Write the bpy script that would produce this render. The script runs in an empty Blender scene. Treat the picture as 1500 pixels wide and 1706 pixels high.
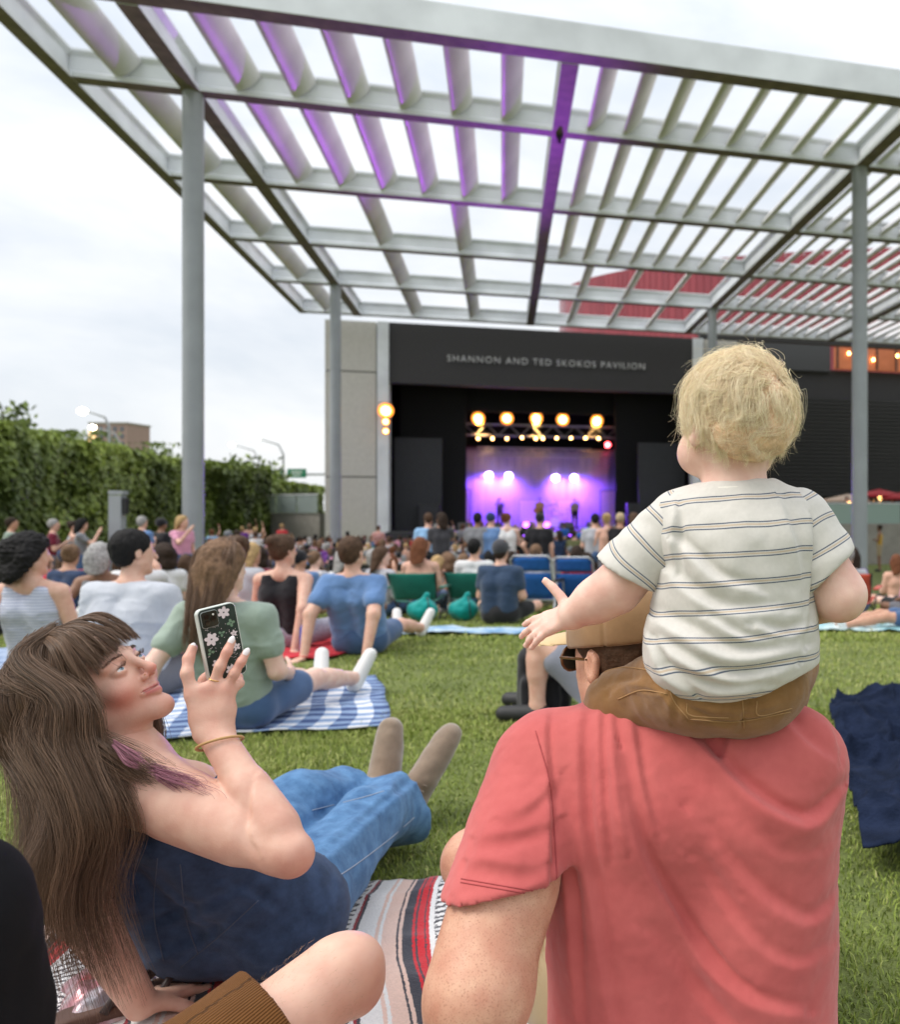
import bpy, bmesh, math, random
import numpy as np
from mathutils import Vector, Matrix

scene = bpy.context.scene
COL = scene.collection
rnd = random.Random(7)
rng = np.random.default_rng(7)

# ------------------------------------------------------------------ camera
# A level wide lens; the frame is a crop of a wider picture, hence the horizontal shift.
FPX, PX0, PY0 = 1387.0, 1200.0, 849.0
CAMZ = 0.96
cam_data = bpy.data.cameras.new('camera')
cam_data.sensor_fit = 'VERTICAL'
cam_data.sensor_height = 24.0
cam_data.sensor_width = 24.0
cam_data.lens = FPX / 1706.0 * 24.0
cam_data.shift_x = (750.0 - PX0) / 1706.0
cam_data.shift_y = -(853.0 - PY0) / 1706.0
cam_data.clip_start = 0.05
cam_data.clip_end = 2000.0
cam_data.dof.use_dof = True
cam_data.dof.focus_distance = 1.3
cam_data.dof.aperture_fstop = 3.2
camera = bpy.data.objects.new('camera', cam_data)
camera.location = (0, 0, CAMZ)
camera.rotation_euler = (math.radians(90), 0, 0)
COL.objects.link(camera)
scene.camera = camera

# ------------------------------------------------------------------ sky
SUN_EL, SUN_AZ = math.radians(52), math.radians(250)
world = bpy.data.worlds.new('World')
scene.world = world
world.use_nodes = True
wn, wl = world.node_tree.nodes, world.node_tree.links
wn.clear()
w_out = wn.new('ShaderNodeOutputWorld')
w_bg = wn.new('ShaderNodeBackground')
w_bg.inputs['Strength'].default_value = 0.15
w_sky = wn.new('ShaderNodeTexSky')
w_sky.sky_type = 'NISHITA'
w_sky.sun_disc = False
w_sky.sun_elevation = SUN_EL
w_sky.sun_rotation = SUN_AZ
w_sky.dust_density = 3.0
w_tc = wn.new('ShaderNodeTexCoord')
w_map = wn.new('ShaderNodeMapping')
w_map.inputs['Scale'].default_value = (1.6, 1.6, 4.5)
w_noise = wn.new('ShaderNodeTexNoise')
w_noise.inputs['Scale'].default_value = 1.7
w_noise.inputs['Detail'].default_value = 7.0
w_noise.inputs['Roughness'].default_value = 0.55
w_noise.inputs['Distortion'].default_value = 0.4
w_ramp = wn.new('ShaderNodeValToRGB')
w_ramp.color_ramp.elements[0].position = 0.30
w_ramp.color_ramp.elements[0].color = (3.75, 4.05, 4.45, 1)
w_ramp.color_ramp.elements[1].position = 0.62
w_ramp.color_ramp.elements[1].color = (5.35, 5.4, 5.45, 1)
w_mix = wn.new('ShaderNodeMix')
w_mix.data_type = 'RGBA'
w_mix.inputs['Factor'].default_value = 0.90
wl.new(w_tc.outputs['Generated'], w_map.inputs['Vector'])
wl.new(w_map.outputs['Vector'], w_noise.inputs['Vector'])
wl.new(w_noise.outputs['Fac'], w_ramp.inputs['Fac'])
wl.new(w_sky.outputs['Color'], w_mix.inputs['A'])
wl.new(w_ramp.outputs['Color'], w_mix.inputs['B'])
# overcast luminance: brighter towards the zenith
w_sep = wn.new('ShaderNodeSeparateXYZ'); wl.new(w_tc.outputs['Generated'], w_sep.inputs['Vector'])
w_max = wn.new('ShaderNodeMath'); w_max.operation = 'MAXIMUM'; w_max.inputs[1].default_value = 0.0; wl.new(w_sep.outputs['Z'], w_max.inputs[0])
w_pow = wn.new('ShaderNodeMath'); w_pow.operation = 'POWER'; w_pow.inputs[1].default_value = 2.5; wl.new(w_max.outputs[0], w_pow.inputs[0])
w_mad = wn.new('ShaderNodeMath'); w_mad.operation = 'MULTIPLY_ADD'; w_mad.inputs[1].default_value = 1.1; w_mad.inputs[2].default_value = 1.0; wl.new(w_pow.outputs[0], w_mad.inputs[0])
w_sc = wn.new('ShaderNodeVectorMath'); w_sc.operation = 'SCALE'; wl.new(w_mix.outputs['Result'], w_sc.inputs[0]); wl.new(w_mad.outputs[0], w_sc.inputs['Scale'])
wl.new(w_sc.outputs['Vector'], w_bg.inputs['Color'])
wl.new(w_bg.outputs['Background'], w_out.inputs['Surface'])

sun_data = bpy.data.lights.new('sun', 'SUN')
sun_data.energy = 1.5
sun_data.angle = math.radians(25)
sun_data.color = (1.0, 0.95, 0.88)
sun = bpy.data.objects.new('sun', sun_data)
sun_dir = Vector((math.cos(SUN_EL) * math.sin(SUN_AZ), math.cos(SUN_EL) * math.cos(SUN_AZ), math.sin(SUN_EL)))
sun.rotation_euler = sun_dir.to_track_quat('Z', 'Y').to_euler()
sun.location = (0, 0, 60)
COL.objects.link(sun)

scene.view_settings.view_transform = 'Standard'
scene.view_settings.look = 'None'
scene.view_settings.gamma = 1.0
scene.view_settings.use_curve_mapping = False
scene.view_settings.exposure = 0.42
scene.cycles.max_bounces = 6
scene.cycles.diffuse_bounces = 3
scene.cycles.glossy_bounces = 2
scene.cycles.transmission_bounces = 4
scene.cycles.transparent_max_bounces = 6
scene.cycles.volume_bounces = 0
scene.cycles.use_denoising = True
scene.cycles.sample_clamp_indirect = 6.0

# ------------------------------------------------------------------ helpers
def P(px, py, d):
    """point at depth d (metres along the view axis) seen at photo pixel px, py"""
    return np.array([(px - PX0) / FPX * d, d, CAMZ + (PY0 - py) / FPX * d])

GY = [-30, 1.5, 3.7, 6.0, 9.2, 12.5, 16, 19, 23, 400]
GZ = [0.02, 0.0, -0.04, -0.09, -0.29, -0.54, -0.89, -1.14, -1.34, -1.34]
def zg(y):
    return float(np.interp(y, GY, GZ))

def link(o, parent=None):
    COL.objects.link(o)
    if parent is not None:
        o.parent = parent
    return o

def tag(o, label=None, cat=None, group=None, kind=None):
    if label: o['label'] = label
    if cat: o['category'] = cat
    if group: o['group'] = group
    if kind: o['kind'] = kind
    return o

def empty(name, loc=(0, 0, 0), rz=0.0):
    o = bpy.data.objects.new(name, None)
    o.empty_display_size = 0.1
    o.location = loc
    o.rotation_euler = (0, 0, rz)
    COL.objects.link(o)
    return o

def mesh_obj(name, V, F, mat=None, parent=None, smooth=False, loc=None):
    """F: (n,4) or (n,3) int array or list of lists"""
    me = bpy.data.meshes.new(name)
    V = np.asarray(V, dtype=np.float32)
    if isinstance(F, np.ndarray) and F.ndim == 2:
        k = F.shape[1]
        me.vertices.add(len(V)); me.vertices.foreach_set('co', V.ravel())
        me.loops.add(F.size); me.loops.foreach_set('vertex_index', F.ravel().astype(np.int32))
        me.polygons.add(len(F)); me.polygons.foreach_set('loop_start', np.arange(0, F.size, k, dtype=np.int32))
        me.update(calc_edges=True)
    else:
        me.from_pydata([tuple(map(float, v)) for v in V], [], F)
        me.update()
    if smooth:
        me.polygons.foreach_set('use_smooth', np.ones(len(me.polygons), dtype=bool))
    for m in (mat if isinstance(mat, (list, tuple)) else [mat]):
        if m: me.materials.append(m)
    o = bpy.data.objects.new(name, me)
    link(o, parent)
    if loc is not None: o.location = loc
    return o

class MB:
    """collects boxes, tubes, prisms into one mesh"""
    def __init__(s): s.V, s.F, s.M, s.mi = [], [], [], 0
    def add(s, V, F):
        n = len(s.V); s.V += [tuple(map(float, v)) for v in V]
        s.F += [[i + n for i in f] for f in F]; s.M += [s.mi] * len(F)
    def box(s, c, size, R=None):
        hx, hy, hz = size[0] / 2, size[1] / 2, size[2] / 2
        vs = [Vector((x, y, z)) for x in (-hx, hx) for y in (-hy, hy) for z in (-hz, hz)]
        if R is not None: vs = [R @ v for v in vs]
        vs = [v + Vector(c) for v in vs]
        s.add(vs, [[0, 1, 3, 2], [4, 6, 7, 5], [0, 4, 5, 1], [2, 3, 7, 6], [0, 2, 6, 4], [1, 5, 7, 3]])
    def tube(s, pts, r, n=10, caps=True):
        pts = [Vector(p) for p in pts]
        rs = r if isinstance(r, (list, tuple)) else [r] * len(pts)
        V, F = [], []
        up0 = None
        for i, p in enumerate(pts):
            t = (pts[min(i + 1, len(pts) - 1)] - pts[max(i - 1, 0)]).normalized()
            a = up0 if up0 is not None else (Vector((0, 0, 1)) if abs(t.z) < 0.9 else Vector((1, 0, 0)))
            e1 = (a - t * a.dot(t)).normalized(); up0 = e1; e2 = t.cross(e1)
            for k in range(n):
                q = 2 * math.pi * k / n
                V.append(p + (e1 * math.cos(q) + e2 * math.sin(q)) * rs[i])
        for i in range(len(pts) - 1):
            for k in range(n):
                F.append([i * n + k, i * n + (k + 1) % n, (i + 1) * n + (k + 1) % n, (i + 1) * n + k])
        if caps:
            F.append(list(range(n))[::-1]); F.append([(len(pts) - 1) * n + k for k in range(n)])
        s.add(V, F)
    def prism(s, prof, a, b, e1, e2):
        """profile [(p,q)] swept from a to b, p along e1, q along e2"""
        a, b, e1, e2 = Vector(a), Vector(b), Vector(e1), Vector(e2); n = len(prof)
        V = [a + e1 * p + e2 * q for p, q in prof] + [b + e1 * p + e2 * q for p, q in prof]
        F = [[k, (k + 1) % n, n + (k + 1) % n, n + k] for k in range(n)] + [list(range(n))[::-1], list(range(n, 2 * n))]
        s.add(V, F)
    def build(s, name, mat, parent=None, smooth=False, bevel=0.0, loc=None):
        me = bpy.data.meshes.new(name); me.from_pydata(s.V, [], s.F)
        for m in (mat if isinstance(mat, (list, tuple)) else [mat]): me.materials.append(m)
        for p, k in zip(me.polygons, s.M): p.material_index = k
        bm = bmesh.new(); bm.from_mesh(me); bmesh.ops.recalc_face_normals(bm, faces=bm.faces)
        if bevel > 0:
            bmesh.ops.bevel(bm, geom=[e for e in bm.edges], offset=bevel, segments=2, affect='EDGES', profile=0.5)
        bm.to_mesh(me); bm.free()
        if smooth:
            for p in me.polygons: p.use_smooth = True
            if smooth != 'all':
                try: me.set_sharp_from_angle(angle=math.radians(40))
                except Exception: pass
        o = bpy.data.objects.new(name, me); link(o, parent)
        if loc is not None: o.location = loc
        return o

def copy_tree(o, parent=None):
    c = o.copy(); COL.objects.link(c); c.parent = parent
    for ch in list(o.children): copy_tree(ch, c)
    return c

# ------------------------------------------------------------------ materials
MATS = {}
def mat(name, col=(0.5, 0.5, 0.5), rough=0.6, var=0.0, scale=8.0, bump=0.0, bscale=60.0, metal=0.0, sss=0.0,
        emit=None, estr=0.0, spec=0.5, detail=4.0, sheen=0.0, col2=None, bdist=0.01):
    """principled material with noise-driven colour variation and fine relief"""
    if name in MATS: return MATS[name]
    m = bpy.data.materials.new(name); m.use_nodes = True; MATS[name] = m
    nt = m.node_tree; N, L = nt.nodes, nt.links; b = N['Principled BSDF']
    b.inputs['Roughness'].default_value = rough; b.inputs['Metallic'].default_value = metal
    b.inputs['Specular IOR Level'].default_value = spec
    b.inputs['Base Color'].default_value = (*col, 1)
    if sss:
        b.inputs['Subsurface Weight'].default_value = sss
        b.inputs['Subsurface Radius'].default_value = (0.012, 0.005, 0.003); b.inputs['Subsurface Scale'].default_value = 1.0
    if sheen:
        b.inputs['Sheen Weight'].default_value = sheen; b.inputs['Sheen Roughness'].default_value = 0.5
    if emit is not None:
        b.inputs['Emission Color'].default_value = (*emit, 1); b.inputs['Emission Strength'].default_value = estr
    if var > 0 or col2 is not None or bump > 0:
        tc = N.new('ShaderNodeTexCoord')
    if var > 0 or col2 is not None:
        n = N.new('ShaderNodeTexNoise'); n.inputs['Scale'].default_value = scale; n.inputs['Detail'].default_value = detail
        L.new(tc.outputs['Object'], n.inputs['Vector'])
        r = N.new('ShaderNodeValToRGB'); r.color_ramp.elements[0].position = 0.3; r.color_ramp.elements[1].position = 0.7
        c2 = col2 if col2 is not None else tuple(min(1, c * (1 + var)) for c in col)
        c1 = col if col2 is not None else tuple(c * (1 - var) for c in col)
        r.color_ramp.elements[0].color = (*c1, 1); r.color_ramp.elements[1].color = (*c2, 1)
        L.new(n.outputs['Fac'], r.inputs['Fac']); L.new(r.outputs['Color'], b.inputs['Base Color'])
    if bump > 0:
        n2 = N.new('ShaderNodeTexNoise'); n2.inputs['Scale'].default_value = bscale; n2.inputs['Detail'].default_value = 5
        L.new(tc.outputs['Object'], n2.inputs['Vector'])
        bp = N.new('ShaderNodeBump'); bp.inputs['Strength'].default_value = bump; bp.inputs['Distance'].default_value = bdist
        L.new(n2.outputs['Fac'], bp.inputs['Height']); L.new(bp.outputs['Normal'], b.inputs['Normal'])
    return m

def nodes_of(m): return m.node_tree.nodes, m.node_tree.links, m.node_tree.nodes['Principled BSDF']

# ------------------------------------------------------------------ value noise (numpy)
_NT = np.random.default_rng(3).random(4096).astype(np.float32)
def vnoise(Pn, f=1.0, seed=0):
    """smooth value noise in [-1,1] at points (n,3)"""
    q = np.asarray(Pn, dtype=np.float32) * f + 100.0 + seed * 17.3
    i = np.floor(q).astype(np.int64); t = q - i; t = t * t * (3 - 2 * t)
    def h(a, b, c): return _NT[(a * 73 + b * 179 + c * 283 + (a * b) % 97 * 31 + (b * c) % 89 * 57) % 4096]
    x, y, z = i[:, 0], i[:, 1], i[:, 2]; tx, ty, tz = t[:, 0], t[:, 1], t[:, 2]
    a = h(x, y, z) * (1 - tx) + h(x + 1, y, z) * tx; b = h(x, y + 1, z) * (1 - tx) + h(x + 1, y + 1, z) * tx
    c = h(x, y, z + 1) * (1 - tx) + h(x + 1, y, z + 1) * tx; d = h(x, y + 1, z + 1) * (1 - tx) + h(x + 1, y + 1, z + 1) * tx
    return ((a * (1 - ty) + b * ty) * (1 - tz) + (c * (1 - ty) + d * ty) * tz) * 2 - 1

# ------------------------------------------------------------------ implicit surfaces -> one continuous mesh
def smin(a, b, k):
    if k <= 1e-6: return np.minimum(a, b)
    h = np.clip(0.5 + 0.5 * (b - a) / k, 0, 1)
    return b + (a - b) * h - k * h * (1 - h)

class SDF:
    def __init__(s): s.ops = []
    def cone(s, a, b, ra, rb=None, k=0.02, op='u', lab=0):
        rb = ra if rb is None else rb
        a, b = np.asarray(a, np.float32), np.asarray(b, np.float32); m = max(ra, rb)
        ab = b - a; L2 = float(ab @ ab) + 1e-12
        def f(X):
            t = np.clip(((X - a) @ ab) / L2, 0, 1)
            return np.sqrt((((X - a) - t[..., None] * ab) ** 2).sum(-1)) - (ra + (rb - ra) * t)
        s.ops.append((op, f, np.minimum(a, b) - m, np.maximum(a, b) + m, k, lab)); return s
    def ball(s, c, r, k=0.02, op='u', lab=0): return s.cone(c, np.asarray(c, float) + 1e-4, r, r, k, op, lab)
    def ell(s, c, r, R=None, k=0.02, op='u', lab=0):
        """ellipsoid; rows of R are its local axes"""
        c = np.asarray(c, np.float32); r = np.asarray(r, np.float32); R = np.eye(3, dtype=np.float32) if R is None else np.asarray(R, np.float32)
        def f(X):
            q = (X - c) @ R.T
            k0 = np.sqrt(((q / r) ** 2).sum(-1)); k1 = np.sqrt(((q / (r * r)) ** 2).sum(-1)) + 1e-9
            return k0 * (k0 - 1) / k1
        m = float(r.max()); s.ops.append((op, f, c - m, c + m, k, lab)); return s
    def rbox(s, c, half, rad, R=None, k=0.005, op='u', lab=0):
        c = np.asarray(c, np.float32); hb = np.asarray(half, np.float32) - rad; R = np.eye(3, dtype=np.float32) if R is None else np.asarray(R, np.float32)
        def f(X):
            q = np.abs((X - c) @ R.T) - hb
            return np.sqrt((np.maximum(q, 0) ** 2).sum(-1)) + np.minimum(q.max(-1), 0) - rad
        m = float(np.linalg.norm(half)); s.ops.append((op, f, c - m, c + m, k, lab)); return s
    def plane(s, p, n, k=0.004):
        """cut away the side the normal points to"""
        p = np.asarray(p, np.float32); n = np.asarray(n, np.float32); n = n / np.linalg.norm(n)
        s.ops.append(('i', lambda X: (X - p) @ n, None, None, k, 0)); return s
    def fn(s, f, k=0.004, op='i'):
        s.ops.append((op, f, None, None, k, 0)); return s
    def bounds(s):
        lo = np.min([o[2] for o in s.ops if o[0] == 'u'], axis=0); hi = np.max([o[3] for o in s.ops if o[0] == 'u'], axis=0)
        return lo, hi
    def at(s, X):
        D = np.full(X.shape[:-1], 1.0, np.float32)
        for op, f, lo, hi, k, lab in s.ops:
            d = f(X)
            if op == 'u': D = smin(D, d, k)
            elif op == 's': D = -smin(-D, d, k)
            else: D = -smin(-D, -d, k)
        return D
    def grid(s, h, pad=0.0):
        lo, hi = s.bounds(); lo = lo - 3 * h - pad; hi = hi + 3 * h + pad
        n = np.ceil((hi - lo) / h).astype(int) + 1
        ax = [(lo[i] + h * np.arange(n[i])).astype(np.float32) for i in range(3)]
        D = np.full(tuple(n), 1.0, np.float32)
        for op, f, plo, phi, k, lab in s.ops:
            if plo is None: sl = [slice(0, n[i]) for i in range(3)]
            else:
                m = k + 2 * h + pad
                sl = [slice(max(0, int((plo[i] - m - lo[i]) / h)), min(int(n[i]), int((phi[i] + m - lo[i]) / h) + 2)) for i in range(3)]
            X = np.stack(np.meshgrid(ax[0][sl[0]], ax[1][sl[1]], ax[2][sl[2]], indexing='ij'), -1)
            if X.size == 0: continue
            d = f(X).astype(np.float32); sl = tuple(sl); C = D[sl]
            if op == 'u': D[sl] = smin(C, d, k)
            elif op == 's': D[sl] = -smin(-C, d, k)
            else: D[sl] = -smin(-C, -d, k)
        return D, lo, h
    def mesh(s, h, pad=0.0, relax=1):
        D, lo, h = s.grid(h, pad)
        V, F = surface_nets(D)
        V = V * h + lo
        if relax: V = relax_mesh(V, F, relax)
        return V.astype(np.float32), F
    def labels(s, V):
        best = np.full(len(V), 9.0, np.float32); lab = np.zeros(len(V), int)
        for op, f, lo, hi, k, lb in s.ops:
            if op != 'u': continue
            d = f(V); m = d < best; best[m] = d[m]; lab[m] = lb
        return lab

def surface_nets(D):
    S = D < 0
    c = [(i, j, k) for i in (0, 1) for j in (0, 1) for k in (0, 1)]
    nx, ny, nz = D.shape
    cnt = np.zeros((nx - 1, ny - 1, nz - 1), np.int8)
    def sh(A, o): return A[o[0]:nx - 1 + o[0], o[1]:ny - 1 + o[1], o[2]:nz - 1 + o[2]]
    for o in c: cnt += sh(S, o)
    idx = np.argwhere((cnt > 0) & (cnt < 8))
    vid = np.full((nx - 1, ny - 1, nz - 1), -1, np.int64)
    vid[idx[:, 0], idx[:, 1], idx[:, 2]] = np.arange(len(idx))
    acc = np.zeros((len(idx), 3), np.float32); num = np.zeros(len(idx), np.float32)
    def val(o): return D[idx[:, 0] + o[0], idx[:, 1] + o[1], idx[:, 2] + o[2]]
    for a in range(3):
        for o in c:
            if o[a] == 1: continue
            o2 = list(o); o2[a] = 1
            d0, d1 = val(o), val(o2); m = (d0 < 0) != (d1 < 0)
            t = np.where(m, d0 / np.where(m, d0 - d1, 1), 0)
            p = np.tile(np.array(o, np.float32), (len(idx), 1)); p[:, a] = t
            acc[m] += p[m]; num[m] += 1
    V = idx + acc / num[:, None]
    F = []
    for a in range(3):
        b, d = (a + 1) % 3, (a + 2) % 3
        sl0 = [slice(None)] * 3; sl1 = [slice(None)] * 3
        sl0[a] = slice(0, -1); sl1[a] = slice(1, None)
        S0, S1 = S[tuple(sl0)], S[tuple(sl1)]
        e = np.argwhere(S0 != S1)
        e = e[(e[:, b] > 0) & (e[:, d] > 0) & (e[:, b] < D.shape[b] - 1) & (e[:, d] < D.shape[d] - 1)]
        if not len(e): continue
        def cell(db, dd):
            q = e.copy(); q[:, b] -= db; q[:, d] -= dd
            return vid[q[:, 0], q[:, 1], q[:, 2]]
        q = np.stack([cell(1, 1), cell(0, 1), cell(0, 0), cell(1, 0)], 1)
        flip = ~S[e[:, 0], e[:, 1], e[:, 2]]
        q[flip] = q[flip][:, ::-1]
        F.append(q)
    F = np.concatenate(F)
    return V, F[(F >= 0).all(1)]

def relax_mesh(V, F, it=1, lam=0.5):
    V = np.asarray(V, np.float64)
    for _ in range(it):
        acc = np.zeros_like(V); num = np.zeros(len(V))
        for k in range(4):
            for j in (1, 3):
                i0, i1 = F[:, k], F[:, (k + j) % 4]
                for ax in range(3): acc[:, ax] += np.bincount(i0, V[i1, ax], len(V))
                num += np.bincount(i0, minlength=len(V))
        V = V + lam * (acc / np.maximum(num, 1)[:, None] - V)
    return V

def normals(V, F):
    n = np.cross(V[F[:, 2]] - V[F[:, 0]], V[F[:, 3]] - V[F[:, 1]])
    N = np.zeros((len(V), 3))
    for k in range(4):
        for ax in range(3): N[:, ax] += np.bincount(F[:, k], n[:, ax], len(V))
    return N / np.maximum(np.linalg.norm(N, axis=1), 1e-12)[:, None]

def polydist(Q, pts):
    """signed distance of 2-D points to a polyline (sign: left or right of it) and position along it"""
    pts = np.asarray(pts, float); best = np.full(len(Q), 9.0); sg = np.zeros(len(Q)); tt = np.zeros(len(Q))
    for i in range(len(pts) - 1):
        a, b = pts[i], pts[i + 1]; ab = b - a
        t = np.clip(((Q - a) @ ab) / (ab @ ab), 0, 1); r = Q - (a + t[:, None] * ab)
        d = np.sqrt((r ** 2).sum(1)); cr = ab[0] * r[:, 1] - ab[1] * r[:, 0]
        m = d < best; best[m] = d[m]; sg[m] = np.sign(cr[m]); tt[m] = (i + t[m]) / (len(pts) - 1)
    return best * np.where(sg == 0, 1, sg), tt

def spline(pts, n=12):
    """catmull-rom through points (k,3) -> (n,3)"""
    p = np.asarray(pts, float); k = len(p)
    p = np.vstack([2 * p[0] - p[1], p, 2 * p[-1] - p[-2]])
    u = np.linspace(0, k - 1 - 1e-6, n); i = u.astype(int); t = (u - i)[:, None]
    a, b, c, d = p[i], p[i + 1], p[i + 2], p[i + 3]
    return 0.5 * (2 * b + (c - a) * t + (2 * a - 5 * b + 4 * c - d) * t ** 2 + (3 * b - a - 3 * c + d) * t ** 3)

def set_attr(o, name, vals):
    a = o.data.attributes.new(name, 'FLOAT', 'POINT'); a.data.foreach_set('value', np.asarray(vals, np.float32))

def hair_obj(name, strands, m, parent, r0=0.0004, r1=0.0001):
    """strands: (n,k,3) array -> hair curves"""
    S = np.asarray(strands, np.float32); n, k, _ = S.shape
    hc = bpy.data.hair_curves.new(name); hc.add_curves([k] * n)
    hc.attributes['position'].data.foreach_set('vector', S.reshape(-1)) if 'position' in hc.attributes else hc.position_data.foreach_set('vector', S.reshape(-1))
    ra = hc.attributes.get('radius') or hc.attributes.new('radius', 'FLOAT', 'POINT')
    ra.data.foreach_set('value', np.tile(np.linspace(r0, r1, k, dtype=np.float32), n))
    hc.materials.append(m)
    o = bpy.data.objects.new(name, hc); link(o, parent); return o

def hair_mat(name, base, var=0.25, rough=0.35, tip=None):
    """hair shader with strand-to-strand variation"""
    m = bpy.data.materials.new(name); m.use_nodes = True; N, L, B = nodes_of(m)
    B.inputs['Roughness'].default_value = rough; B.inputs['Specular IOR Level'].default_value = 0.45; B.inputs['Anisotropic'].default_value = 0.5
    hi = N.new('ShaderNodeHairInfo'); r = N.new('ShaderNodeValToRGB')
    r.color_ramp.elements[0].color = (*[c * (1 - var) for c in base], 1)
    r.color_ramp.elements[1].color = (*[min(1, c * (1 + var)) for c in base], 1)
    L.new(hi.outputs['Random'], r.inputs['Fac']); out = r.outputs['Color']
    if tip:
        mr = N.new('ShaderNodeMapRange'); mr.inputs['From Min'].default_value = 0.35; mr.inputs['From Max'].default_value = 0.9; L.new(hi.outputs['Intercept'], mr.inputs['Value'])
        mx = N.new('ShaderNodeMix'); mx.data_type = 'RGBA'; L.new(mr.outputs['Result'], mx.inputs['Factor']); L.new(out, mx.inputs['A']); mx.inputs['B'].default_value = (*tip, 1); out = mx.outputs['Result']
    L.new(out, B.inputs['Base Color']); return m

# ================================================================== SETTING
ANG = math.radians(14.67)
UX = Vector((math.cos(ANG), math.sin(ANG), 0)); VX = Vector((-math.sin(ANG), math.cos(ANG), 0)); ZX = Vector((0, 0, 1))
ORG = Vector((-11.4, 18.0, CAMZ))
def UV(u, v, z=0.0): return ORG + UX * u + VX * v + ZX * z      # z above eye level
RUV = Matrix.Rotation(ANG, 3, 'Z')
GROUND_B = -2.30   # plaza level under eye level

M_lawn = mat('lawn_soil', (0.110, 0.140, 0.034), 0.95, col2=(0.18, 0.215, 0.055), scale=3.0, detail=8, bump=0.8, bscale=140, bdist=0.02)
M_steel = mat('painted_steel', (0.68, 0.705, 0.73), 0.45, var=0.13, scale=0.9, bump=0.08, bscale=18)
M_steel_shade = mat('shaded_underside', (0.17, 0.135, 0.115), 0.6, var=0.25, scale=4)  # shade on the beam undersides, painted in as dark brown
M_blade = mat('louver_blade', (0.68, 0.67, 0.67), 0.45, var=0.10, scale=1.0)
M_column = mat('column_paint', (0.29, 0.31, 0.33), 0.42, var=0.07, scale=2.0, bump=0.05, bscale=25)
M_stone = mat('pale_stone', (0.50, 0.48, 0.44), 0.8, var=0.06, scale=6, bump=0.2, bscale=40)
M_header = mat('dark_header', (0.034, 0.032, 0.033), 0.75, var=0.1)
M_black = mat('stage_black', (0.010, 0.010, 0.011), 0.85)
M_darkgrey = mat('stage_grey', (0.030, 0.032, 0.036), 0.7, var=0.1)
M_letter = mat('letter_metal', (0.62, 0.62, 0.62), 0.4)
M_concrete = mat('concrete', (0.30, 0.28, 0.25), 0.85, var=0.12, scale=3, bump=0.2, bscale=30)

# --- ground: one sheet following the slope of the lawn out to the horizon
xs = np.concatenate([[-600, -200, -80, -40], np.linspace(-25, 25, 41), [40, 80, 200, 600]])
ys = np.concatenate([[-30, -8], np.linspace(-3, 26, 80), [32, 40, 60, 100, 200, 400, 900]])
GV = [(x, y, zg(y) + (0.012 * math.sin(x * 1.7 + y * 0.6) * math.sin(y * 1.3) if 2.2 < y < 20 and abs(x) < 25 else 0)) for y in ys for x in xs]
nx = len(xs)
GF = [[j * nx + i, j * nx + i + 1, (j + 1) * nx + i + 1, (j + 1) * nx + i] for j in range(len(ys) - 1) for i in range(nx - 1)]
ground = mesh_obj('lawn', GV, GF, M_lawn, smooth=True)
tag(ground, 'mown green lawn sloping down towards the stage', kind='structure')
def gz(x, y):
    return zg(y) + (0.012 * math.sin(x * 1.7 + y * 0.6) * math.sin(y * 1.3) if 2.2 < y < 20 and abs(x) < 25 else 0)

# --- blankets lying on the lawn: (centre x, y, width, depth, turn)
BLK = {'serape': (-0.60, 1.36, 1.60, 1.70, 0.36), 'navy': (0.98, 3.15, 1.05, 2.0, -0.10), 'plaid': (-2.75, 4.00, 2.1, 1.35, 0.42), 'red': (-3.62, 6.35, 1.75, 1.25, 0.10),
       'tie_dye': (1.55, 8.35, 1.55, 0.9, 0.05), 'pale': (-0.56, 3.95, 0.45, 0.5, 0.4), 'pool': (-2.35, 7.9, 1.3, 0.8, 0.15), 'blue_left': (-5.2, 5.6, 1.5, 1.1, 0.1)}
def on_blanket(x, y, m=0.0):
    hit = np.zeros(len(x), bool)
    for key_, (cx, cy, w, d, a) in BLK.items():
        m = 0.13 if key_ == 'navy' else 0.025
        lx = (x - cx) * math.cos(a) + (y - cy) * math.sin(a); ly = -(x - cx) * math.sin(a) + (y - cy) * math.cos(a); hit |= (np.abs(lx) < w / 2 - m) & (np.abs(ly) < d / 2 - m)
    return hit
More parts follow.
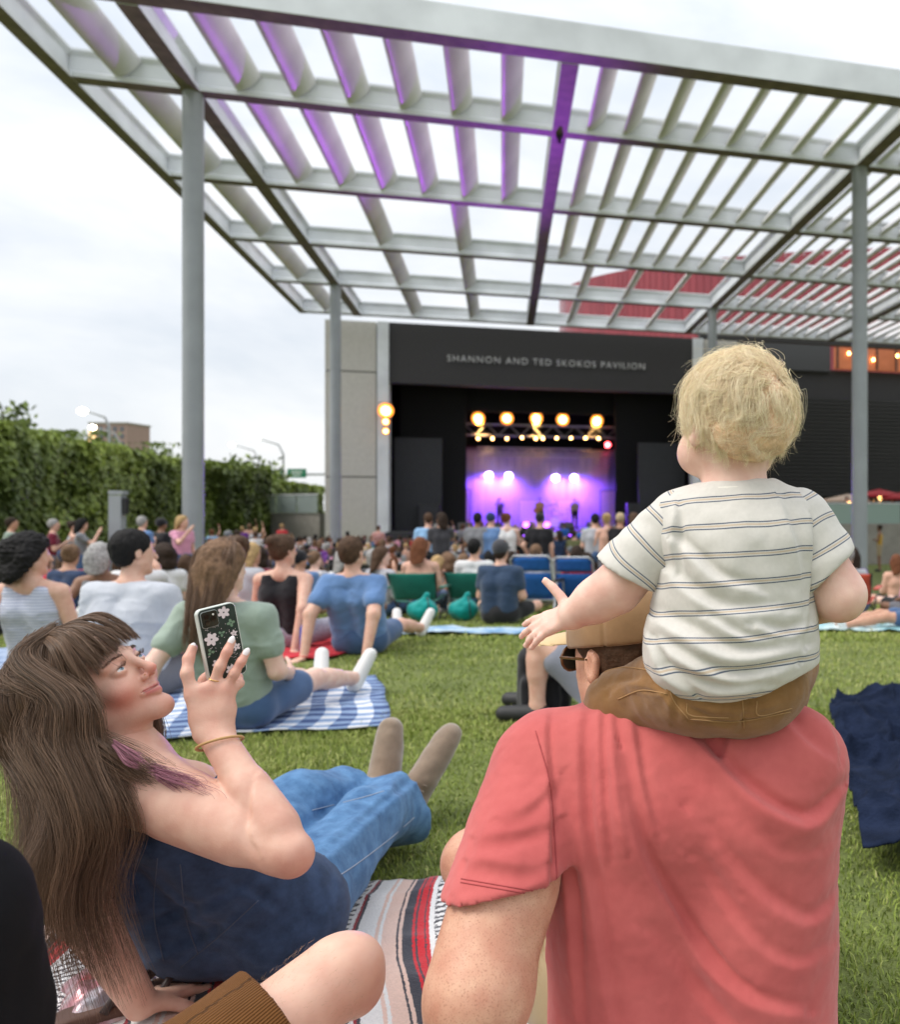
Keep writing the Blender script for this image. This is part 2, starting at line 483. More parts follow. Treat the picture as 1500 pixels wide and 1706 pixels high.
# --- grass blades
M_grass = bpy.data.materials.new('grass_blade'); M_grass.use_nodes = True
N, L, B = nodes_of(M_grass)
at = N.new('ShaderNodeAttribute'); at.attribute_name = 'tint'
rp = N.new('ShaderNodeValToRGB'); rp.color_ramp.elements[0].color = (0.085, 0.130, 0.020, 1); rp.color_ramp.elements[1].color = (0.46, 0.45, 0.18, 1)
e = rp.color_ramp.elements.new(0.55); e.color = (0.245, 0.310, 0.055, 1)
L.new(at.outputs['Fac'], rp.inputs['Fac']); L.new(rp.outputs['Color'], B.inputs['Base Color'])
B.inputs['Roughness'].default_value = 0.6; B.inputs['Specular IOR Level'].default_value = 0.25
B.inputs['Transmission Weight'].default_value = 0.0
def grass_zone(n, x0, x1, y0, y1, hgt, wid):
    x = rng.uniform(x0, x1, n); y = y0 + (y1 - y0) * rng.random(n) ** 1.25
    px = PX0 + x / y * FPX; keep = (px > -60) & (px < 1580) & ~on_blanket(x, y, 0.015)
    x, y = x[keep], y[keep]; n = len(x)
    Pn = np.stack([x, y, np.zeros(n)], 1)
    patch = vnoise(Pn, 0.9, 4) * 0.30 + vnoise(Pn, 2.6, 1) * 0.50 + vnoise(Pn, 8.0, 2) * 0.50
    z = np.array([gz(a, b) for a, b in zip(x, y)])
    h = hgt * (0.7 + 0.45 * patch + 0.35 * rng.random(n)) * np.where(rng.random(n) < 0.04, 1.7, 1)
    w = wid * rng.uniform(0.6, 1.3, n)
    a = rng.uniform(0, 2 * np.pi, n); lean = rng.uniform(0.15, 1.25, n)
    dx, dy = np.cos(a), np.sin(a); b = rng.uniform(0, 2 * np.pi, n); sx, sy = np.cos(b) * w, np.sin(b) * w
    base = np.stack([x, y, z - 0.004], 1)
    m = base + np.stack([dx * lean * h * 0.35, dy * lean * h * 0.35, h * 0.62], 1)
    t = base + np.stack([dx * lean * h * 1.0, dy * lean * h * 1.0, h * (1.0 - 0.28 * lean)], 1)
    s = np.stack([sx, sy, np.zeros(n)], 1)
    V = np.stack([base - s, base + s, m + s * 0.8, m - s * 0.8, t], 1).reshape(-1, 3)
    o = np.arange(n)[:, None] * 5
    T = np.concatenate([o + np.array([[0, 1, 2]]), o + np.array([[0, 2, 3]]), o + np.array([[3, 2, 4]])], 0)
    tint = np.clip(0.50 + 0.36 * patch + rng.normal(0, 0.16, n) + np.where(rng.random(n) < 0.07, 0.4, 0), 0, 1)
    return V, T, np.repeat(tint, 5)
gparts = [grass_zone(150000, -3.4, 0.95, 1.15, 4.2, 0.028, 0.0017), grass_zone(78000, -7.2, 1.8, 3.6, 8.0, 0.031, 0.0030),
          grass_zone(44000, -13.5, 3.5, 7.0, 16.0, 0.045, 0.006)]
off = 0; GVs, GTs, GTi = [], [], []
for v, t, ti in gparts:
    GVs.append(v); GTs.append(t + off); GTi.append(ti); off += len(v)
grass = mesh_obj('grass', np.concatenate(GVs), np.concatenate(GTs), M_grass)
set_attr(grass, 'tint', np.concatenate(GTi))
tag(grass, 'short green grass blades covering the lawn', 'grass', kind='stuff')

# --- pergola -------------------------------------------------------------
TV = [-3.5, 0.0, 5.3, 10.6, 15.9, 21.2]       # transverse beams
LU = [-2.35, 0.0, 7.8, 15.6, 23.4, 31.2]      # longitudinal beams
Z0, BH = 9.0, 0.62
pergola = empty('pergola', UV(0, 0, GROUND_B))
pergola.rotation_euler = (0, 0, ANG)
tag(pergola, 'tall grey steel pergola with slanted louver blades over the lawn and stage', 'pergola')
def loc(u, v, z): return Vector((u, v, z - GROUND_B))          # pergola-local
def ibeam(name, a, b, side, h, wf=0.34, mat_=None):
    m = MB(); t = 0.10
    prof = [(-wf / 2, 0), (wf / 2, 0), (wf / 2, t), (0.07, t + 0.07), (0.06, h - 0.12), (wf / 2, h - 0.05), (wf / 2, h), (-wf / 2, h), (-wf / 2, h - 0.05), (-0.06, h - 0.12), (-0.07, t + 0.07), (-wf / 2, t)]
    m.prism(prof, a, b, side, (0, 0, 1))
    o = m.build(name, [M_steel, M_steel_shade], pergola)
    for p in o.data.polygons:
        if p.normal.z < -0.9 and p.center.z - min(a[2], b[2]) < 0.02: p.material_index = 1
    return o
for i, v in enumerate(TV):
    if i == 0:
        m = MB(); m.box(loc((LU[0] + LU[-1]) / 2, v, Z0 + BH / 2), (LU[-1] - LU[0] + 0.4, 0.42, BH))
        o = m.build('fascia_beam', [M_steel, M_steel_shade], pergola, bevel=0.015)
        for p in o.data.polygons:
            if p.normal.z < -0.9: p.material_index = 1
    else:
        for k in range(len(LU) - 1):
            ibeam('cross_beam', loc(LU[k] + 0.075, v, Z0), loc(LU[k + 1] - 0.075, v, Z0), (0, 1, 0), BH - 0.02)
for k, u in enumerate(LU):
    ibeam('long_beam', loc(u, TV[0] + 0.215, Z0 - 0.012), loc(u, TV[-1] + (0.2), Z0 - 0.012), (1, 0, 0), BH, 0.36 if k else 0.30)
def blade_mesh(length):
    m = MB(); n = 20; prof = [(0.32 * math.cos(2 * math.pi * q / n), 0.095 * math.sin(2 * math.pi * q / n)) for q in range(n)]
    m.prism(prof, (0, -length / 2, 0), (0, length / 2, 0), (math.cos(math.radians(44)), 0, math.sin(math.radians(44))), (-math.sin(math.radians(44)), 0, math.cos(math.radians(44))))
    return m
blades = {}
def blade(u, v0, v1):
    ln = round(v1 - v0 - 0.36, 3)
    c = loc(u, (v0 + v1) / 2 + (0.06 if v0 < -1 else 0), Z0 + BH / 2 + 0.02)
    if ln not in blades:
        blades[ln] = blade_mesh(ln).build('louver_blade', M_blade, pergola, smooth=True); blades[ln].location = c
    else:
        o = blades[ln].copy(); link(o, pergola); o.location = c
counts = {0: [1, 1, 1, 1, 1], 1: [6, 6, 2, 2, 2], 2: [8, 8, 8, 3, 3], 3: [11, 11, 11, 11, 11], 4: [11, 11, 11, 11, 11]}
for k in range(5):
    for j in range(5):
        n = counts[k][j]
        for q in range(n):
            blade(LU[k] + (LU[k + 1] - LU[k]) * (q + 1) / (n + 1), TV[j], TV[j + 1])
def column(u, v, r):
    m = MB(); n = 28
    m.tube([loc(u, v, GROUND_B - 0.1), loc(u, v, Z0 - 0.015)], r, n)
    m.build('column', M_column, pergola, smooth=True)
    m = MB(); m.tube([loc(u, v, GROUND_B + 0.0), loc(u, v, GROUND_B + 0.10)], r + 0.10, n); m.build('base_plate', M_column, pergola, smooth=True)
for u, v in ((0, 0), (15.6, 0), (0, 15.9), (15.6, 15.9), (31.2, 0.0)):
    column(u, v, 0.205)

m = MB(); m.box(loc(7.8, 0.0, Z0 - 0.07), (0.16, 0.14, 0.09)); m.tube([loc(7.8, 0.0, Z0 - 0.11), loc(7.8, -0.03, Z0 - 0.20)], 0.05, 10); m.build('canopy_fixture', mat('fixture_black', (0.02, 0.02, 0.022), 0.5), pergola)
# --- stage house ---------------------------------------------------------
SU0, SU1, SV, SD = -1.62, 18.6, 22.3, 13.0
OU0, OU1 = 1.22, 16.15                 # opening
stage = empty('stage_house', UV(0, SV, GROUND_B)); stage.rotation_euler = (0, 0, ANG)
tag(stage, 'stage house with dark header, pale stone side piers and black interior', 'stage')
def sl(u, v, z): return Vector((u, v, z - GROUND_B))
def sbox(name, u0, u1, v0, v1, z0, z1, m_, parent=None, bevel=0.0):
    m = MB(); m.box(sl((u0 + u1) / 2, (v0 + v1) / 2, (z0 + z1) / 2), (u1 - u0, v1 - v0, z1 - z0)); return m.build(name, m_, parent or stage, bevel=bevel)
TOPZ, HZ0 = 9.0, 6.08
STG = -1.05
hd = sbox('header', OU0, OU1, 0.0, 0.6, HZ0, TOPZ - 0.02, M_header)
sbox('header_soffit', OU0, OU1, 0.6, 1.6, HZ0 + 0.4, HZ0 + 0.6, M_black)
sbox('edge_post', OU0 - 0.52, OU0 - 0.003, -0.10, 0.8, GROUND_B, TOPZ - 0.02, M_steel)
sbox('edge_post', OU1 + 0.003, OU1 + 0.55, -0.10, 0.8, GROUND_B, TOPZ - 0.02, M_steel)
pz = [GROUND_B, 1.55, 6.55, TOPZ - 0.02]
for a, b in ((SU0, OU0 - 0.56), (OU1 + 0.58, SU1)):
    for q in range(3):
        sbox('stone_panel', a + 0.02, b - 0.02, -0.03, 0.7, pz[q] + 0.03, pz[q + 1] - 0.03, M_stone)
    sbox('pier_core', a + 0.03, b - 0.03, 0.05, 1.2, GROUND_B, TOPZ - 0.1, M_darkgrey)
sbox('stage_floor', SU0, SU1, 0.3, SD, STG - 0.25, STG, M_black)
sbox('stage_apron', OU0, OU1, -1.4, 0.3, STG - 0.3, STG - 0.003, M_darkgrey)
sbox('apron_skirt', OU0, OU1, -1.3, 0.2, GROUND_B, STG - 0.3, mat('skirt_grey', (0.16, 0.15, 0.16), 0.8))
sbox('back_wall', SU0, SU1, SD, SD + 0.3, GROUND_B, TOPZ, M_black)
sbox('side_wall', SU0, SU0 + 0.3, 1.2, SD, GROUND_B, TOPZ, M_black)
sbox('side_wall', SU1 - 0.3, SU1, 1.2, SD, GROUND_B, TOPZ, M_black)
sbox('stage_ceiling', SU0, SU1, 0.61, SD, TOPZ - 0.3, TOPZ - 0.05, M_black)
sbox('wing_panel', OU0 + 0.05, OU0 + 2.3, 1.7, 1.9, STG, 3.6, M_darkgrey)
sbox('wing_panel', OU1 - 2.6, OU1 - 0.05, 1.7, 1.9, STG, 3.6, M_darkgrey)
sbox('wing_curtain', OU0 + 0.1, OU0 + 3.4, 3.6, 3.8, STG, 8.0, M_black)
sbox('wing_curtain', OU1 - 3.6, OU1 - 0.1, 3.6, 3.8, STG, 8.0, M_black)
sbox('border_curtain', OU0, OU1, 4.2, 4.35, 5.3, 8.2, M_black)
# lettering on the header
fc = bpy.data.curves.new('sign_lettering', 'FONT'); fc.body = 'SHANNON AND TED SKOKOS PAVILION'
fc.size = 0.45; fc.extrude = 0.03; fc.align_x = 'CENTER'; fc.align_y = 'CENTER'; fc.space_character = 1.22; fc.space_word = 1.0; fc.offset = -0.005
tmp = bpy.data.objects.new('lettering_source', fc); COL.objects.link(tmp); dg = bpy.context.evaluated_depsgraph_get()
lm = bpy.data.meshes.new_from_object(tmp.evaluated_get(dg)); bpy.data.objects.remove(tmp); lm.name = 'sign_lettering'; lm.materials.clear(); lm.materials.append(M_letter)
fo = bpy.data.objects.new('sign_lettering', lm); link(fo, stage)
fo.rotation_euler = (math.radians(90), 0, 0); fo.location = sl(8.75, -0.035, 7.36)

# ================================================================== STAGE EQUIPMENT
def ray_v(px, py, v):
    """stage-plane hit: (u, z) of the photo pixel on the vertical plane v metres behind the stage front"""
    d = Vector(((px - PX0) / FPX, 1, (PY0 - py) / FPX)); o = Vector((ORG.x, ORG.y, 0))
    t = (SV + v + o.dot(VX)) / d.dot(VX); p = d * t
    return (p - o).dot(UX), p.z
def S(u, v, z): return UV(u, SV + v, z)

M_truss = mat('truss_metal', (0.28, 0.27, 0.27), 0.4, metal=0.6)
M_can = mat('lamp_can', (0.015, 0.015, 0.016), 0.5)
M_warm = mat('warm_lens', (1, 0.8, 0.5), 0.3, emit=(1.0, 0.50, 0.12), estr=16)
M_warm_s = mat('small_warm_lens', (1, 0.8, 0.5), 0.3, emit=(1.0, 0.50, 0.16), estr=14)
M_halo = mat('orange_halo', (1.0, 0.35, 0.06), 0.4, emit=(1.0, 0.30, 0.035), estr=1.5)  # orange glare around the warm lamps, imitated by a faintly glowing ring
M_redl = mat('red_lens', (1, 0.1, 0.1), 0.3, emit=(1.0, 0.05, 0.06), estr=22)
M_vio = mat('violet_lens', (0.7, 0.5, 1), 0.3, emit=(0.55, 0.38, 1.0), estr=60)

M_glowv = mat('floor_lens_violet', (0.5, 0.2, 0.9), 0.3, emit=(0.5, 0.1, 1.0), estr=5)
def truss(name, u0, u1, v, z, w, label):
    o = empty(name, S((u0 + u1) / 2, v, z)); o.rotation_euler = (0, 0, ANG); L_ = (u1 - u0) / 2
    for a, b in ((0, 0), (0, w), (w, 0), (w, w)):
        m = MB(); m.tube([(-L_, a - w / 2, b - w / 2), (L_, a - w / 2, b - w / 2)], 0.035, 6); m.build('chord', M_truss, o)
    m = MB(); n = int((u1 - u0) / w)
    for q in range(n):
        x0, x1 = -L_ + q * w, -L_ + (q + 1) * w; s_ = 1 if q % 2 else -1
        for yy in (-w / 2, w / 2): m.tube([(x0, yy, -s_ * w / 2), (x1, yy, s_ * w / 2)], 0.022, 5, False)
        m.tube([(x0, -s_ * w / 2, -w / 2), (x1, s_ * w / 2, -w / 2)], 0.022, 5, False)
    m.build('lacing', M_truss, o); tag(o, label, 'truss'); return o
def lamp(name, px, py, v, r, lens, label, group, aim=(0, -1, -0.25)):
    u, z = ray_v(px, py, v); o = empty(name, S(u, v, z)); o.rotation_euler = (0, 0, ANG)
    a = Vector(aim).normalized(); m = MB(); m.tube([-a * r * 1.8, -a * r * 0.6, a * 0.02], [r * 0.55, r * 1.02, r * 1.12], 14); m.build('can', M_can, o, smooth=True)
    m = MB(); m.tube([a * 0.022, a * 0.06], [r, r * 0.85], 16); m.build('lens', lens, o)
    if lens is M_warm: m = MB(); m.tube([a * 0.03, a * 0.05], [r * 1.5, r * 1.45], 20); m.build('halo_ring', M_halo, o)
    m = MB(); m.tube([Vector((-r * 1.25, 0, 0)), Vector((-r * 1.25, 0, r * 1.6)), Vector((r * 1.25, 0, r * 1.6)), Vector((r * 1.25, 0, 0))], 0.02, 6); m.build('yoke', M_can, o)
    tag(o, label, 'stage light', group); return o
u0, z0 = ray_v(735, 722, 5.0); u1, _ = ray_v(1050, 722, 5.0)
truss('lighting_truss', u0, u1, 5.0, z0 + 0.25, 0.6, 'upper metal lighting truss carrying the row of orange stage lamps')
u0, z0 = ray_v(795, 752, 8.0); u1, _ = ray_v(985, 752, 8.0)
truss('lighting_truss', u0, u1, 8.0, z0, 0.5, 'lower metal lighting truss above the violet stage smoke')
for px, py in ((797, 697), (845, 697), (894, 697), (938, 699), (995, 701)):
    lamp('stage_light', px, py, 4.6, 0.235, M_warm, 'large orange stage lamp in the row above the upper truss', 'orange lamps over the stage')
for px in (797, 821, 845, 870, 893, 905, 928, 952, 976, 998):
    lamp('stage_light', px, 729 + (px % 3) * 0.8, 4.7, 0.075, M_warm_s, 'tiny orange lamp hanging under the upper stage truss', 'tiny orange lamps under the truss')
lamp('stage_light', 643, 684, -0.45, 0.24, M_warm, 'large orange lamp on top of the lamp cluster by the stone pier', None)
lamp('stage_light', 643, 702, -0.45, 0.12, M_warm, 'small orange lamp in the middle of the cluster by the stone pier', None)
lamp('stage_light', 643, 718, -0.45, 0.10, M_warm, 'small orange lamp at the bottom of the cluster by the stone pier', None)
lamp('stage_light', 768, 738, 5.2, 0.16, M_redl, 'red stage lamp at the stone pier end of the truss', None)
lamp('stage_light', 1013, 741, 5.2, 0.16, M_redl, 'red stage lamp at the far wing end of the truss', None)
for px, py in ((815, 792), (848, 793), (926, 796), (957, 796)):
    lamp('stage_light', px, py, 8.6, 0.20, M_vio, 'bright violet white stage lamp shining through the smoke', 'violet back lamps on the stage')
def spot(name, loc_, target, col, energy, ang, rad=0.2, blend=0.6):
    l = bpy.data.lights.new(name, 'SPOT'); l.energy = energy; l.color = col; l.spot_size = math.radians(ang); l.spot_blend = blend; l.shadow_soft_size = rad
    o = bpy.data.objects.new(name, l); o.location = loc_; o.rotation_euler = (Vector(target) - Vector(loc_)).to_track_quat('-Z', 'Y').to_euler(); COL.objects.link(o); return o
for px, py in ((815, 792), (848, 793), (926, 796), (957, 796)):
    u, z = ray_v(px, py, 8.5); spot('violet_beam', S(u, 8.4, z), S(u + (0.6 if px > 900 else -0.4), 4.0, STG - 0.5), (0.21, 0.065, 1.0), 4200, 85, 0.15)
for px, py in ((768, 738), (1013, 741)):
    u, z = ray_v(px, py, 5.1); spot('red_beam', S(u, 5.1, z), S(u - 1.2, 7.5, STG), (1.0, 0.05, 0.15), 900, 35)
for px in (797, 894, 995):
    u, z = ray_v(px, 700, 4.5); spot('orange_beam', S(u, 4.55, z), S(u * 0.6 + 3.4, 8.0, STG), (1.0, 0.55, 0.2), 3600, 60)
# violet wash from the stage edge onto the louvers
for (u, tgt, en, ag, lb) in ((7.6, (4.2, -1.0, 9.2), 7000, 30, 'violet floor lamp on the stage apron aimed up at the louvers'), (8.6, (7.8, -2.2, 9.0), 4500, 9, 'narrow violet floor lamp on the apron aimed at the middle beam')):
    p, t = S(u, -0.95, STG + 0.30), UV(*tgt); a = (t - p).normalized(); o = empty('floor_light', S(u, -0.95, STG)); k = p - o.location
    m = MB(); m.tube([k - a * 0.30, k - a * 0.08, k + a * 0.03], [0.08, 0.16, 0.17], 14); m.build('can', M_can, o, smooth=True); m = MB(); m.tube([k + a * 0.031, k + a * 0.045], [0.155, 0.14], 14); m.build('lens', M_glowv, o); m = MB(); m.box((0, 0, 0.03), (0.34, 0.3, 0.05)); m.build('base', M_can, o); tag(o, lb, 'stage light')
    spot('violet_wash', p + a * 0.10, t, (0.50, 0.06, 1.0), en, ag, 0.2, 0.9)
M_back = mat('violet_backdrop', (0.15, 0.09, 0.34), 0.9, var=0.2, scale=0.6)
u0, _ = ray_v(790, 800, 10.5); u1, _ = ray_v(1030, 800, 10.5)
m = MB(); nseg = 60
for q in range(nseg):
    a, b = u0 + (u1 - u0) * q / nseg, u0 + (u1 - u0) * (q + 1) / nseg
    ya, yb = 10.5 + 0.08 * math.sin(q * 1.9), 10.5 + 0.08 * math.sin((q + 1) * 1.9)
    m.add([S(a, ya, STG), S(b, yb, STG), S(b, yb, 3.3), S(a, ya, 3.3)], [[0, 1, 2, 3]])
o = m.build('backdrop_curtain', M_back, smooth='all'); tag(o, 'pleated curtain at the rear of the stage lit violet', 'curtain')
M_tan = mat('tan_panel', (0.55, 0.40, 0.28), 0.8, var=0.1)
for (a, b, t, bt, v, lb) in ((750, 785, 815, 872, 5.6, 'tan upright stage panel beside the side speaker'), (865, 912, 832, 876, 9.0, 'wide tan stage panel behind the guitarist'),
                             (929, 964, 832, 876, 9.0, 'tan stage panel beside the drum kit'), (1000, 1026, 816, 872, 5.8, 'tan upright stage panel towards the far wing')):
    ua, zt = ray_v(a, t, v); ub, zb = ray_v(b, bt, v); zb = STG
    o = empty('stage_flat', S((ua + ub) / 2, v, zb)); o.rotation_euler = (0, 0, ANG); w, h = ub - ua, zt - zb
    m = MB(); m.box((0, 0, h / 2), (w - 0.1, 0.08, h - 0.1)); m.build('panel', M_tan, o)
    m = MB()
    for c, s_ in (((0, 0, 0.03), (w, 0.14, 0.06)), ((0, 0, h - 0.03), (w, 0.14, 0.06)), ((-w / 2 + 0.03, 0, h / 2), (0.06, 0.13, h - 0.122)), ((w / 2 - 0.03, 0, h / 2), (0.06, 0.13, h - 0.122)), ((0, 0.2, 0.02), (w, 0.5, 0.035))): m.box(c, s_)
    m.build('frame', M_can, o); tag(o, lb, 'panel')
# side speaker, monitors, drum kit
def speaker(px0, px1, pyt, v, label, zb=STG):
    ua, zt = ray_v(px0, pyt, v); ub, _ = ray_v(px1, pyt, v); w, h = ub - ua, zt - zb
    o = empty('loudspeaker', S((ua + ub) / 2, v, zb)); o.rotation_euler = (0, 0, ANG)
    m = MB(); m.box((0, 0.35, h / 2), (w, 0.7, h)); m.build('cabinet', M_can, o, bevel=0.02)
    k = max(1, round(h / w / 0.9))
    for q in range(k):
        m = MB(); m.box((0, -0.015, h * (q + 0.5) / k), (w * 0.88, 0.03, h / k * 0.86)); g = m.build('grille', M_darkgrey, o)
        m = MB(); m.tube([(0, -0.045, h * (q + 0.5) / k), (0, -0.032, h * (q + 0.5) / k)], min(w, h / k) * 0.34, 16); m.build('driver', M_can, g)
    tag(o, label, 'speaker'); return o
speaker(697, 733, 840, 1.2, 'black loudspeaker stack at the edge of the stage by the wing panel')
speaker(1046, 1072, 838, 1.4, 'black loudspeaker stack near the far wing of the stage')
for q, px in enumerate((775, 822, 880, 945, 990)):
    u, _ = ray_v(px, 880, -0.6); o = empty('stage_monitor', S(u, -0.6, STG)); o.rotation_euler = (0, 0, ANG)
    m = MB(); m.prism([(-0.28, 0), (0.25, 0), (0.25, 0.12), (-0.12, 0.40), (-0.28, 0.34)], (-0.35, 0, 0), (0.35, 0, 0), (0, -1, 0), (0, 0, 1)); m.build('cabinet', M_can, o)
    m = MB(); m.prism([(0.24, 0.15), (-0.10, 0.41), (-0.09, 0.425), (0.25, 0.165)], (-0.30, 0, 0), (0.30, 0, 0), (0, -1, 0), (0, 0, 1)); m.build('grille', M_darkgrey, o)
    tag(o, 'wedge monitor speaker on the front edge of the stage', 'speaker', 'wedge monitors along the stage edge')
M_drum = mat('drum_shell', (0.45, 0.30, 0.16), 0.35); M_skin = mat('drum_head', (0.75, 0.70, 0.62), 0.6); M_brass = mat('cymbal_brass', (0.75, 0.52, 0.18), 0.25, metal=1.0)
u, _ = ray_v(924, 860, 7.0); dk = empty('drum_kit', S(u, 7.0, STG)); dk.rotation_euler = (0, 0, ANG)
for (x, y, z, r, h, ax) in ((0, -0.3, 0.30, 0.30, 0.42, 'y'), (-0.35, 0, 0.62, 0.17, 0.18, 'z'), (0.05, -0.1, 0.78, 0.15, 0.2, 'z'), (0.38, -0.1, 0.76, 0.17, 0.22, 'z'), (0.7, 0.25, 0.38, 0.22, 0.4, 'z')):
    a = Vector((0, h / 2, 0)) if ax == 'y' else Vector((0, 0, h / 2)); c = Vector((x, y, z))
    m = MB(); m.tube([c - a, c + a], r, 18); d = m.build('drum', M_drum, dk, smooth=True)
    m = MB(); m.tube([c - a * 1.04, c - a * 1.005] if ax == 'y' else [c + a * 1.005, c + a * 1.04], r * 0.97, 18); m.build('drum_head', M_skin, d)
for (x, y, z) in ((-0.75, -0.1, 1.05), (-0.6, 0.3, 0.9), (0.75, -0.1, 1.1)):
    m = MB(); m.tube([(x, y, z), (x, y, z + 0.03)], [0.24, 0.03], 18); c_ = m.build('cymbal', M_brass, dk)
    m = MB(); m.tube([(x, y, 0), (x, y, z)], 0.015, 6); m.build('stand', M_can, dk)
tag(dk, 'drum kit with cymbals on the stage in violet smoke', 'drum kit')
M_glowvio = mat('violet_strip_light', (0.4, 0.2, 0.9), 0.4, emit=(0.30, 0.06, 1.0), estr=4)
for (a, b, y_) in ((770, 835, 884), (870, 905, 886), (945, 1040, 884)):
    ua, z = ray_v(a, y_, -1.42); ub, _ = ray_v(b, y_, -1.42); o = empty('light_strip', S((ua + ub) / 2, -1.43, STG - 0.2)); o.rotation_euler = (0, 0, ANG)
    m = MB(); m.box((0, 0, 0), (ub - ua, 0.05, 0.09)); m.build('housing', M_can, o); m = MB(); m.box((0, -0.03, 0), (ub - ua - 0.08, 0.02, 0.06)); m.build('diffuser', M_glowvio, o)
    tag(o, 'violet light strip along the front edge of the stage apron', 'light strip', 'violet strips on the stage apron')
# stage smoke
u0, _ = ray_v(775, 800, 7.0); u1, _ = ray_v(1030, 800, 7.0)
mv = bpy.data.materials.new('stage_smoke'); mv.use_nodes = True; N, L = mv.node_tree.nodes, mv.node_tree.links; N.clear()
vo = N.new('ShaderNodeOutputMaterial'); pv = N.new('ShaderNodeVolumePrincipled'); pv.inputs['Color'].default_value = (0.9, 0.88, 1, 1); pv.inputs['Density'].default_value = 0.13; pv.inputs['Anisotropy'].default_value = 0.35
L.new(pv.outputs['Volume'], vo.inputs['Volume'])
m = MB(); m.box(((u0 + u1) / 2, 7.3, (STG + 3.4) / 2 + 0.02), (u1 - u0, 6.0, 3.4 - STG)); sm = m.build('stage_smoke', mv)
for v_ in sm.data.vertices: v_.co = S(v_.co.x, v_.co.y, v_.co.z)
tag(sm, 'violet lit smoke drifting over the stage', 'smoke', kind='stuff')

# ================================================================== SIDES AND FAR BACKGROUND
# --- ivy covered wall
M_ivyc = mat('ivy_core', (0.030, 0.042, 0.012), 0.95, var=0.3, scale=1.5)
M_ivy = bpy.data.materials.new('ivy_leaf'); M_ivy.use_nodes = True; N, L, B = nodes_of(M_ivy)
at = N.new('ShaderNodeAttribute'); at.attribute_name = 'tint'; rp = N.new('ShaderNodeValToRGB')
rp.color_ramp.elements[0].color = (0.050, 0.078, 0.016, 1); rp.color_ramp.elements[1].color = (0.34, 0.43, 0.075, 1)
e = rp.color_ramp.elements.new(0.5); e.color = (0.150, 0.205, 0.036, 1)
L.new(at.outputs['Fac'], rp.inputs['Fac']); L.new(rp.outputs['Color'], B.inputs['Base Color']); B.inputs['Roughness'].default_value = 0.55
def ivy_wall(name, pts, label, n_leaf, leaf, ztop):
    """pts: [(x,y,top z)] along the wall foot"""
    o = empty(name, (pts[0][0], pts[0][1], zg(pts[0][1]))); base = Vector(o.location)
    pts = np.array(pts, float); seg = np.sqrt((np.diff(pts[:, :2], axis=0) ** 2).sum(1)); cum = np.concatenate([[0], np.cumsum(seg)])
    def along(s_): return np.stack([np.interp(s_, cum, pts[:, i]) for i in range(3)], -1)
    t_ = along(np.array([0, cum[-1]])); d = (pts[-1] - pts[0])[:2]; d /= np.linalg.norm(d); nrm = np.array([d[1], -d[0], 0])
    S_, H_ = np.meshgrid(np.linspace(0, cum[-1], 90), np.linspace(0, 1.12, 26), indexing='ij')
    W = along(S_.ravel()); hh = H_.ravel(); z0 = np.array([zg(y) for y in W[:, 1]])
    def surf(W, hh, z0):
        Q = np.stack([W[:, 0], W[:, 1], hh * 4], 1)
        b = 0.30 * vnoise(Q, 0.55, 5) + 0.16 * vnoise(Q, 1.5, 6) + 0.25 * hh
        tp = W[:, 2] + 0.16 * vnoise(Q * [1, 1, 0], 0.8, 8) + 0.08 * vnoise(Q * [1, 1, 0], 2.5, 9)
        over = np.clip((hh - 1) / 0.12, 0, 1); h2 = np.minimum(hh, 1)
        p = np.stack([W[:, 0], W[:, 1], z0 + (tp - z0) * h2 - 0.1 * over], 1) + nrm * (0.35 + b)[:, None] * (1 - 1.6 * over)[:, None]
        p[:, 2] -= 0.35 * np.clip((hh - 0.85) / 0.15, 0, 1) ** 2 * (1 - over) * 0.4
        return p
    Vw = surf(W, hh, z0) - np.array(base); n2 = 26
    Fw = [[i * n2 + j, (i + 1) * n2 + j, (i + 1) * n2 + j + 1, i * n2 + j + 1] for i in range(89) for j in range(25)]
    mesh_obj('ivy_mass', Vw, Fw, M_ivyc, o, smooth=True)
    s_ = rng.random(n_leaf) ** 1.5 * cum[-1]; hh = np.clip(rng.random(n_leaf) * 1.1, 0, 1.1); W = along(s_); z0 = np.array([zg(y) for y in W[:, 1]])
    C = surf(W, hh, z0) + nrm * rng.uniform(0.0, 0.20, n_leaf)[:, None]
    up = np.array([0, 0, 1.0]); tl = np.array([d[0], d[1], 0])
    nn = nrm + rng.normal(0, 0.45, (n_leaf, 3)) + up * 0.35; nn /= np.linalg.norm(nn, axis=1)[:, None]
    a1 = np.cross(nn, up + rng.normal(0, 0.4, (n_leaf, 3))); a1 /= np.linalg.norm(a1, axis=1)[:, None]; a2 = np.cross(nn, a1)
    sz = (leaf * rng.uniform(0.6, 1.3, n_leaf) * (1 + 0.5 * (W[:, 1] > 38)))[:, None]
    VV = np.stack([C - a2 * sz * 0.6, C + a1 * sz * 0.45, C + a2 * sz * 0.6 + nn * sz * 0.1, C - a1 * sz * 0.45], 1).reshape(-1, 3) - np.array(base)
    FF = np.arange(n_leaf * 4).reshape(-1, 4)
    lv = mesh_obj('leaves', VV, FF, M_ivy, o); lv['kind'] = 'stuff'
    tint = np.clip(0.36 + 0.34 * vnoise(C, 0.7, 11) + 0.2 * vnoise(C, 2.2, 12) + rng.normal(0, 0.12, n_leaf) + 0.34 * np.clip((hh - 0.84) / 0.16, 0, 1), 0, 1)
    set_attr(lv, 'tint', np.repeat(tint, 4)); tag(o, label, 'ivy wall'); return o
ivy_wall('ivy_wall', [(-17.3, 15.5, 3.15), (-19.3, 22, 3.2), (-23.5, 34, 3.2), (-27.0, 48.5, 3.25)], 'long tall wall overgrown with dense green ivy beside the lawn', 60000, 0.24, 3.2)
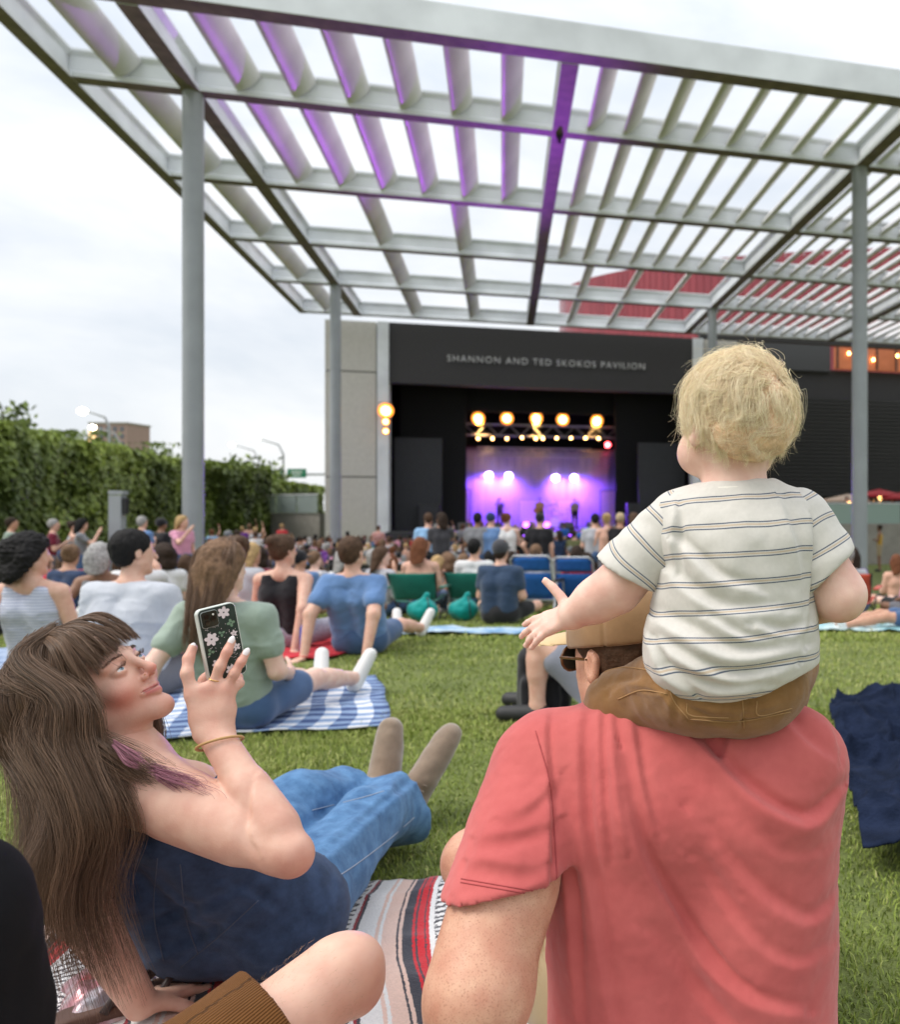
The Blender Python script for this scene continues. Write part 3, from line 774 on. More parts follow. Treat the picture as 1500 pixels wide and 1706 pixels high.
ivy_wall('ivy_wall', [(-30.0, 52, 2.95), (-39, 80, 3.1)], 'far lower ivy covered wall behind the concrete end wall', 14000, 0.34, 3.0)
# concrete end wall and glass rail beyond the ivy
o = empty('retaining_wall', (-25.5, 50, GROUND_B + CAMZ)); tag(o, 'low concrete retaining wall with a glass rail beside the stage', 'wall')
gw = GROUND_B + CAMZ
def line_box(parent, nm, a, b, z0, z1, th, mt, base):
    a, b = Vector((a[0], a[1], 0)), Vector((b[0], b[1], 0)); d = (b - a); R = Matrix.Rotation(math.atan2(d.y, d.x), 3, 'Z'); c = (a + b) / 2
    m = MB(); m.box((c.x - base[0], c.y - base[1], (z0 + z1) / 2 - base[2]), (d.length, th, z1 - z0), R); return m.build(nm, mt, parent)
bs = o.location
line_box(o, 'wall_body', (-28.2, 50.0), (-22.2, 46.5), gw, gw + 2.1, 0.4, M_concrete, bs)
M_glass = mat('rail_glass', (0.45, 0.52, 0.52), 0.12, spec=0.6); M_glass.node_tree.nodes['Principled BSDF'].inputs['Alpha'].default_value = 0.45
for q in range(3): line_box(o, 'glass_pane', (-27.4 + q * 1.7, 49.2 - q * 0.99), (-25.8 + q * 1.7, 48.27 - q * 0.99), gw + 2.12, gw + 3.1, 0.03, M_glass, bs)
line_box(o, 'hand_rail', (-27.6, 49.32), (-22.3, 46.23), gw + 3.12, gw + 3.18, 0.06, M_steel, bs)
# grey post with a hooked head in front of the ivy
o = empty('marker_post', (P(195, 849, 17.2)[0], 17.2, zg(17.2))); m = MB(); m.box((0, 0, 1.12), (0.26, 0.16, 2.24)); m.build('post', M_column, o, bevel=0.01)
m = MB(); m.box((0.02, 0, 2.26 + 0.04), (0.30, 0.17, 0.08)); m.box((-0.09, 0, 2.34 + 0.0), (0.10, 0.16, 0.01)); m.build('cap', M_column, o)
m = MB(); m.box((0.17, 0, 2.02), (0.085, 0.10, 0.34)); m.build('fixture', M_can, o)
tag(o, 'slim grey lamp post with hooked top in front of the ivy', 'post')
# --- opera house: red drum and dark lower facade
M_red = bpy.data.materials.new('red_glass_panel'); M_red.use_nodes = True; N, L, B = nodes_of(M_red)
oi = N.new('ShaderNodeObjectInfo'); rp = N.new('ShaderNodeValToRGB'); rp.color_ramp.elements[0].color = (0.24, 0.022, 0.034, 1); rp.color_ramp.elements[1].color = (0.30, 0.032, 0.045, 1)
L.new(oi.outputs['Random'], rp.inputs['Fac']); L.new(rp.outputs['Color'], B.inputs['Base Color']); B.inputs['Roughness'].default_value = 0.22; B.inputs['Coat Weight'].default_value = 0.4
opera = empty('opera_house', (26, 95, gw)); tag(opera, 'opera house with glossy red panelled drum above dark louvered facade', 'building')
EA, EB, ECX, ECY, EH = 46.0, 20.0, 27.0, 100.0, 27.6
NP = 150; m = MB(); ang = [math.pi + math.pi * (q / NP) for q in range(NP + 1)]
pan = None
for q in range(NP):
    a0, a1 = ang[q], ang[q + 1]; p0 = Vector((ECX + EA * math.cos(a0), ECY + EB * math.sin(a0), 0)); p1 = Vector((ECX + EA * math.cos(a1), ECY + EB * math.sin(a1), 0))
    d = p1 - p0; c = (p0 + p1) / 2
    if pan is None:
        mm = MB(); mm.box((0, 0, 0), (1, 0.3, EH - 6)); pan = mm.build('red_panel', M_red, opera); ob = pan
    else: ob = pan.copy(); link(ob, opera)
    ob.location = (c.x - 26, c.y - 95, 6 + (EH - 6) / 2); ob.rotation_euler = (0, 0, math.atan2(d.y, d.x) + rnd.uniform(-0.02, 0.02)); ob.scale = (d.length - 0.05, 1, 1)
m = MB(); nn_ = 60; ring = [(ECX - 26 + (EA - 0.3) * math.cos(2 * math.pi * q / nn_), ECY - 95 + (EB - 0.3) * math.sin(2 * math.pi * q / nn_)) for q in range(nn_)]
m.prism(ring, (0, 0, 0), (0, 0, EH - 0.3), (1, 0, 0), (0, 1, 0)); m.build('drum_core', mat('drum_core_red', (0.20, 0.012, 0.02), 0.6), opera)
M_louv = mat('facade_louver', (0.020, 0.019, 0.018), 0.6, var=0.2, scale=0.3)
# lower dark facade on the far side of the lawn, aligned with the stage
fu0, fv = 17.2, 25.0
for q in range(26):
    z_ = 0.9 + q * 0.22; m = MB(); c = UV(fu0 + 16, fv, z_); m.box(c - opera.location, (32, 0.25, 0.15), RUV); m.build('louver', M_louv, opera)
m = MB(); c = UV(fu0 + 16, fv + 0.6, 2.9); m.box(c - opera.location, (32, 0.5, 10.6), RUV); m.build('facade_wall', M_header, opera)
uw, _ = ray_v(1392, 587, fv - SV); WZ = 8.85
m = MB(); c = UV((fu0 + uw) / 2 - 0.1, fv + 0.2, WZ - 0.05); m.box(c - opera.location, (uw - fu0 - 0.3, 0.3, 1.5), RUV); m.build('balcony_band', mat('band_grey', (0.045, 0.045, 0.046), 0.5), opera)
M_amber = mat('amber_interior', (0.30, 0.10, 0.05), 0.6, emit=(1.0, 0.26, 0.06), estr=0.16, var=0.5, scale=0.8)
m = MB(); c = UV(uw + 5.0, fv + 0.05, WZ); m.box(c - opera.location, (10.0, 0.3, 1.25), RUV); m.build('window_strip', M_amber, opera)
for q in range(9): m = MB(); c = UV(uw + 0.1 + q * 1.25, fv - 0.14, WZ); m.box(c - opera.location, (0.10, 0.12, 1.25), RUV); m.build('mullion', M_louv, opera)
for q in range(5): m = MB(); c = UV(uw + 0.8 + q * 1.55, fv - 0.2, WZ + 0.2 - 0.3 * (q % 2)); m.tube([c - opera.location, c - opera.location + Vector((0, 0, 0.14))], 0.07, 8); m.build('pendant_lamp', M_warm_s, opera)
m = MB(); c = UV(fu0 + 16, fv + 0.3, WZ + 0.95); m.box(c - opera.location, (32, 0.5, 0.35), RUV); m.build('roof_edge', M_louv, opera)
# terrace: tan wall, glass rail, cafe umbrellas
terr = empty('terrace_wall', UV(17.5, 12.0, GROUND_B)); terr.rotation_euler = (0, 0, ANG); tag(terr, 'tan concrete terrace wall with a green tinted glass rail', 'wall')
m = MB(); m.box((11, 0, 0.85), (22, 0.4, 1.7)); m.build('wall_body', M_concrete, terr)
for q in range(12): m = MB(); m.box((0.9 + q * 1.8, 0, 2.12), (1.74, 0.03, 0.82)); m.build('glass_pane', mat('green_glass', (0.30, 0.40, 0.36), 0.15), terr)
m = MB(); m.box((11, 0, 2.57), (22, 0.07, 0.05)); m.build('hand_rail', M_steel, terr)
m = MB(); m.box((11, 3.6, 0.8), (22, 6.8, 1.6)); m.build('terrace_deck', M_concrete, terr)
M_umb = mat('umbrella_red', (0.42, 0.02, 0.03), 0.7); M_umbt = mat('umbrella_tan', (0.55, 0.42, 0.33), 0.7); M_bulb = mat('bulb_glow', (1, 0.8, 0.5), 0.4, emit=(1.0, 0.58, 0.2), estr=9)
for (px, py, v, mt, lb) in ((1466, 824, 15.0, M_umb, 'red cafe umbrella with a glowing bulb beside the column'), (1414, 832, 15.5, M_umbt, 'tan cafe umbrella with warm lamp on the terrace'), (1510, 828, 14.0, M_umb, 'red cafe umbrella farther along the terrace')):
    d = Vector(((px - PX0) / FPX, 1, (PY0 - py) / FPX)); o_ = Vector((ORG.x, ORG.y, 0)); t = (v + o_.dot(VX)) / d.dot(VX); p = d * t
    zb = GROUND_B + 1.6 + CAMZ; top = p.z + CAMZ + 0.25; o = empty('cafe_umbrella', (p.x, p.y, zb)); h = top - zb
    m = MB(); m.tube([(0, 0, 0), (0, 0, h)], 0.03, 8); m.build('pole', M_steel, o)
    m = MB(); m.tube([(0, 0, h), (0, 0, h - 0.28), (0, 0, h - 0.36)], [0.04, 1.25, 1.25], 8, caps=False); m.build('canopy', mt, o)
    m = MB(); m.tube([(0.0, -0.25, h - 0.50), (0.0, -0.25, h - 0.42), (0.0, -0.25, h - 0.33)], [0.05, 0.12, 0.05], 10); m.build('bulb', M_bulb, o)
    tag(o, lb, 'umbrella')
o = empty('table_lamp', UV(17.0, 15.0, GROUND_B + 1.6)); m = MB(); m.tube([(0, 0, 0), (0, 0, 1.0)], 0.03, 8); m.build('stem', M_can, o)
for q, (x, z) in enumerate(((-0.25, 1.25), (0.05, 1.1), (0.3, 1.0))):
    m = MB(); m.tube([(x, 0, z - 0.12), (x, 0, z), (x, 0, z + 0.14)], [0.05, 0.15, 0.05], 10); m.build('globe', M_bulb, o)
tag(o, 'cluster of glowing amber globe lamps on the terrace', 'lamp')
# --- far town: building, street lamps, highway signs, trees
M_brick = mat('far_brick', (0.32, 0.22, 0.19), 0.9, var=0.08); M_win = mat('far_window', (0.10, 0.11, 0.13), 0.3); M_lit = mat('lit_far_window', (0.6, 0.4, 0.2), 0.5, emit=(1.0, 0.62, 0.3), estr=1.3)
D_ = 150.0; p = P(200, 760, D_); o = empty('apartment_building', (p[0], D_, gw)); top = P(200, 709, D_)[2] - gw
m = MB(); m.box((0, 0, top / 2), (6.6, 6, top)); m.build('wall', M_brick, o)
m = MB(); m.box((0, 0, top + 0.15), (6.9, 6.3, 0.3)); m.build('roof', M_concrete, o)
for r_ in range(4):
    for c_ in range(5):
        m = MB(); m.box((-2.5 + c_ * 1.25, -3.02, top - 0.9 - r_ * 1.3), (0.7, 0.06, 0.8)); m.build('window', M_lit if c_ == 0 else M_win, o)
m = MB(); m.box((-2.9, -3.05, top - 2.5), (0.9, 0.1, 3.6)); m.build('stair_glazing', M_lit, o)
tag(o, 'distant brick apartment block rising above the ivy wall', 'building')
M_pole = mat('lamp_pole', (0.30, 0.31, 0.32), 0.5); M_street = mat('street_lamp_glow', (1, 0.95, 0.8), 0.4, emit=(1.0, 0.90, 0.68), estr=9)
for (px, py, D_, s_, lb) in ((137, 685, 70, 1, 'tall street lamp with a curved arm above the brick building'), (154, 712, 95, 1, 'street lamp in front of the distant brick building'), (386, 741, 120, -1, 'street lamp between the column and the highway signs'), (427, 731, 90, -1, 'tall street lamp above the highway signs')):
    p = P(px, py, D_); h = p[2] - gw; k = D_ / FPX; o = empty('street_lamp', (p[0] + 45 * k, D_, gw))
    m = MB(); m.tube([(0, 0, 0), (0, 0, h - 26 * k), (-8 * k, 0, h - 10 * k), (-45 * k, 0, h + 0.1)], [0.14, 0.11, 0.09, 0.05], 8); m.build('pole', M_pole, o)
    m = MB(); m.tube([(-45 * k - 0.35, 0, h), (-45 * k, 0, h), (-45 * k + 0.35, 0, h)], [0.16, 0.32, 0.16], 10); m.build('luminaire', M_street, o); tag(o, lb, 'street lamp')
M_sgreen = mat('sign_green', (0.005, 0.16, 0.075), 0.5); M_swhite = mat('sign_white', (0.7, 0.72, 0.7), 0.5)
gan = empty('sign_gantry', (P(480, 790, 100)[0], 100, gw)); gx = gan.location.x
a, b = P(440, 790, 100), P(548, 790, 100)
m = MB(); m.tube([(a[0] - gx, 0.4, a[2] - gw), (b[0] - gx, 0.4, b[2] - gw)], 0.14, 6); m.tube([(b[0] - gx, 0.4, 0), (b[0] - gx, 0.4, b[2] - gw)], 0.2, 8); m.build('gantry_frame', M_pole, gan)
for (x0, x1, y0, y1) in ((448, 474, 783, 796), (479, 510, 781, 796)):
    q0, q1 = P(x0, y1, 100), P(x1, y0, 100); c = (q0 + q1) / 2
    m = MB(); m.box((c[0] - gx, 0, c[2] - gw), (q1[0] - q0[0], 0.1, q1[2] - q0[2])); sg = m.build('sign_face', M_sgreen, gan)
    m = MB(); m.box((c[0] - gx, -0.06, c[2] - gw + 0.15), ((q1[0] - q0[0]) * 0.6, 0.02, 0.14)); m.box((c[0] - gx, -0.06, c[2] - gw - 0.2), ((q1[0] - q0[0]) * 0.45, 0.02, 0.12)); m.build('sign_legend', M_swhite, sg)
tag(gan, 'two green highway signs on a gantry beyond the ivy wall', 'highway sign')
M_bark = mat('bark', (0.06, 0.045, 0.03), 0.9, var=0.2); 
def far_tree(px, py_top, D_, w, label, n=900):
    p = P(px, py_top, D_); h = p[2] - gw; o = empty('tree', (p[0], D_, gw))
    m = MB(); m.tube([(0, 0, 0), (0.1, 0, h * 0.5), (0, 0.1, h * 0.85)], [0.25, 0.16, 0.04], 8)
    for q in range(7):
        a = q * 0.9; z = h * (0.45 + 0.06 * q); m.tube([(0.05, 0, z), (math.cos(a) * w * 0.35, math.sin(a) * w * 0.35, z + h * 0.16)], [0.07, 0.02], 5)
    m.build('trunk', M_bark, o)
    cl = rng.normal(0, 1, (14, 3)) * [w * 0.26, w * 0.26, h * 0.10] + [0, 0, h * 0.80]
    C = cl[rng.integers(0, 14, n)] + rng.normal(0, 1, (n, 3)) * w * 0.09; C[:, 2] = np.minimum(C[:, 2], h)
    a1 = rng.normal(0, 1, (n, 3)); a1 /= np.linalg.norm(a1, axis=1)[:, None]; a2 = np.cross(a1, rng.normal(0, 1, (n, 3))); a2 /= np.linalg.norm(a2, axis=1)[:, None]; s_ = 0.28
    cr = mesh_obj('crown', np.stack([C - a1 * s_, C + a2 * s_ * 0.6, C + a1 * s_, C - a2 * s_ * 0.6], 1).reshape(-1, 3), np.arange(n * 4).reshape(-1, 4), M_ivy, o)
    set_attr(cr, 'tint', np.repeat(np.clip(rng.normal(0.4, 0.15, n), 0, 1), 4)); tag(o, label, 'tree')
far_tree(425, 762, 75, 6, 'thin leafy tree in front of the highway signs', 500); far_tree(150, 722, 80, 7, 'leafy tree below the distant brick building')
far_tree(275, 742, 85, 8, 'leafy tree just behind the tall column'); far_tree(4, 672, 50, 5, 'tree top at the near end of the ivy wall', 700); far_tree(395, 772, 85, 6, 'small tree beside the far street lamp', 400)

# ================================================================== PEOPLE
def skin_mat(name, col, mott=0.10, freckle=0.0, blush=None):
    if name in MATS: return MATS[name]
    m = bpy.data.materials.new(name); m.use_nodes = True; MATS[name] = m; N, L, B = nodes_of(m)
    B.inputs['Roughness'].default_value = 0.48; B.inputs['Specular IOR Level'].default_value = 0.35
    B.inputs['Subsurface Weight'].default_value = 0.12; B.inputs['Subsurface Radius'].default_value = (0.010, 0.004, 0.002); B.inputs['Subsurface Scale'].default_value = 0.6
    tc = N.new('ShaderNodeTexCoord'); n = N.new('ShaderNodeTexNoise'); n.inputs['Scale'].default_value = 28; n.inputs['Detail'].default_value = 6
    L.new(tc.outputs['Object'], n.inputs['Vector'])
    r = N.new('ShaderNodeValToRGB'); r.color_ramp.elements[0].position = 0.32; r.color_ramp.elements[1].position = 0.68
    r.color_ramp.elements[0].color = (col[0] * (1 - mott * 0.6), col[1] * (1 - mott * 1.4), col[2] * (1 - mott * 1.5), 1)
    r.color_ramp.elements[1].color = (min(1, col[0] * (1 + mott * 0.6)), col[1] * (1 + mott), col[2] * (1 + mott), 1)
    L.new(n.outputs['Fac'], r.inputs['Fac']); out = r.outputs['Color']
    def mixin(fac_socket, c, out, mode='MIX'):
        mx = N.new('ShaderNodeMix'); mx.data_type = 'RGBA'; mx.blend_type = mode; L.new(fac_socket, mx.inputs['Factor']); L.new(out, mx.inputs['A']); mx.inputs['B'].default_value = (*c, 1); return mx.outputs['Result']
    if freckle:
        v = N.new('ShaderNodeTexNoise'); v.inputs['Scale'].default_value = 480; v.inputs['Detail'].default_value = 1.5; L.new(tc.outputs['Object'], v.inputs['Vector'])
        fr = N.new('ShaderNodeMapRange'); fr.inputs['From Min'].default_value = 0.56; fr.inputs['From Max'].default_value = 0.70; fr.inputs['To Max'].default_value = freckle; L.new(v.outputs['Fac'], fr.inputs['Value'])
        out = mixin(fr.outputs['Result'], (col[0] * 0.55, col[1] * 0.36, col[2] * 0.30), out)
    if blush:
        for nm, c in blush:
            a = N.new('ShaderNodeAttribute'); a.attribute_name = nm; out = mixin(a.outputs['Fac'], c, out)
    L.new(out, B.inputs['Base Color'])
    n2 = N.new('ShaderNodeTexNoise'); n2.inputs['Scale'].default_value = 330; n2.inputs['Detail'].default_value = 3; L.new(tc.outputs['Object'], n2.inputs['Vector'])
    bp = N.new('ShaderNodeBump'); bp.inputs['Strength'].default_value = 0.30; bp.inputs['Distance'].default_value = 0.0010; L.new(n2.outputs['Fac'], bp.inputs['Height']); L.new(bp.outputs['Normal'], B.inputs['Normal'])
    return m

def fabric_mat(name, col, rough=0.85, var=0.12, scale=10, weave=900, wstr=0.35, sheen=0.25, fade=None, rib=None):
    """cloth: broad fading, fine weave relief; rib = (axis, frequency) gives corduroy wales"""
    if name in MATS: return MATS[name]
    m = bpy.data.materials.new(name); m.use_nodes = True; MATS[name] = m; N, L, B = nodes_of(m)
    B.inputs['Roughness'].default_value = rough; B.inputs['Specular IOR Level'].default_value = 0.15; B.inputs['Sheen Weight'].default_value = sheen
    tc = N.new('ShaderNodeTexCoord'); n = N.new('ShaderNodeTexNoise'); n.inputs['Scale'].default_value = scale; n.inputs['Detail'].default_value = 8; n.inputs['Roughness'].default_value = 0.65
    L.new(tc.outputs['Object'], n.inputs['Vector']); r = N.new('ShaderNodeValToRGB'); r.color_ramp.elements[0].position = 0.25; r.color_ramp.elements[1].position = 0.75
    c2 = fade or tuple(min(1, c * (1 + var)) for c in col)
    r.color_ramp.elements[0].color = (*[c * (1 - var) for c in col], 1); r.color_ramp.elements[1].color = (*c2, 1)
    L.new(n.outputs['Fac'], r.inputs['Fac']); L.new(r.outputs['Color'], B.inputs['Base Color'])
    n2 = N.new('ShaderNodeTexNoise'); n2.inputs['Scale'].default_value = weave; n2.inputs['Detail'].default_value = 2; L.new(tc.outputs['Object'], n2.inputs['Vector'])
    bp = N.new('ShaderNodeBump'); bp.inputs['Strength'].default_value = wstr; bp.inputs['Distance'].default_value = 0.0015; L.new(n2.outputs['Fac'], bp.inputs['Height']); last = bp
    if rib:
        at = N.new('ShaderNodeAttribute'); at.attribute_name = 'rib'; sn = N.new('ShaderNodeMath'); sn.operation = 'SINE'; ml = N.new('ShaderNodeMath'); ml.operation = 'MULTIPLY'; ml.inputs[1].default_value = rib
        L.new(at.outputs['Fac'], ml.inputs[0]); L.new(ml.outputs[0], sn.inputs[0]); b2 = N.new('ShaderNodeBump'); b2.inputs['Strength'].default_value = 0.8; b2.inputs['Distance'].default_value = 0.0012
        L.new(sn.outputs[0], b2.inputs['Height']); L.new(bp.outputs['Normal'], b2.inputs['Normal']); last = b2
        mp = N.new('ShaderNodeMapRange'); mp.inputs['From Min'].default_value = -1; mp.inputs['To Min'].default_value = 0.62; mp.inputs['To Max'].default_value = 1.1; L.new(sn.outputs[0], mp.inputs['Value'])
        vm = N.new('ShaderNodeVectorMath'); vm.operation = 'SCALE'; L.new(r.outputs['Color'], vm.inputs[0]); L.new(mp.outputs['Result'], vm.inputs['Scale']); L.new(vm.outputs['Vector'], B.inputs['Base Color'])
    L.new(last.outputs['Normal'], B.inputs['Normal']); return m

def unit(v): v = np.asarray(v, float); return v / np.linalg.norm(v)
def frame(f, u):
    f = unit(f); u = np.asarray(u, float); u = unit(u - f * (u @ f)); r = np.cross(f, u); return r, f, u
def rotv(v, ax, a):
    v, ax = np.asarray(v, float), unit(ax); return v * math.cos(a) + np.cross(ax, v) * math.sin(a) + ax * (ax @ v) * (1 - math.cos(a))

def hand(s, W, d, n, sc=1.0, side=1, curl=(0.25, 0.3, 0.3, 0.3), tcurl=0.2, spread=0.10, fat=1.0, k=0.005, lab=0, cj=None, tdir=None):
    """five-fingered hand: W wrist, d towards the fingers, n out of the palm, side = +-1 puts the thumb along side*(d x n)"""
    d = unit(d); n = unit(np.asarray(n, float) - d * (np.asarray(n, float) @ d)); t = np.cross(d, n) * side; W = np.asarray(W, float); tips = []
    lat = (0.029, 0.010, -0.009, -0.026); dist = (0.088, 0.091, 0.086, 0.077)
    PH = ((0.043, 0.026, 0.020), (0.047, 0.030, 0.021), (0.043, 0.028, 0.021), (0.033, 0.021, 0.019))
    for i in range(4):
        kn = W + (d * dist[i] + t * lat[i]) * sc
        s.cone(W + (t * lat[i] * 0.55 + d * 0.004) * sc, kn, 0.0155 * sc * fat, 0.0112 * sc * fat, 0.010 * sc, lab=lab)
        dd = rotv(d, n, -side * spread * (1.5 - i) * (1 if True else 0)); p = kn
        c3 = cj[i] if cj is not None else (curl[i], curl[i] * 1.2, curl[i] * 0.8)
        for j in range(3):
            ax = np.cross(dd, n); ax = unit(ax) if np.linalg.norm(ax) > 1e-6 else t
            nd = rotv(dd, np.cross(d, n), c3[j]); q = p + nd * PH[i][j] * sc; r0 = (0.0096 - 0.0011 * j) * sc * fat * (0.9 if i == 3 else 1)
            s.cone(p, q, r0, r0 * 0.9, k * sc if j else 0.008 * sc, lab=lab)
            s.ball(q, r0 * 0.98, 0.003 * sc, lab=lab); p, dd = q, nd
        tips.append((p, dd))
    b = W + (d * 0.022 + t * 0.022) * sc; td = unit(d * 0.62 + t * 0.72 + n * 0.35) if tdir is None else unit(tdir); p = b
    for j, (ln, r0) in enumerate(((0.042, 0.0150), (0.034, 0.0115), (0.027, 0.0102))):
        q = p + td * ln * sc; s.cone(p, q, r0 * sc * fat, (0.0112, 0.0105, 0.0085)[j] * sc * fat, 0.012 * sc if j == 0 else k * sc, lab=lab); p = q
        td = unit(rotv(td, np.cross(td, -t + n * 0.3), tcurl))
    tips.append((p, td)); return tips

def head_basic(s, C, f, u, sc=1.0, lab=0, jaw=1.0, ears=True, detail=False):
    r, f, u = frame(f, u); R = np.array([r, f, u]); C = np.asarray(C, float)
    def H(x, y, z): return C + (r * x + f * y + u * z) * sc
    s.ell(H(0, -0.012, 0.032), np.array([0.074, 0.093, 0.084]) * sc, R, 0.02, lab=lab)
    s.ell(H(0, 0.028, -0.025), np.array([0.058, 0.060, 0.082]) * sc, R, 0.025, lab=lab)
    for q in (-1, 1):
        s.cone(H(0.048 * q, 0.0, -0.050), H(0.010 * q, 0.066, -0.098 * jaw), 0.022 * sc, 0.016 * sc, 0.025, lab=lab)
        if ears:
            s.ell(H(0.078 * q, -0.012, -0.004), np.array([0.0085, 0.017, 0.029]) * sc, R, 0.006, lab=lab); s.ell(H(0.0845 * q, -0.010, -0.002), np.array([0.005, 0.010, 0.018]) * sc, R, 0.004, op='s')
    s.cone(H(0, 0.086, 0.010), H(0, 0.106, -0.030), 0.008 * sc, 0.012 * sc, 0.012, lab=lab)
    return H, R

def loft_cap(name, H, R, C, sc, mt, parent, grow=0.010, zcut=None, vox=0.006, extra=None, nz=0.004, face_y=0.055, face_z=0.045):
    """short hair as a shell over the skull, open over the face"""
    s = SDF(); s.ell(H(0, -0.016, 0.036), np.array([0.074 + grow, 0.093 + grow, 0.084 + grow]) * sc, R, 0.02)
    s.ell(H(0, -0.045, -0.02), np.array([0.066, 0.055, 0.07]) * sc, R, 0.02)
    if extra: extra(s)
    s.plane(H(0, face_y, face_z), R[1] * 0.75 - R[2] * 0.66, 0.01); s.plane(H(0, 0, -0.075), -R[2] + 0.25 * R[1], 0.01)
    V, F = s.mesh(vox); Nn = normals(V, F); V = V + Nn * (vnoise(V, 60 / sc, 3) * nz)[:, None]
    return mesh_obj(name, V, F, mt, parent, smooth=True)

HAIRC = {}
def hair_flat(name, col): return mat('hair_' + name, col, 0.7, var=0.35, scale=45, bump=0.4, bscale=120, detail=6, spec=0.2)

from mathutils.bvhtree import BVHTree
def seam(o, root, lines, r, mt, name='stitching', lift=0.3):
    """raised stitching laid on a garment: pixel polylines cast onto its surface"""
    me = o.data; bv = BVHTree.FromPolygons([v.co.copy() for v in me.vertices], [tuple(p.vertices) for p in me.polygons]); org = Vector((0, 0, CAMZ)) - Vector(root.location); m = MB(); ok = False
    for ln in lines:
        q = spline(np.array([(x, y, 0) for x, y in ln], float), max(6, 8 * len(ln)))
        run = []
        for x, y, _ in q:
            h, n_, _, _ = bv.ray_cast(org, Vector(((x - PX0) / FPX, 1, (PY0 - y) / FPX)).normalized())
            if h is not None and (not run or (h - run[-1]).length < 0.06): run.append(h + n_ * r * lift)
            elif len(run) > 3: m.tube(run, r, 5); ok = True; run = []
        if len(run) > 3: m.tube(run, r, 5); ok = True
    if ok: m.build(name, mt, o, smooth='all')

# ------------------------------------------------------------------ man in the salmon shirt
man = empty('person', (-0.03, 1.27, 0.0)); tag(man, 'man in salmon T-shirt and tan cap carrying a toddler on his shoulders', 'person')
MO = np.array(man.location)
def put(name, V, F, mt, parent, root):
    return mesh_obj(name, np.asarray(V) - np.array(root.location), F, mt, parent, smooth=True)
SK_MAN = skin_mat('skin_man', (0.62, 0.345, 0.235), 0.16, freckle=0.55)
ms = SDF()
HC = np.array([-0.166, 1.42, 0.705]); Hh, HR = head_basic(ms, HC, (-0.76, 0.64, -0.10), (-0.02, 0.05, 1), 1.02)
ms.cone((-0.05, 1.30, 0.60), (-0.105, 1.43, 0.69), 0.066, 0.060, 0.03)
SHL, ELL = np.array([-0.272, 1.26, 0.572]), np.array([-0.305, 1.055, 0.345])
ms.cone(SHL, ELL, 0.066, 0.058, 0.02); ms.cone(SHL * 0.45 + ELL * 0.55 + [0, -0.012, 0], ELL * 0.8 + SHL * 0.2 + [-0.008, -0.01, 0.0], 0.064, 0.058, 0.03)
WRL = np.array([-0.36, 1.16, 0.115]); ms.cone(ELL, WRL, 0.060, 0.032, 0.02); ms.cone(ELL, ELL * 0.6 + WRL * 0.4, 0.060, 0.052, 0.03)
hand(ms, WRL, (-0.1, 0.75, -0.45), (0, -0.3, -1), 1.05, side=-1, curl=(0.1, 0.1, 0.1, 0.1))
SHR, ELR, WRR = np.array([0.115, 1.27, 0.572]), np.array([0.095, 1.43, 0.36]), np.array([0.03, 1.58, 0.50])
ms.cone(SHR, ELR, 0.060, 0.048, 0.02); ms.cone(ELR, WRR, 0.048, 0.031, 0.02); hand(ms, WRR, (-0.4, 0.1, 0.9), (0, -1, 0), 1.0, side=1, curl=(0.6,) * 4)
for q in (-1, 1): ms.cone((-0.041 + 0.09 * q, 1.27, 0.14), (-0.041 + 0.095 * q, 1.275, 0.50), 0.105, 0.105, 0.03)
ms.cone((-0.12, 1.28, 0.53), (0.04, 1.28, 0.53), 0.10, 0.10, 0.03)
HIPL, KNL, ANL = np.array([-0.14, 1.30, 0.14]), np.array([-0.472, 1.60, 0.285]), np.array([-0.17, 1.78, 0.09])
HIPR, KNR, ANR = np.array([0.055, 1.30, 0.14]), np.array([0.12, 1.70, 0.27]), np.array([-0.10, 1.86, 0.09])
for h_, kn, an in ((HIPL, KNL, ANL), (HIPR, KNR, ANR)):
    ms.cone(h_, kn, 0.095, 0.060, 0.03); ms.cone(kn, an, 0.056, 0.040, 0.02); ms.cone(kn * 0.7 + an * 0.3, kn * 0.45 + an * 0.55, 0.060, 0.050, 0.03)
    ms.cone(an, an + [0.0, 0.16, -0.03], 0.04, 0.03, 0.02)
V, F = ms.mesh(0.0055); put('body', V, F, SK_MAN, man, man)

# shirt
SLE = SHL * 0.30 + ELL * 0.70; ax = unit(ELL - SHL)
tor = SDF()
for q in (-1, 1): tor.cone((-0.041 + 0.094 * q, 1.265, 0.05), (-0.041 + 0.101 * q, 1.265, 0.48), 0.124, 0.120, 0.05)
tor.cone((-0.13, 1.265, 0.535), (0.05, 1.265, 0.535), 0.112, 0.112, 0.05)
tor.cone((-0.045, 1.29, 0.612), SHL + [0.02, 0, 0.008], 0.078, 0.075, 0.05); tor.cone((-0.02, 1.29, 0.612), SHR + [-0.01, 0, 0.008], 0.078, 0.072, 0.05)
tor.cone(SHR, SHR * 0.4 + ELR * 0.6, 0.075, 0.078, 0.04)
slv = SDF(); slv.cone(SHL + [0.008, 0, 0], ELL + ax * 0.03, 0.079, 0.091, 0.0); slv.plane((-0.29, 1.06, 0.463), (0.16, -0.10, -1), 0.003)
slv.cone(SLE - ax * 0.06, ELL + ax * 0.2, 0.069, 0.078, 0.004, op='s')
slo, shi = slv.bounds()
tor.ops.append(('u', lambda X: slv.at(X), slo, shi, 0.018, 0))
tor.plane((-0.05, 1.33, 0.685), (-0.1, 0.5, 1.0), 0.008)
V, F = tor.mesh(0.0040, relax=2)
V = np.asarray(V, float)
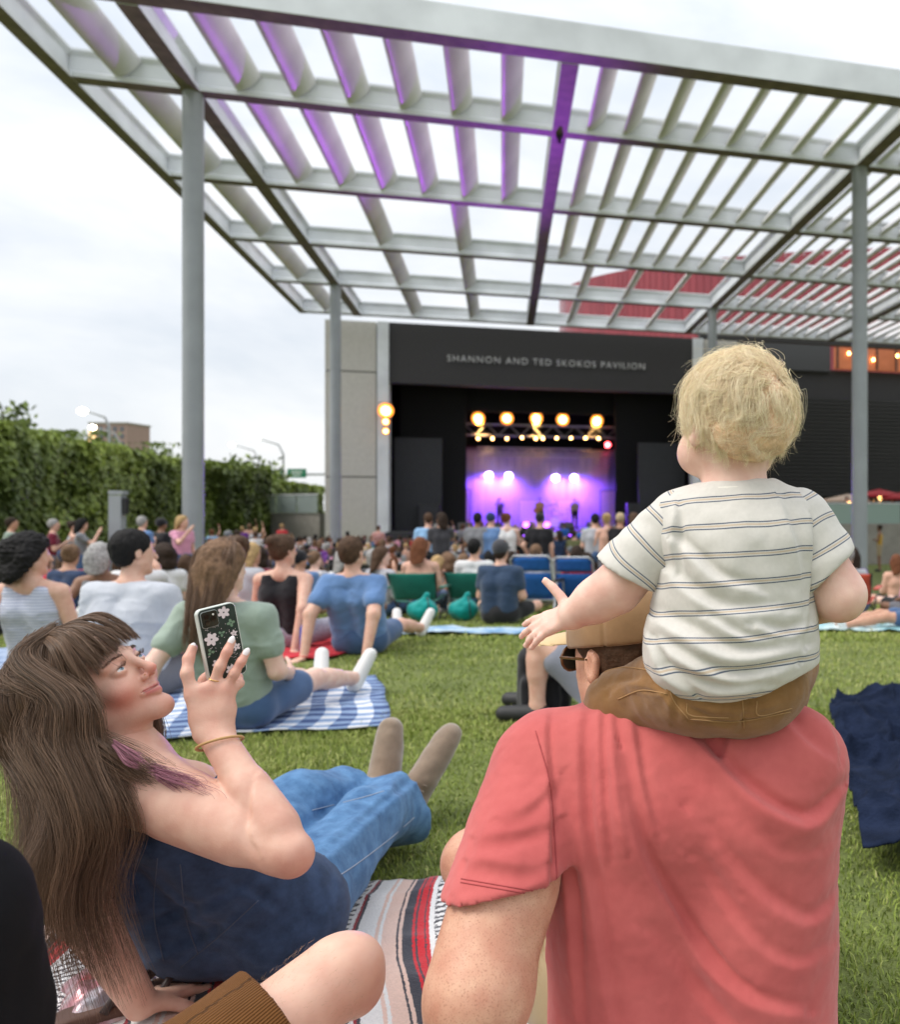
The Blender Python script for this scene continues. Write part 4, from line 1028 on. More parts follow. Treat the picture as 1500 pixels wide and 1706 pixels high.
def fold2(V, lines, dref, root=None):
    """ridge-and-valley relief of cloth folds traced as (pixel polyline, height, width)"""
    Q = V[:, [0, 2]]; out = np.zeros(len(V))
    for pts, amp, w in lines:
        pl = np.array([P(x, y, dref)[[0, 2]] for x, y in pts]); sd, t = polydist(Q, spline(np.c_[pl, np.zeros(len(pl))], 14)[:, :2])
        env = np.clip(np.sin(np.pi * np.clip(t * 0.86 + 0.09, 0, 1)), 0, 1) ** 0.6
        out += amp * env * (np.where(sd > 0, np.exp(-(sd / (0.62 * w)) ** 2), np.exp(-(np.abs(sd) / (1.9 * w)) ** 1.6)) - 0.70 * np.exp(-((sd - 1.35 * w) / (0.85 * w)) ** 2))
    return out
Nn = normals(V, F)
LN = [([(1100, 1200), (1205, 1291), (1281, 1346), (1352, 1376), (1412, 1345)], 0.009, 0.011),
      ([(1150, 1357), (1227, 1450), (1298, 1515), (1352, 1543), (1407, 1532)], 0.0045, 0.012),
      ([(1030, 1264), (1057, 1384), (1096, 1483), (1145, 1570), (1227, 1647), (1336, 1690)], 0.009, 0.011),
      ([(1156, 1439), (1227, 1537), (1309, 1603), (1380, 1608)], 0.0035, 0.012),
      ([(953, 1209), (964, 1319), (986, 1483), (1019, 1700)], 0.005, 0.010), ([(1008, 1204), (1030, 1319), (1046, 1400)], 0.004, 0.008),
      ([(1041, 1198), (1063, 1290), (1090, 1380)], 0.004, 0.008), ([(985, 1195), (1000, 1300), (1012, 1420)], 0.0035, 0.007),
      ([(1145, 1209), (1199, 1275), (1228, 1215)], 0.006, 0.008), ([(1320, 1180), (1385, 1226), (1405, 1270)], 0.005, 0.009), ([(1290, 1200), (1340, 1250), (1395, 1290)], 0.004, 0.010),
      ([(921, 1357), (860, 1362), (817, 1373)], 0.0035, 0.009), ([(915, 1406), (844, 1395), (810, 1400)], 0.0035, 0.009), ([(924, 1300), (890, 1330), (850, 1345)], 0.0025, 0.009), ([(920, 1440), (860, 1432), (800, 1440)], 0.002, 0.008),
      ([(893, 1215), (921, 1357), (926, 1480)], 0.004, 0.005), ([(935, 1420), (950, 1520), (960, 1700)], 0.006, 0.010), ([(1200, 1330), (1290, 1420), (1400, 1440)], 0.002, 0.013), ([(1080, 1560), (1150, 1660), (1240, 1740)], 0.003, 0.014)]
dsp = 1.4 * fold2(V, LN, 1.16) * np.clip(0.2 - Nn[:, 1] * 1.5, 0, 1) + 0.0020 * vnoise(V, 14, 2) + 0.0012 * vnoise(V, 38, 3) + 0.0007 * vnoise(V, 95, 7)
V = V + Nn * dsp[:, None]
M_salmon = fabric_mat('salmon_jersey', (0.50, 0.098, 0.096), 0.9, 0.10, 9, 1300, 0.25, 0.20, fade=(0.59, 0.142, 0.132))
shirt_m = put('shirt', V, F, M_salmon, man, man)
seam(shirt_m, man, [[(768, 1470), (850, 1484), (929, 1496)], [(769, 1464), (850, 1478), (929, 1490)], [(893, 1218), (915, 1300), (925, 1400), (929, 1490)]], 0.0010, mat('salmon_thread', (0.36, 0.06, 0.062), 0.9))
# shorts
so = SDF(); so.cone((-0.12, 1.28, 0.14), (0.03, 1.28, 0.14), 0.125, 0.13, 0.03); so.cone(HIPL, HIPL * 0.4 + KNL * 0.6, 0.112, 0.088, 0.03); so.cone(HIPR, HIPR * 0.4 + KNR * 0.6, 0.112, 0.088, 0.03)
so.plane((0, 0, 0.24), (0, -0.4, 1), 0.01)
so.plane((0, 0, 0.012), (0, 0, -1), 0.004)
V, F = so.mesh(0.009); put('shorts', V + normals(V, F) * (vnoise(V, 18) * 0.004)[:, None], F, fabric_mat('khaki_twill', (0.42, 0.34, 0.20), 0.85), man, man)
# hair, cap, glasses
hairb = loft_cap('hair', lambda x, y, z: Hh(x, y, z) - MO, HR, HC, 1.02, hair_flat('chestnut', (0.075, 0.040, 0.022)), man, 0.006, vox=0.004, nz=0.003)
cp = SDF(); cp.ell(Hh(0, -0.010, 0.045), np.array([0.090, 0.108, 0.102]) * 1.02, HR, 0.01); cp.plane(Hh(0, 0, 0.026), -HR[2] - 0.05 * HR[1], 0.003)
V, F = cp.mesh(0.004); Nn = normals(V, F); lc = (V - Hh(0, 0, 0)) @ HR.T; az = np.arctan2(lc[:, 0], lc[:, 1])
V = V - Nn * (0.0020 * np.exp(-((np.abs(((az / (np.pi / 3)) % 1) - 0.5) - 0.5) / 0.03) ** 2))[:, None] + Nn * (0.0015 * vnoise(V, 30))[:, None]
M_cap = fabric_mat('tan_cap_canvas', (0.31, 0.185, 0.090), 0.85, 0.14, 30, 1500, 0.4)
cap = put('cap', V, F, M_cap, man, man)
br = SDF(); br.ell(Hh(0, 0.125, 0.018), np.array([0.074, 0.066, 0.03]), HR, 0.0)
br.ops.append(('s', (lambda c0, R0: lambda X: SDF().ell(c0, (0.2, 0.2, 0.0265 + 0.10), R0).at(X))(Hh(0, 0.125, -0.090), HR), None, None, 0.001, 0))
V, F = br.mesh(0.003); V = np.asarray(V); put('cap_brim', V, F, fabric_mat('cream_brim_canvas', (0.60, 0.44, 0.24), 0.85, 0.10, 30), cap, man)
m = MB(); m.tube([Hh(0, -0.010, 0.146) - MO, Hh(0, -0.010, 0.154) - MO], [0.008, 0.005], 10); m.build('cap_button', M_cap, cap, smooth=True)
m = MB(); gl = [Hh(-0.078 * -1, 0.0, 0.010), Hh(0.074, 0.075, 0.010), Hh(0.030, 0.100, 0.006)]
m.tube([Hh(-0.080, -0.005, 0.008) - MO, Hh(-0.074, 0.070, 0.010) - MO], 0.0025, 6)
for q in (-1, 1):
    c = Hh(0.034 * q, 0.092, 0.004); m.tube([c + (HR[0] * math.cos(a) * 0.026 + HR[2] * math.sin(a) * 0.021 + HR[1] * -0.006 * abs(math.cos(a))) - MO for a in np.linspace(0, 2 * math.pi, 17)], 0.0024, 6, caps=False)
m.tube([Hh(0.080, -0.005, 0.008) - MO, Hh(0.074, 0.070, 0.010) - MO], 0.0025, 6)
m.build('sunglasses', mat('tortoise_frame', (0.10, 0.045, 0.015), 0.2, var=0.5, scale=60), man, smooth=True)
for q in (-1, 1):
    m = MB(); c = Hh(0.034 * q, 0.091, 0.004); m.add([c + (HR[0] * math.cos(a) * 0.025 + HR[2] * math.sin(a) * 0.020) - MO for a in np.linspace(0, 2 * math.pi, 17)[:-1]], [list(range(16))]); m.build('sunglass_lens', mat('dark_lens', (0.02, 0.025, 0.02), 0.08), man)
# arm hair
M_armhair = hair_mat('arm_hair', (0.38, 0.19, 0.07), 0.3)
def body_hair(name, a, b, r, n, ln, parent, root, mt, lo=0.0, hi=1.0, seed=1, bulge=0.0):
    g = np.random.default_rng(seed); a, b = np.asarray(a), np.asarray(b); ax_ = unit(b - a); e1 = unit(np.cross(ax_, [0.3, 0.2, 1])); e2 = np.cross(ax_, e1)
    t = g.uniform(lo, hi, n); q = g.uniform(0, 2 * np.pi, n); rad = (r[0] + (r[1] - r[0]) * t + bulge)[:, None]
    nn = np.cos(q)[:, None] * e1 + np.sin(q)[:, None] * e2; p0 = a + t[:, None] * (b - a) + nn * rad
    dr = unit(ax_) * 0.75 + nn * 0.35 + g.normal(0, 0.35, (n, 3)); dr /= np.linalg.norm(dr, axis=1)[:, None]; u_ = np.linspace(0, 1, 4)[None, :, None]; L_ = (ln * g.uniform(0.5, 1.2, n))[:, None, None]
    return hair_obj(name, p0[:, None] + dr[:, None] * u_ * L_ + (ax_ * 0.25)[None, None] * u_ ** 2 * L_ - np.array(root.location), mt, parent, 0.00010, 0.00004)
body_hair('arm_hair', SHL, ELL, (0.064, 0.062), 2600, 0.013, man, man, M_armhair, 0.55, 1.0, 2, 0.0)

# ------------------------------------------------------------------ toddler
tod = empty('person', (0.0, 1.2, 0.645)); tag(tod, 'blond toddler in striped white T-shirt and brown trousers riding on shoulders', 'person'); TO = np.array(tod.location)
SK_TOD = skin_mat('skin_toddler', (0.80, 0.52, 0.425), 0.12)
ts = SDF(); TC = np.array([0.026, 1.20, 1.093])
TH, TR = None, None
f_, u_ = (-0.42, 0.90, -0.06), (0.0, 0.06, 1); r_, f_, u_ = frame(f_, u_); TR = np.array([r_, f_, u_])
def TH(x, y, z): return TC + r_ * x + f_ * y + u_ * z
ts.ell(TH(0, -0.004, 0.010), (0.065, 0.075, 0.069), TR, 0.02); ts.ell(TH(0, 0.030, -0.035), (0.058, 0.052, 0.056), TR, 0.03)
for q in (-1, 1):
    ts.ell(TH(0.042 * q, 0.042, -0.050), (0.033, 0.034, 0.033), TR, 0.02)
    ts.ell(TH(0.069 * q, -0.004, -0.022), (0.010, 0.016, 0.026), TR, 0.006); ts.ell(TH(0.078 * q, -0.002, -0.020), (0.005, 0.009, 0.016), TR, 0.004, op='s')
ts.ball(TH(0, 0.078, -0.080), 0.014, 0.015); ts.cone(TH(0, 0.085, -0.020), TH(0, 0.092, -0.038), 0.007, 0.010, 0.01)
ts.cone((0.02, 1.20, 0.955), (0.024, 1.20, 1.04), 0.044, 0.044, 0.02)
tsl, tel, twl = np.array([-0.062, 1.20, 0.935]), np.array([-0.150, 1.205, 0.846]), np.array([-0.216, 1.225, 0.806])
tsr, ter, twr = np.array([0.118, 1.20, 0.935]), np.array([0.172, 1.19, 0.838]), np.array([0.13, 1.30, 0.80])
ts.cone(tsl, tel, 0.037, 0.035, 0.02); ts.cone(tel, twl, 0.0345, 0.023, 0.015); ts.ball(tel * 0.55 + twl * 0.45, 0.032, 0.015)
ts.cone(tsr, ter, 0.037, 0.037, 0.02); ts.cone(ter, twr, 0.035, 0.024, 0.015)
TT = hand(ts, twl + [0.004, 0, 0.002], (-0.86, 0.18, -0.34), (0.25, 0.75, -0.75), 0.56, side=-1, curl=(0.14, 0.16, 0.20, 0.16), spread=0.15, fat=1.22, k=0.004, tdir=(-0.55, 0.30, 0.75), tcurl=0.15)
hand(ts, twr, (-0.5, 0.7, 0), (-0.6, -0.4, 0), 0.48, side=1, curl=(0.5,) * 4, fat=1.2)
ts.cone((0.0, 1.205, 0.73), (0.028, 1.20, 0.92), 0.080, 0.078, 0.03)
tlh, tlk, tla = np.array([-0.045, 1.21, 0.708]), np.array([-0.156, 1.280, 0.662]), np.array([-0.235, 1.40, 0.56])
trh, trk, tra = np.array([0.055, 1.21, 0.705]), np.array([0.11, 1.36, 0.705]), np.array([0.10, 1.46, 0.54])
for h_, kn, an in ((tlh, tlk, tla), (trh, trk, tra)):
    ts.cone(h_, kn, 0.052, 0.040, 0.02); ts.cone(kn, an, 0.040, 0.030, 0.02); ts.cone(an, an + np.array([0, 0.07, -0.03]), 0.026, 0.022, 0.01)
V, F = ts.mesh(0.0035); put('body', V, F, SK_TOD, tod, tod)
for q in (-1, 1): m = MB(); c = TH(0.028 * q, 0.080, -0.012) - TO; m.tube([c - f_ * 0.004, c + f_ * 0.002, c + f_ * 0.004], [0.008, 0.0075, 0.003], 12); m.build('eye', mat('toddler_eye', (0.06, 0.05, 0.05), 0.1), tod, smooth='all')
# trousers
tp = SDF(); tp.ell((0.004, 1.205, 0.705), (0.118, 0.088, 0.070), None, 0.03)
for h_, kn, an in ((tlh, tlk, tla), (trh, trk, tra)):
    tp.cone(h_, kn, 0.062, 0.047, 0.035); tp.cone(kn, an * 0.85 + kn * 0.15, 0.047, 0.040, 0.02)
tp.plane((0, 0, 0.765), (0, 0, 1), 0.01)
V, F = tp.mesh(0.0032); V = np.asarray(V, float); Nn = normals(V, F)
TL = [([(985, 1130), (1010, 1100), (1060, 1085)], 0.004, 0.007), ([(980, 1160), (1030, 1120), (1100, 1110)], 0.004, 0.006), ([(1000, 1170), (1060, 1150), (1115, 1150)], 0.003, 0.005), ([(1115, 1130), (1140, 1180), (1200, 1205)], 0.004, 0.006),
      ([(1095, 1100), (1120, 1150), (1118, 1200)], 0.004, 0.006), ([(1240, 1160), (1235, 1190), (1230, 1212)], 0.003, 0.005), ([(1160, 1170), (1230, 1178), (1310, 1168)], 0.003, 0.005),
      ([(1000, 1120), (1050, 1112), (1112, 1122)], -0.0022, 0.0028), ([(1112, 1122), (1108, 1150), (1050, 1160)], -0.0022, 0.0028), ([(1150, 1196), (1230, 1199), (1315, 1186)], -0.0025, 0.0028), ([(1238, 1160), (1240, 1215)], -0.0025, 0.0028), ([(1010, 1180), (1080, 1140), (1140, 1190)], 0.0035, 0.006), ([(985, 1110), (1040, 1090), (1090, 1100)], 0.003, 0.005)]
V = V + Nn * (fold2(V, TL, 1.14) + 0.0022 * vnoise(V, 30) + 0.001 * vnoise(V, 80, 4))[:, None]
trs = put('trousers', V, F, fabric_mat('brown_twill', (0.235, 0.115, 0.038), 0.85, 0.16, 24, 1200, 0.4, fade=(0.31, 0.16, 0.06)), tod, tod)
seam(trs, tod, [[(985, 1128), (1040, 1112), (1112, 1122)], [(1112, 1122), (1122, 1165), (1150, 1200)], [(1150, 1198), (1230, 1202), (1318, 1186)], [(1238, 1165), (1241, 1213)], [(1145, 1172), (1152, 1192), (1215, 1196)], [(1030, 1165), (1070, 1150), (1112, 1156)], [(1262, 1168), (1266, 1192), (1320, 1180)]], 0.0009, mat('tan_thread', (0.40, 0.23, 0.10), 0.9))
# T-shirt: torso and two sleeves with a woven stripe group
M_str = bpy.data.materials.new('striped_jersey'); M_str.use_nodes = True; N, L, B = nodes_of(M_str); B.inputs['Roughness'].default_value = 0.9; B.inputs['Sheen Weight'].default_value = 0.25; B.inputs['Specular IOR Level'].default_value = 0.15
at = N.new('ShaderNodeAttribute'); at.attribute_name = 'stripe'; fr = N.new('ShaderNodeMath'); fr.operation = 'FRACT'; L.new(at.outputs['Fac'], fr.inputs[0])
rp = N.new('ShaderNodeValToRGB'); cr = rp.color_ramp; base_, navy, tan_ = (0.63, 0.60, 0.55, 1), (0.085, 0.105, 0.15, 1), (0.55, 0.44, 0.33, 1)
cr.elements[0].position = 0.0; cr.elements[0].color = base_; cr.elements[1].position = 1.0; cr.elements[1].color = base_
for p_, c_ in ((0.40, base_), (0.412, navy), (0.443, navy), (0.455, base_), (0.485, base_), (0.495, tan_), (0.545, tan_), (0.555, base_), (0.575, base_), (0.587, navy), (0.618, navy), (0.63, base_)):
    e = cr.elements.new(p_); e.color = c_
L.new(fr.outputs[0], rp.inputs['Fac']); tc = N.new('ShaderNodeTexCoord'); n = N.new('ShaderNodeTexNoise'); n.inputs['Scale'].default_value = 900; L.new(tc.outputs['Object'], n.inputs['Vector'])
bp = N.new('ShaderNodeBump'); bp.inputs['Strength'].default_value = 0.3; bp.inputs['Distance'].default_value = 0.001; L.new(n.outputs['Fac'], bp.inputs['Height']); L.new(bp.outputs['Normal'], B.inputs['Normal'])
n3 = N.new('ShaderNodeTexNoise'); n3.inputs['Scale'].default_value = 160; n3.inputs['Detail'].default_value = 6; L.new(tc.outputs['Object'], n3.inputs['Vector']); mr = N.new('ShaderNodeMapRange'); mr.inputs['To Min'].default_value = 0.90; mr.inputs['To Max'].default_value = 1.06; L.new(n3.outputs['Fac'], mr.inputs['Value'])
vm = N.new('ShaderNodeVectorMath'); vm.operation = 'SCALE'; L.new(rp.outputs['Color'], vm.inputs[0]); L.new(mr.outputs['Result'], vm.inputs['Scale']); L.new(vm.outputs['Vector'], B.inputs['Base Color'])
st = SDF()
st.ell((0.018, 1.200, 0.760), (0.117, 0.098, 0.085), None, 0.04); st.cone((0.014, 1.20, 0.78), (0.026, 1.20, 0.90), 0.098, 0.090, 0.04)
for q in (-1, 1): st.cone((0.018 + 0.036 * q, 1.20, 0.76), (0.028 + 0.038 * q, 1.20, 0.905), 0.076, 0.070, 0.05)
st.cone((0.02, 1.20, 0.955), tsl + [0.006, 0, 0.004], 0.056, 0.050, 0.03); st.cone((0.03, 1.20, 0.955), tsr + [-0.006, 0, 0.004], 0.056, 0.050, 0.03)
st.fn(lambda X: 0.702 + 0.022 * np.clip((X[..., 0] + 0.12) / 0.24, -0.3, 1.3) - 0.012 * np.cos((X[..., 0]) * 22) - X[..., 2], 0.004)
st.ell((0.022, 1.21, 1.02), (0.056, 0.06, 0.036), None, 0.006, op='s')
V, F = st.mesh(0.0038, relax=2); V = np.asarray(V, float); Nn = normals(V, F)
TF = [([(1125, 905), (1160, 935), (1200, 968), (1260, 985)], 0.0055, 0.008), ([(1115, 960), (1150, 990), (1210, 1020), (1300, 1020)], 0.005, 0.010), ([(1095, 1040), (1150, 1060), (1220, 1090), (1330, 1085)], 0.007, 0.011),
      ([(1100, 1075), (1160, 1105), (1230, 1125), (1320, 1110)], 0.006, 0.009), ([(1120, 1120), (1190, 1145), (1270, 1140)], 0.004, 0.008), ([(1355, 870), (1352, 960), (1345, 1040)], 0.004, 0.007), ([(1300, 830), (1325, 920), (1335, 1010)], 0.003, 0.008),
      ([(1125, 850), (1122, 900), (1125, 950)], 0.005, 0.006), ([(1260, 1045), (1310, 1060), (1345, 1050)], 0.005, 0.008), ([(1180, 1030), (1240, 1062), (1290, 1066)], 0.004, 0.007), ([(1088, 1085), (1110, 1120), (1150, 1150)], 0.006, 0.008)]
dsp = 1.55 * fold2(V, TF, 1.12) * np.clip(0.3 - Nn[:, 1] * 1.5, 0, 1) + 0.0024 * vnoise(V, 24, 2) + 0.0011 * vnoise(V, 62, 3)
stripe = (V[:, 2] - 0.655) / 0.0375 - V[:, 0] * 1.8 + 0.10 * vnoise(V, 16, 5)
V = V + Nn * dsp[:, None]
so_ = put('shirt', V, F, M_str, tod, tod); set_attr(so_, 'stripe', stripe)
for a_, b_, tt in ((tsl, tel, 0.78), (tsr, ter, 0.70)):
    axx = unit(b_ - a_); sv = SDF(); sv.cone(a_ - axx * 0.008, a_ + (b_ - a_) * (tt + 0.25), 0.0495, 0.0555, 0.02); sv.plane(a_ + (b_ - a_) * tt, axx + (np.array([0.12, 0, -0.30]) if b_ is tel else np.array([0.3, 0, 0.05])), 0.002)
    sv.cone(a_ + (b_ - a_) * (tt - 0.22), a_ + (b_ - a_) * 1.4, 0.0395, 0.0445, 0.003, op='s')
    V, F = sv.mesh(0.0035, relax=2); V = np.asarray(V, float); Nn = normals(V, F); tq = (V - a_) @ axx
    w_ = 0.0026 * np.sin(tq * 150 + 3 * vnoise(V, 20)) * np.clip((tq + 0.01) / 0.03, 0, 1) * np.clip((0.09 - tq) / 0.04, 0.15, 1) * (0.5 + 0.5 * vnoise(V, 18, 4)) + 0.001 * vnoise(V, 50)
    V = V + Nn * w_[:, None]; oo = put('sleeve', V, F, M_str, tod, tod); set_attr(oo, 'stripe', tq / 0.0375 + 0.35 + 0.08 * vnoise(V, 20))
cn = np.array([0.022, 1.205, 0.992]); m = MB(); m.tube([cn + np.array([0.056 * math.cos(a), 0.052 * math.sin(a) - 0.004, -0.004 * math.cos(2 * a) - 0.002 + 0.006 * math.sin(a)]) - TO for a in np.linspace(0, 2 * math.pi, 33)], 0.0058, 8, caps=False); m.build('collar', mat('cream_rib', (0.72, 0.69, 0.62), 0.9, var=0.05, scale=80), so_, smooth='all')

# toddler hair
M_blond = hair_mat('blond_hair', (1.0, 0.74, 0.50), 0.22, 0.45)
hb = SDF(); hb.ell(TH(0, -0.008, 0.011), (0.0685, 0.079, 0.072), TR, 0.02); hb.ell(TH(0, -0.040, -0.022), (0.062, 0.048, 0.046), TR, 0.03)
hb.plane(TH(0, 0.045, 0.03), TR[1] * 0.9 - TR[2] * 0.45, 0.01); hb.plane(TH(0, 0, -0.052), -TR[2] + 0.6 * TR[1], 0.01)
V, F = hb.mesh(0.004); V = V + normals(V, F) * (0.004 * vnoise(V, 55))[:, None]; cap_ = put('hair', V, F, mat('blond_hair_mass', (0.82, 0.54, 0.34), 0.55, var=0.25, scale=70, bump=0.6, bscale=160), tod, tod)
def scalp_hair(H, R, C, rad, n_clump, per, ln, seed, whorl, curl, wave, lift, zmin, fmax, npt=12, spread=0.007, flick=0.5, cz=0.0):
    g = np.random.default_rng(seed); c0 = H(0, -0.008, cz); rad = np.asarray(rad); roots = []
    while len(roots) < n_clump:
        v = g.normal(size=3); v /= np.linalg.norm(v)
        if v[2] < zmin or (v[1] > fmax and v[2] < 0.75): continue
        roots.append(v)
    roots = np.array(roots); wv = unit(whorl); out = []
    for rv in roots:
        p = rv * rad; ph = g.uniform(0, 6.28); Lc = ln * g.uniform(0.65, 1.25); sg = g.choice([-1, 1]); d_ = None; path = [p.copy()]; lay = 1.015 + 0.07 * g.random() ** 1.5; Lc *= (0.72 if rv[2] < -0.35 else 1.0); st_ = Lc / (npt - 1); am = curl * g.uniform(0.4, 1.3); fq = g.uniform(0.7, 1.6)
        for i in range(npt - 1):
            nn = unit(p / rad ** 2); sN = i / (npt - 1)
            away = p / rad - wv; away = away - nn * (away @ nn); away = unit(away + 1e-6)
            dn = np.array([0, 0, -1.0]); dn = dn - nn * (dn @ nn); sw = np.cross(nn, away)
            mixd = min(1.0, np.linalg.norm(p / rad - wv) / 1.1)
            t = away * (1 - mixd * 0.6) + dn * mixd * 0.75 + sw * (0.45 * (1 - mixd) + am * math.sin(ph + sN * wave * fq) * (0.35 + 0.9 * sN))
            t = unit(t) + nn * (lift * (0.55 if i < 3 else 0.05) + (flick * g.uniform(0.3, 1.0) if (sN > 0.6 and p[2] < -0.02) else 0.0) * (sN - 0.55) * 2)
            p = p + unit(t) * st_
            k0 = np.sqrt(((p / rad) ** 2).sum()); 
            if k0 < lay: p = p * (lay / k0)
            path.append(p.copy())
        path = np.array(path); u_ = np.linspace(0, 1, npt)[:, None]
        for q in range(per):
            o = g.normal(0, 1, 3) * spread; cut = g.uniform(0.75, 1.0)
            tw = g.normal(0, 1, 3) * spread * 0.35; fly = g.normal(0, 1, 3) * 0.010 if g.random() < 0.10 else 0
            pp = path[np.minimum((np.linspace(0, 1, npt) * cut * (npt - 1)).astype(int), npt - 1)] * 0 + np.stack([np.interp(np.linspace(0, cut, npt), np.linspace(0, 1, npt), path[:, a]) for a in range(3)], 1)
            pp = pp + o * (1 - 0.72 * u_) + tw * np.sin(u_ * 5 + ph) * u_ + fly * u_ ** 2
            k0 = np.sqrt(((pp / rad) ** 2).sum(1)); fx = k0 < 1.01; pp[fx] *= (1.01 / k0[fx])[:, None]
            out.append(pp)
    out = np.array(out); return c0 + out @ R
st_h = scalp_hair(TH, TR, TC, (0.0685, 0.079, 0.072), 340, 50, 0.070, 5, (0.34, -0.80, 0.42), 1.9, 7.0, 0.45, -0.62, 0.40, 16, 0.0060, 2.0, 0.010)
st_h2 = scalp_hair(TH, TR, TC, (0.0705, 0.081, 0.074), 90, 60, 0.100, 8, (0.34, -0.80, 0.42), 2.6, 6.0, 0.5, -0.40, 0.35, 16, 0.0062, 1.4, 0.010)
hair_obj('hair_strands', st_h2 - TO, hair_mat('pale_blond_hair', (1.0, 0.80, 0.57), 0.15, 0.45), cap_, 0.00018, 0.00006)
hair_obj('hair_strands', st_h - TO, M_blond, cap_, 0.00020, 0.00007)

# ------------------------------------------------------------------ reclining woman with the phone
wom = empty('person', (-0.97, 1.70, 0.0)); tag(wom, 'woman with long brown hair in denim jumpsuit leaning back and raising a phone', 'person'); WO = np.array(wom.location)
SK_WOM = skin_mat('skin_woman', (0.69, 0.42, 0.32), 0.11, blush=[('blush', (0.66, 0.21, 0.16)), ('lip', (0.56, 0.17, 0.17)), ('dark', (0.10, 0.05, 0.035))])
ws = SDF()
WC = P(161, 1146, 1.47); wc_ = unit(np.array([0, 0, CAMZ]) - WC); er_ = unit([-wc_[1], wc_[0], 0]); eu_ = np.cross(wc_, er_)     # towards the camera, picture right, picture up
if er_[0] < 0: er_ = -er_
if eu_[2] < 0: eu_ = -eu_
wf = 0.60 * wc_ + 0.80 * (0.80 * er_ + 0.60 * eu_); wu = -0.60 * er_ + 0.80 * eu_
wr, wf, wu = frame(wf, wu); WR = np.array([wr, wf, wu]); WS = 0.93
def WH(x, y, z): return WC + (wr * x + wf * y + wu * z) * WS
ws.ell(WH(0, -0.014, 0.036), np.array([0.073, 0.092, 0.083]) * WS, WR, 0.02); ws.ell(WH(0, 0.022, -0.022), np.array([0.057, 0.062, 0.080]) * WS, WR, 0.025)
for q in (-1, 1):
    ws.cone(WH(0.046 * q, -0.002, -0.052), WH(0.012 * q, 0.060, -0.096), 0.020 * WS, 0.014 * WS, 0.025)
    ws.ell(WH(0.036 * q, 0.056, -0.030), np.array([0.025, 0.024, 0.022]) * WS, WR, 0.018)
    ws.cone(WH(0.014 * q, 0.083, 0.020), WH(0.044 * q, 0.068, 0.020), 0.009, 0.008, 0.014)
    ws.ball(WH(0.031 * q, 0.094, 0.001), 0.013, 0.012, op='s')
    ws.ball(WH(0.0115 * q, 0.0895, -0.0345), 0.0064, 0.006)
    ws.ell(WH(0.076 * q, -0.012, -0.008), np.array([0.009, 0.017, 0.030]) * WS, WR, 0.006)
ws.ball(WH(0, 0.068, -0.097), 0.0140, 0.02)
ws.cone(WH(0, 0.084, 0.014), WH(0, 0.1035, -0.026), 0.0068, 0.0072, 0.010); ws.ball(WH(0, 0.1025, -0.028), 0.0074, 0.007)
for q in (-1, 1):
    ws.ball(WH(0.006 * q, 0.0955, -0.0400), 0.0022, 0.003, op='s')
    ws.cone(WH(0.024 * q, 0.0720, -0.0545), WH(0.003 * q, 0.0835, -0.0565), 0.0036, 0.0048, 0.007); ws.cone(WH(0.022 * q, 0.0720, -0.0580), WH(0, 0.0815, -0.0680), 0.0038, 0.0056, 0.007)
    ws.cone(WH(0.027 * q, 0.0745, -0.0540), WH(0, 0.0890, -0.0615), 0.0014, 0.0014, 0.002, op='s')
    ws.ball(WH(0.031 * q, 0.0730, 0.002), 0.0136, 0.004); ws.cone(WH(0.021 * q, 0.0885, 0.0010), WH(0.041 * q, 0.0830, 0.0022), 0.0034, 0.0026, 0.002, op='s')
ws.cone(WH(0, -0.030, -0.075), (-1.045, 1.475, 0.50), 0.052 * WS, 0.056, 0.03)
wfine = SDF(); wfine.ops = list(ws.ops)
WSR, WER, WWR = np.array([-0.985, 1.435, 0.480]), np.array([-0.738, 1.395, 0.388]), P(357, 1222, 1.475)
WSL, WEL, WWL = np.array([-1.15, 1.52, 0.49]), np.array([-1.10, 1.43, 0.28]), np.array([-1.065, 1.53, 0.050])
wb = SDF()
wb.cone(WH(0, -0.030, -0.075), (-1.045, 1.475, 0.50), 0.052 * WS, 0.056, 0.03)
wb.cone((-1.045, 1.475, 0.50), WSR, 0.056, 0.060, 0.03); wb.cone((-1.045, 1.475, 0.50), WSL, 0.056, 0.056, 0.03)
wb.cone(WSR, WER, 0.056, 0.039, 0.02); wb.cone(WSR * 0.75 + WER * 0.25 - [0, 0, 0.006], WSR * 0.3 + WER * 0.7 - [0, 0, 0.006], 0.053, 0.042, 0.03)
farm = SDF(); farm.cone(WER + [0.012, 0, 0], WWR, 0.035, 0.0262, 0.012); farm.cone(WER * 0.80 + WWR * 0.20 + [0.014, 0, 0], WER * 0.50 + WWR * 0.50 + [0.006, 0, 0], 0.036, 0.031, 0.02); farm.ball(WER + [0.024, 0.0, -0.014], 0.026, 0.03); flo, fhi = farm.bounds(); wb.ops.append(('u', lambda X: farm.at(X), flo, fhi, 0.005, 0))
wb.cone(WSL, WEL, 0.055, 0.042, 0.02); wb.cone(WEL, WWL, 0.043, 0.027, 0.02)
hd_ = unit(P(352, 1120, 1.50) - WWR); npalm = unit(np.array([-0.30, 0.95, 0.05]))
WT = hand(wb, WWR, hd_, npalm, 0.98, side=1, spread=0.12, k=0.004, cj=[(0.15, 0.5, 0.25), (-0.02, 0.25, 0.15), (-0.05, 0.20, 0.10), (0.75, 1.2, 0.9)], tdir=(-0.30, 0.45, 0.85)) if False else None
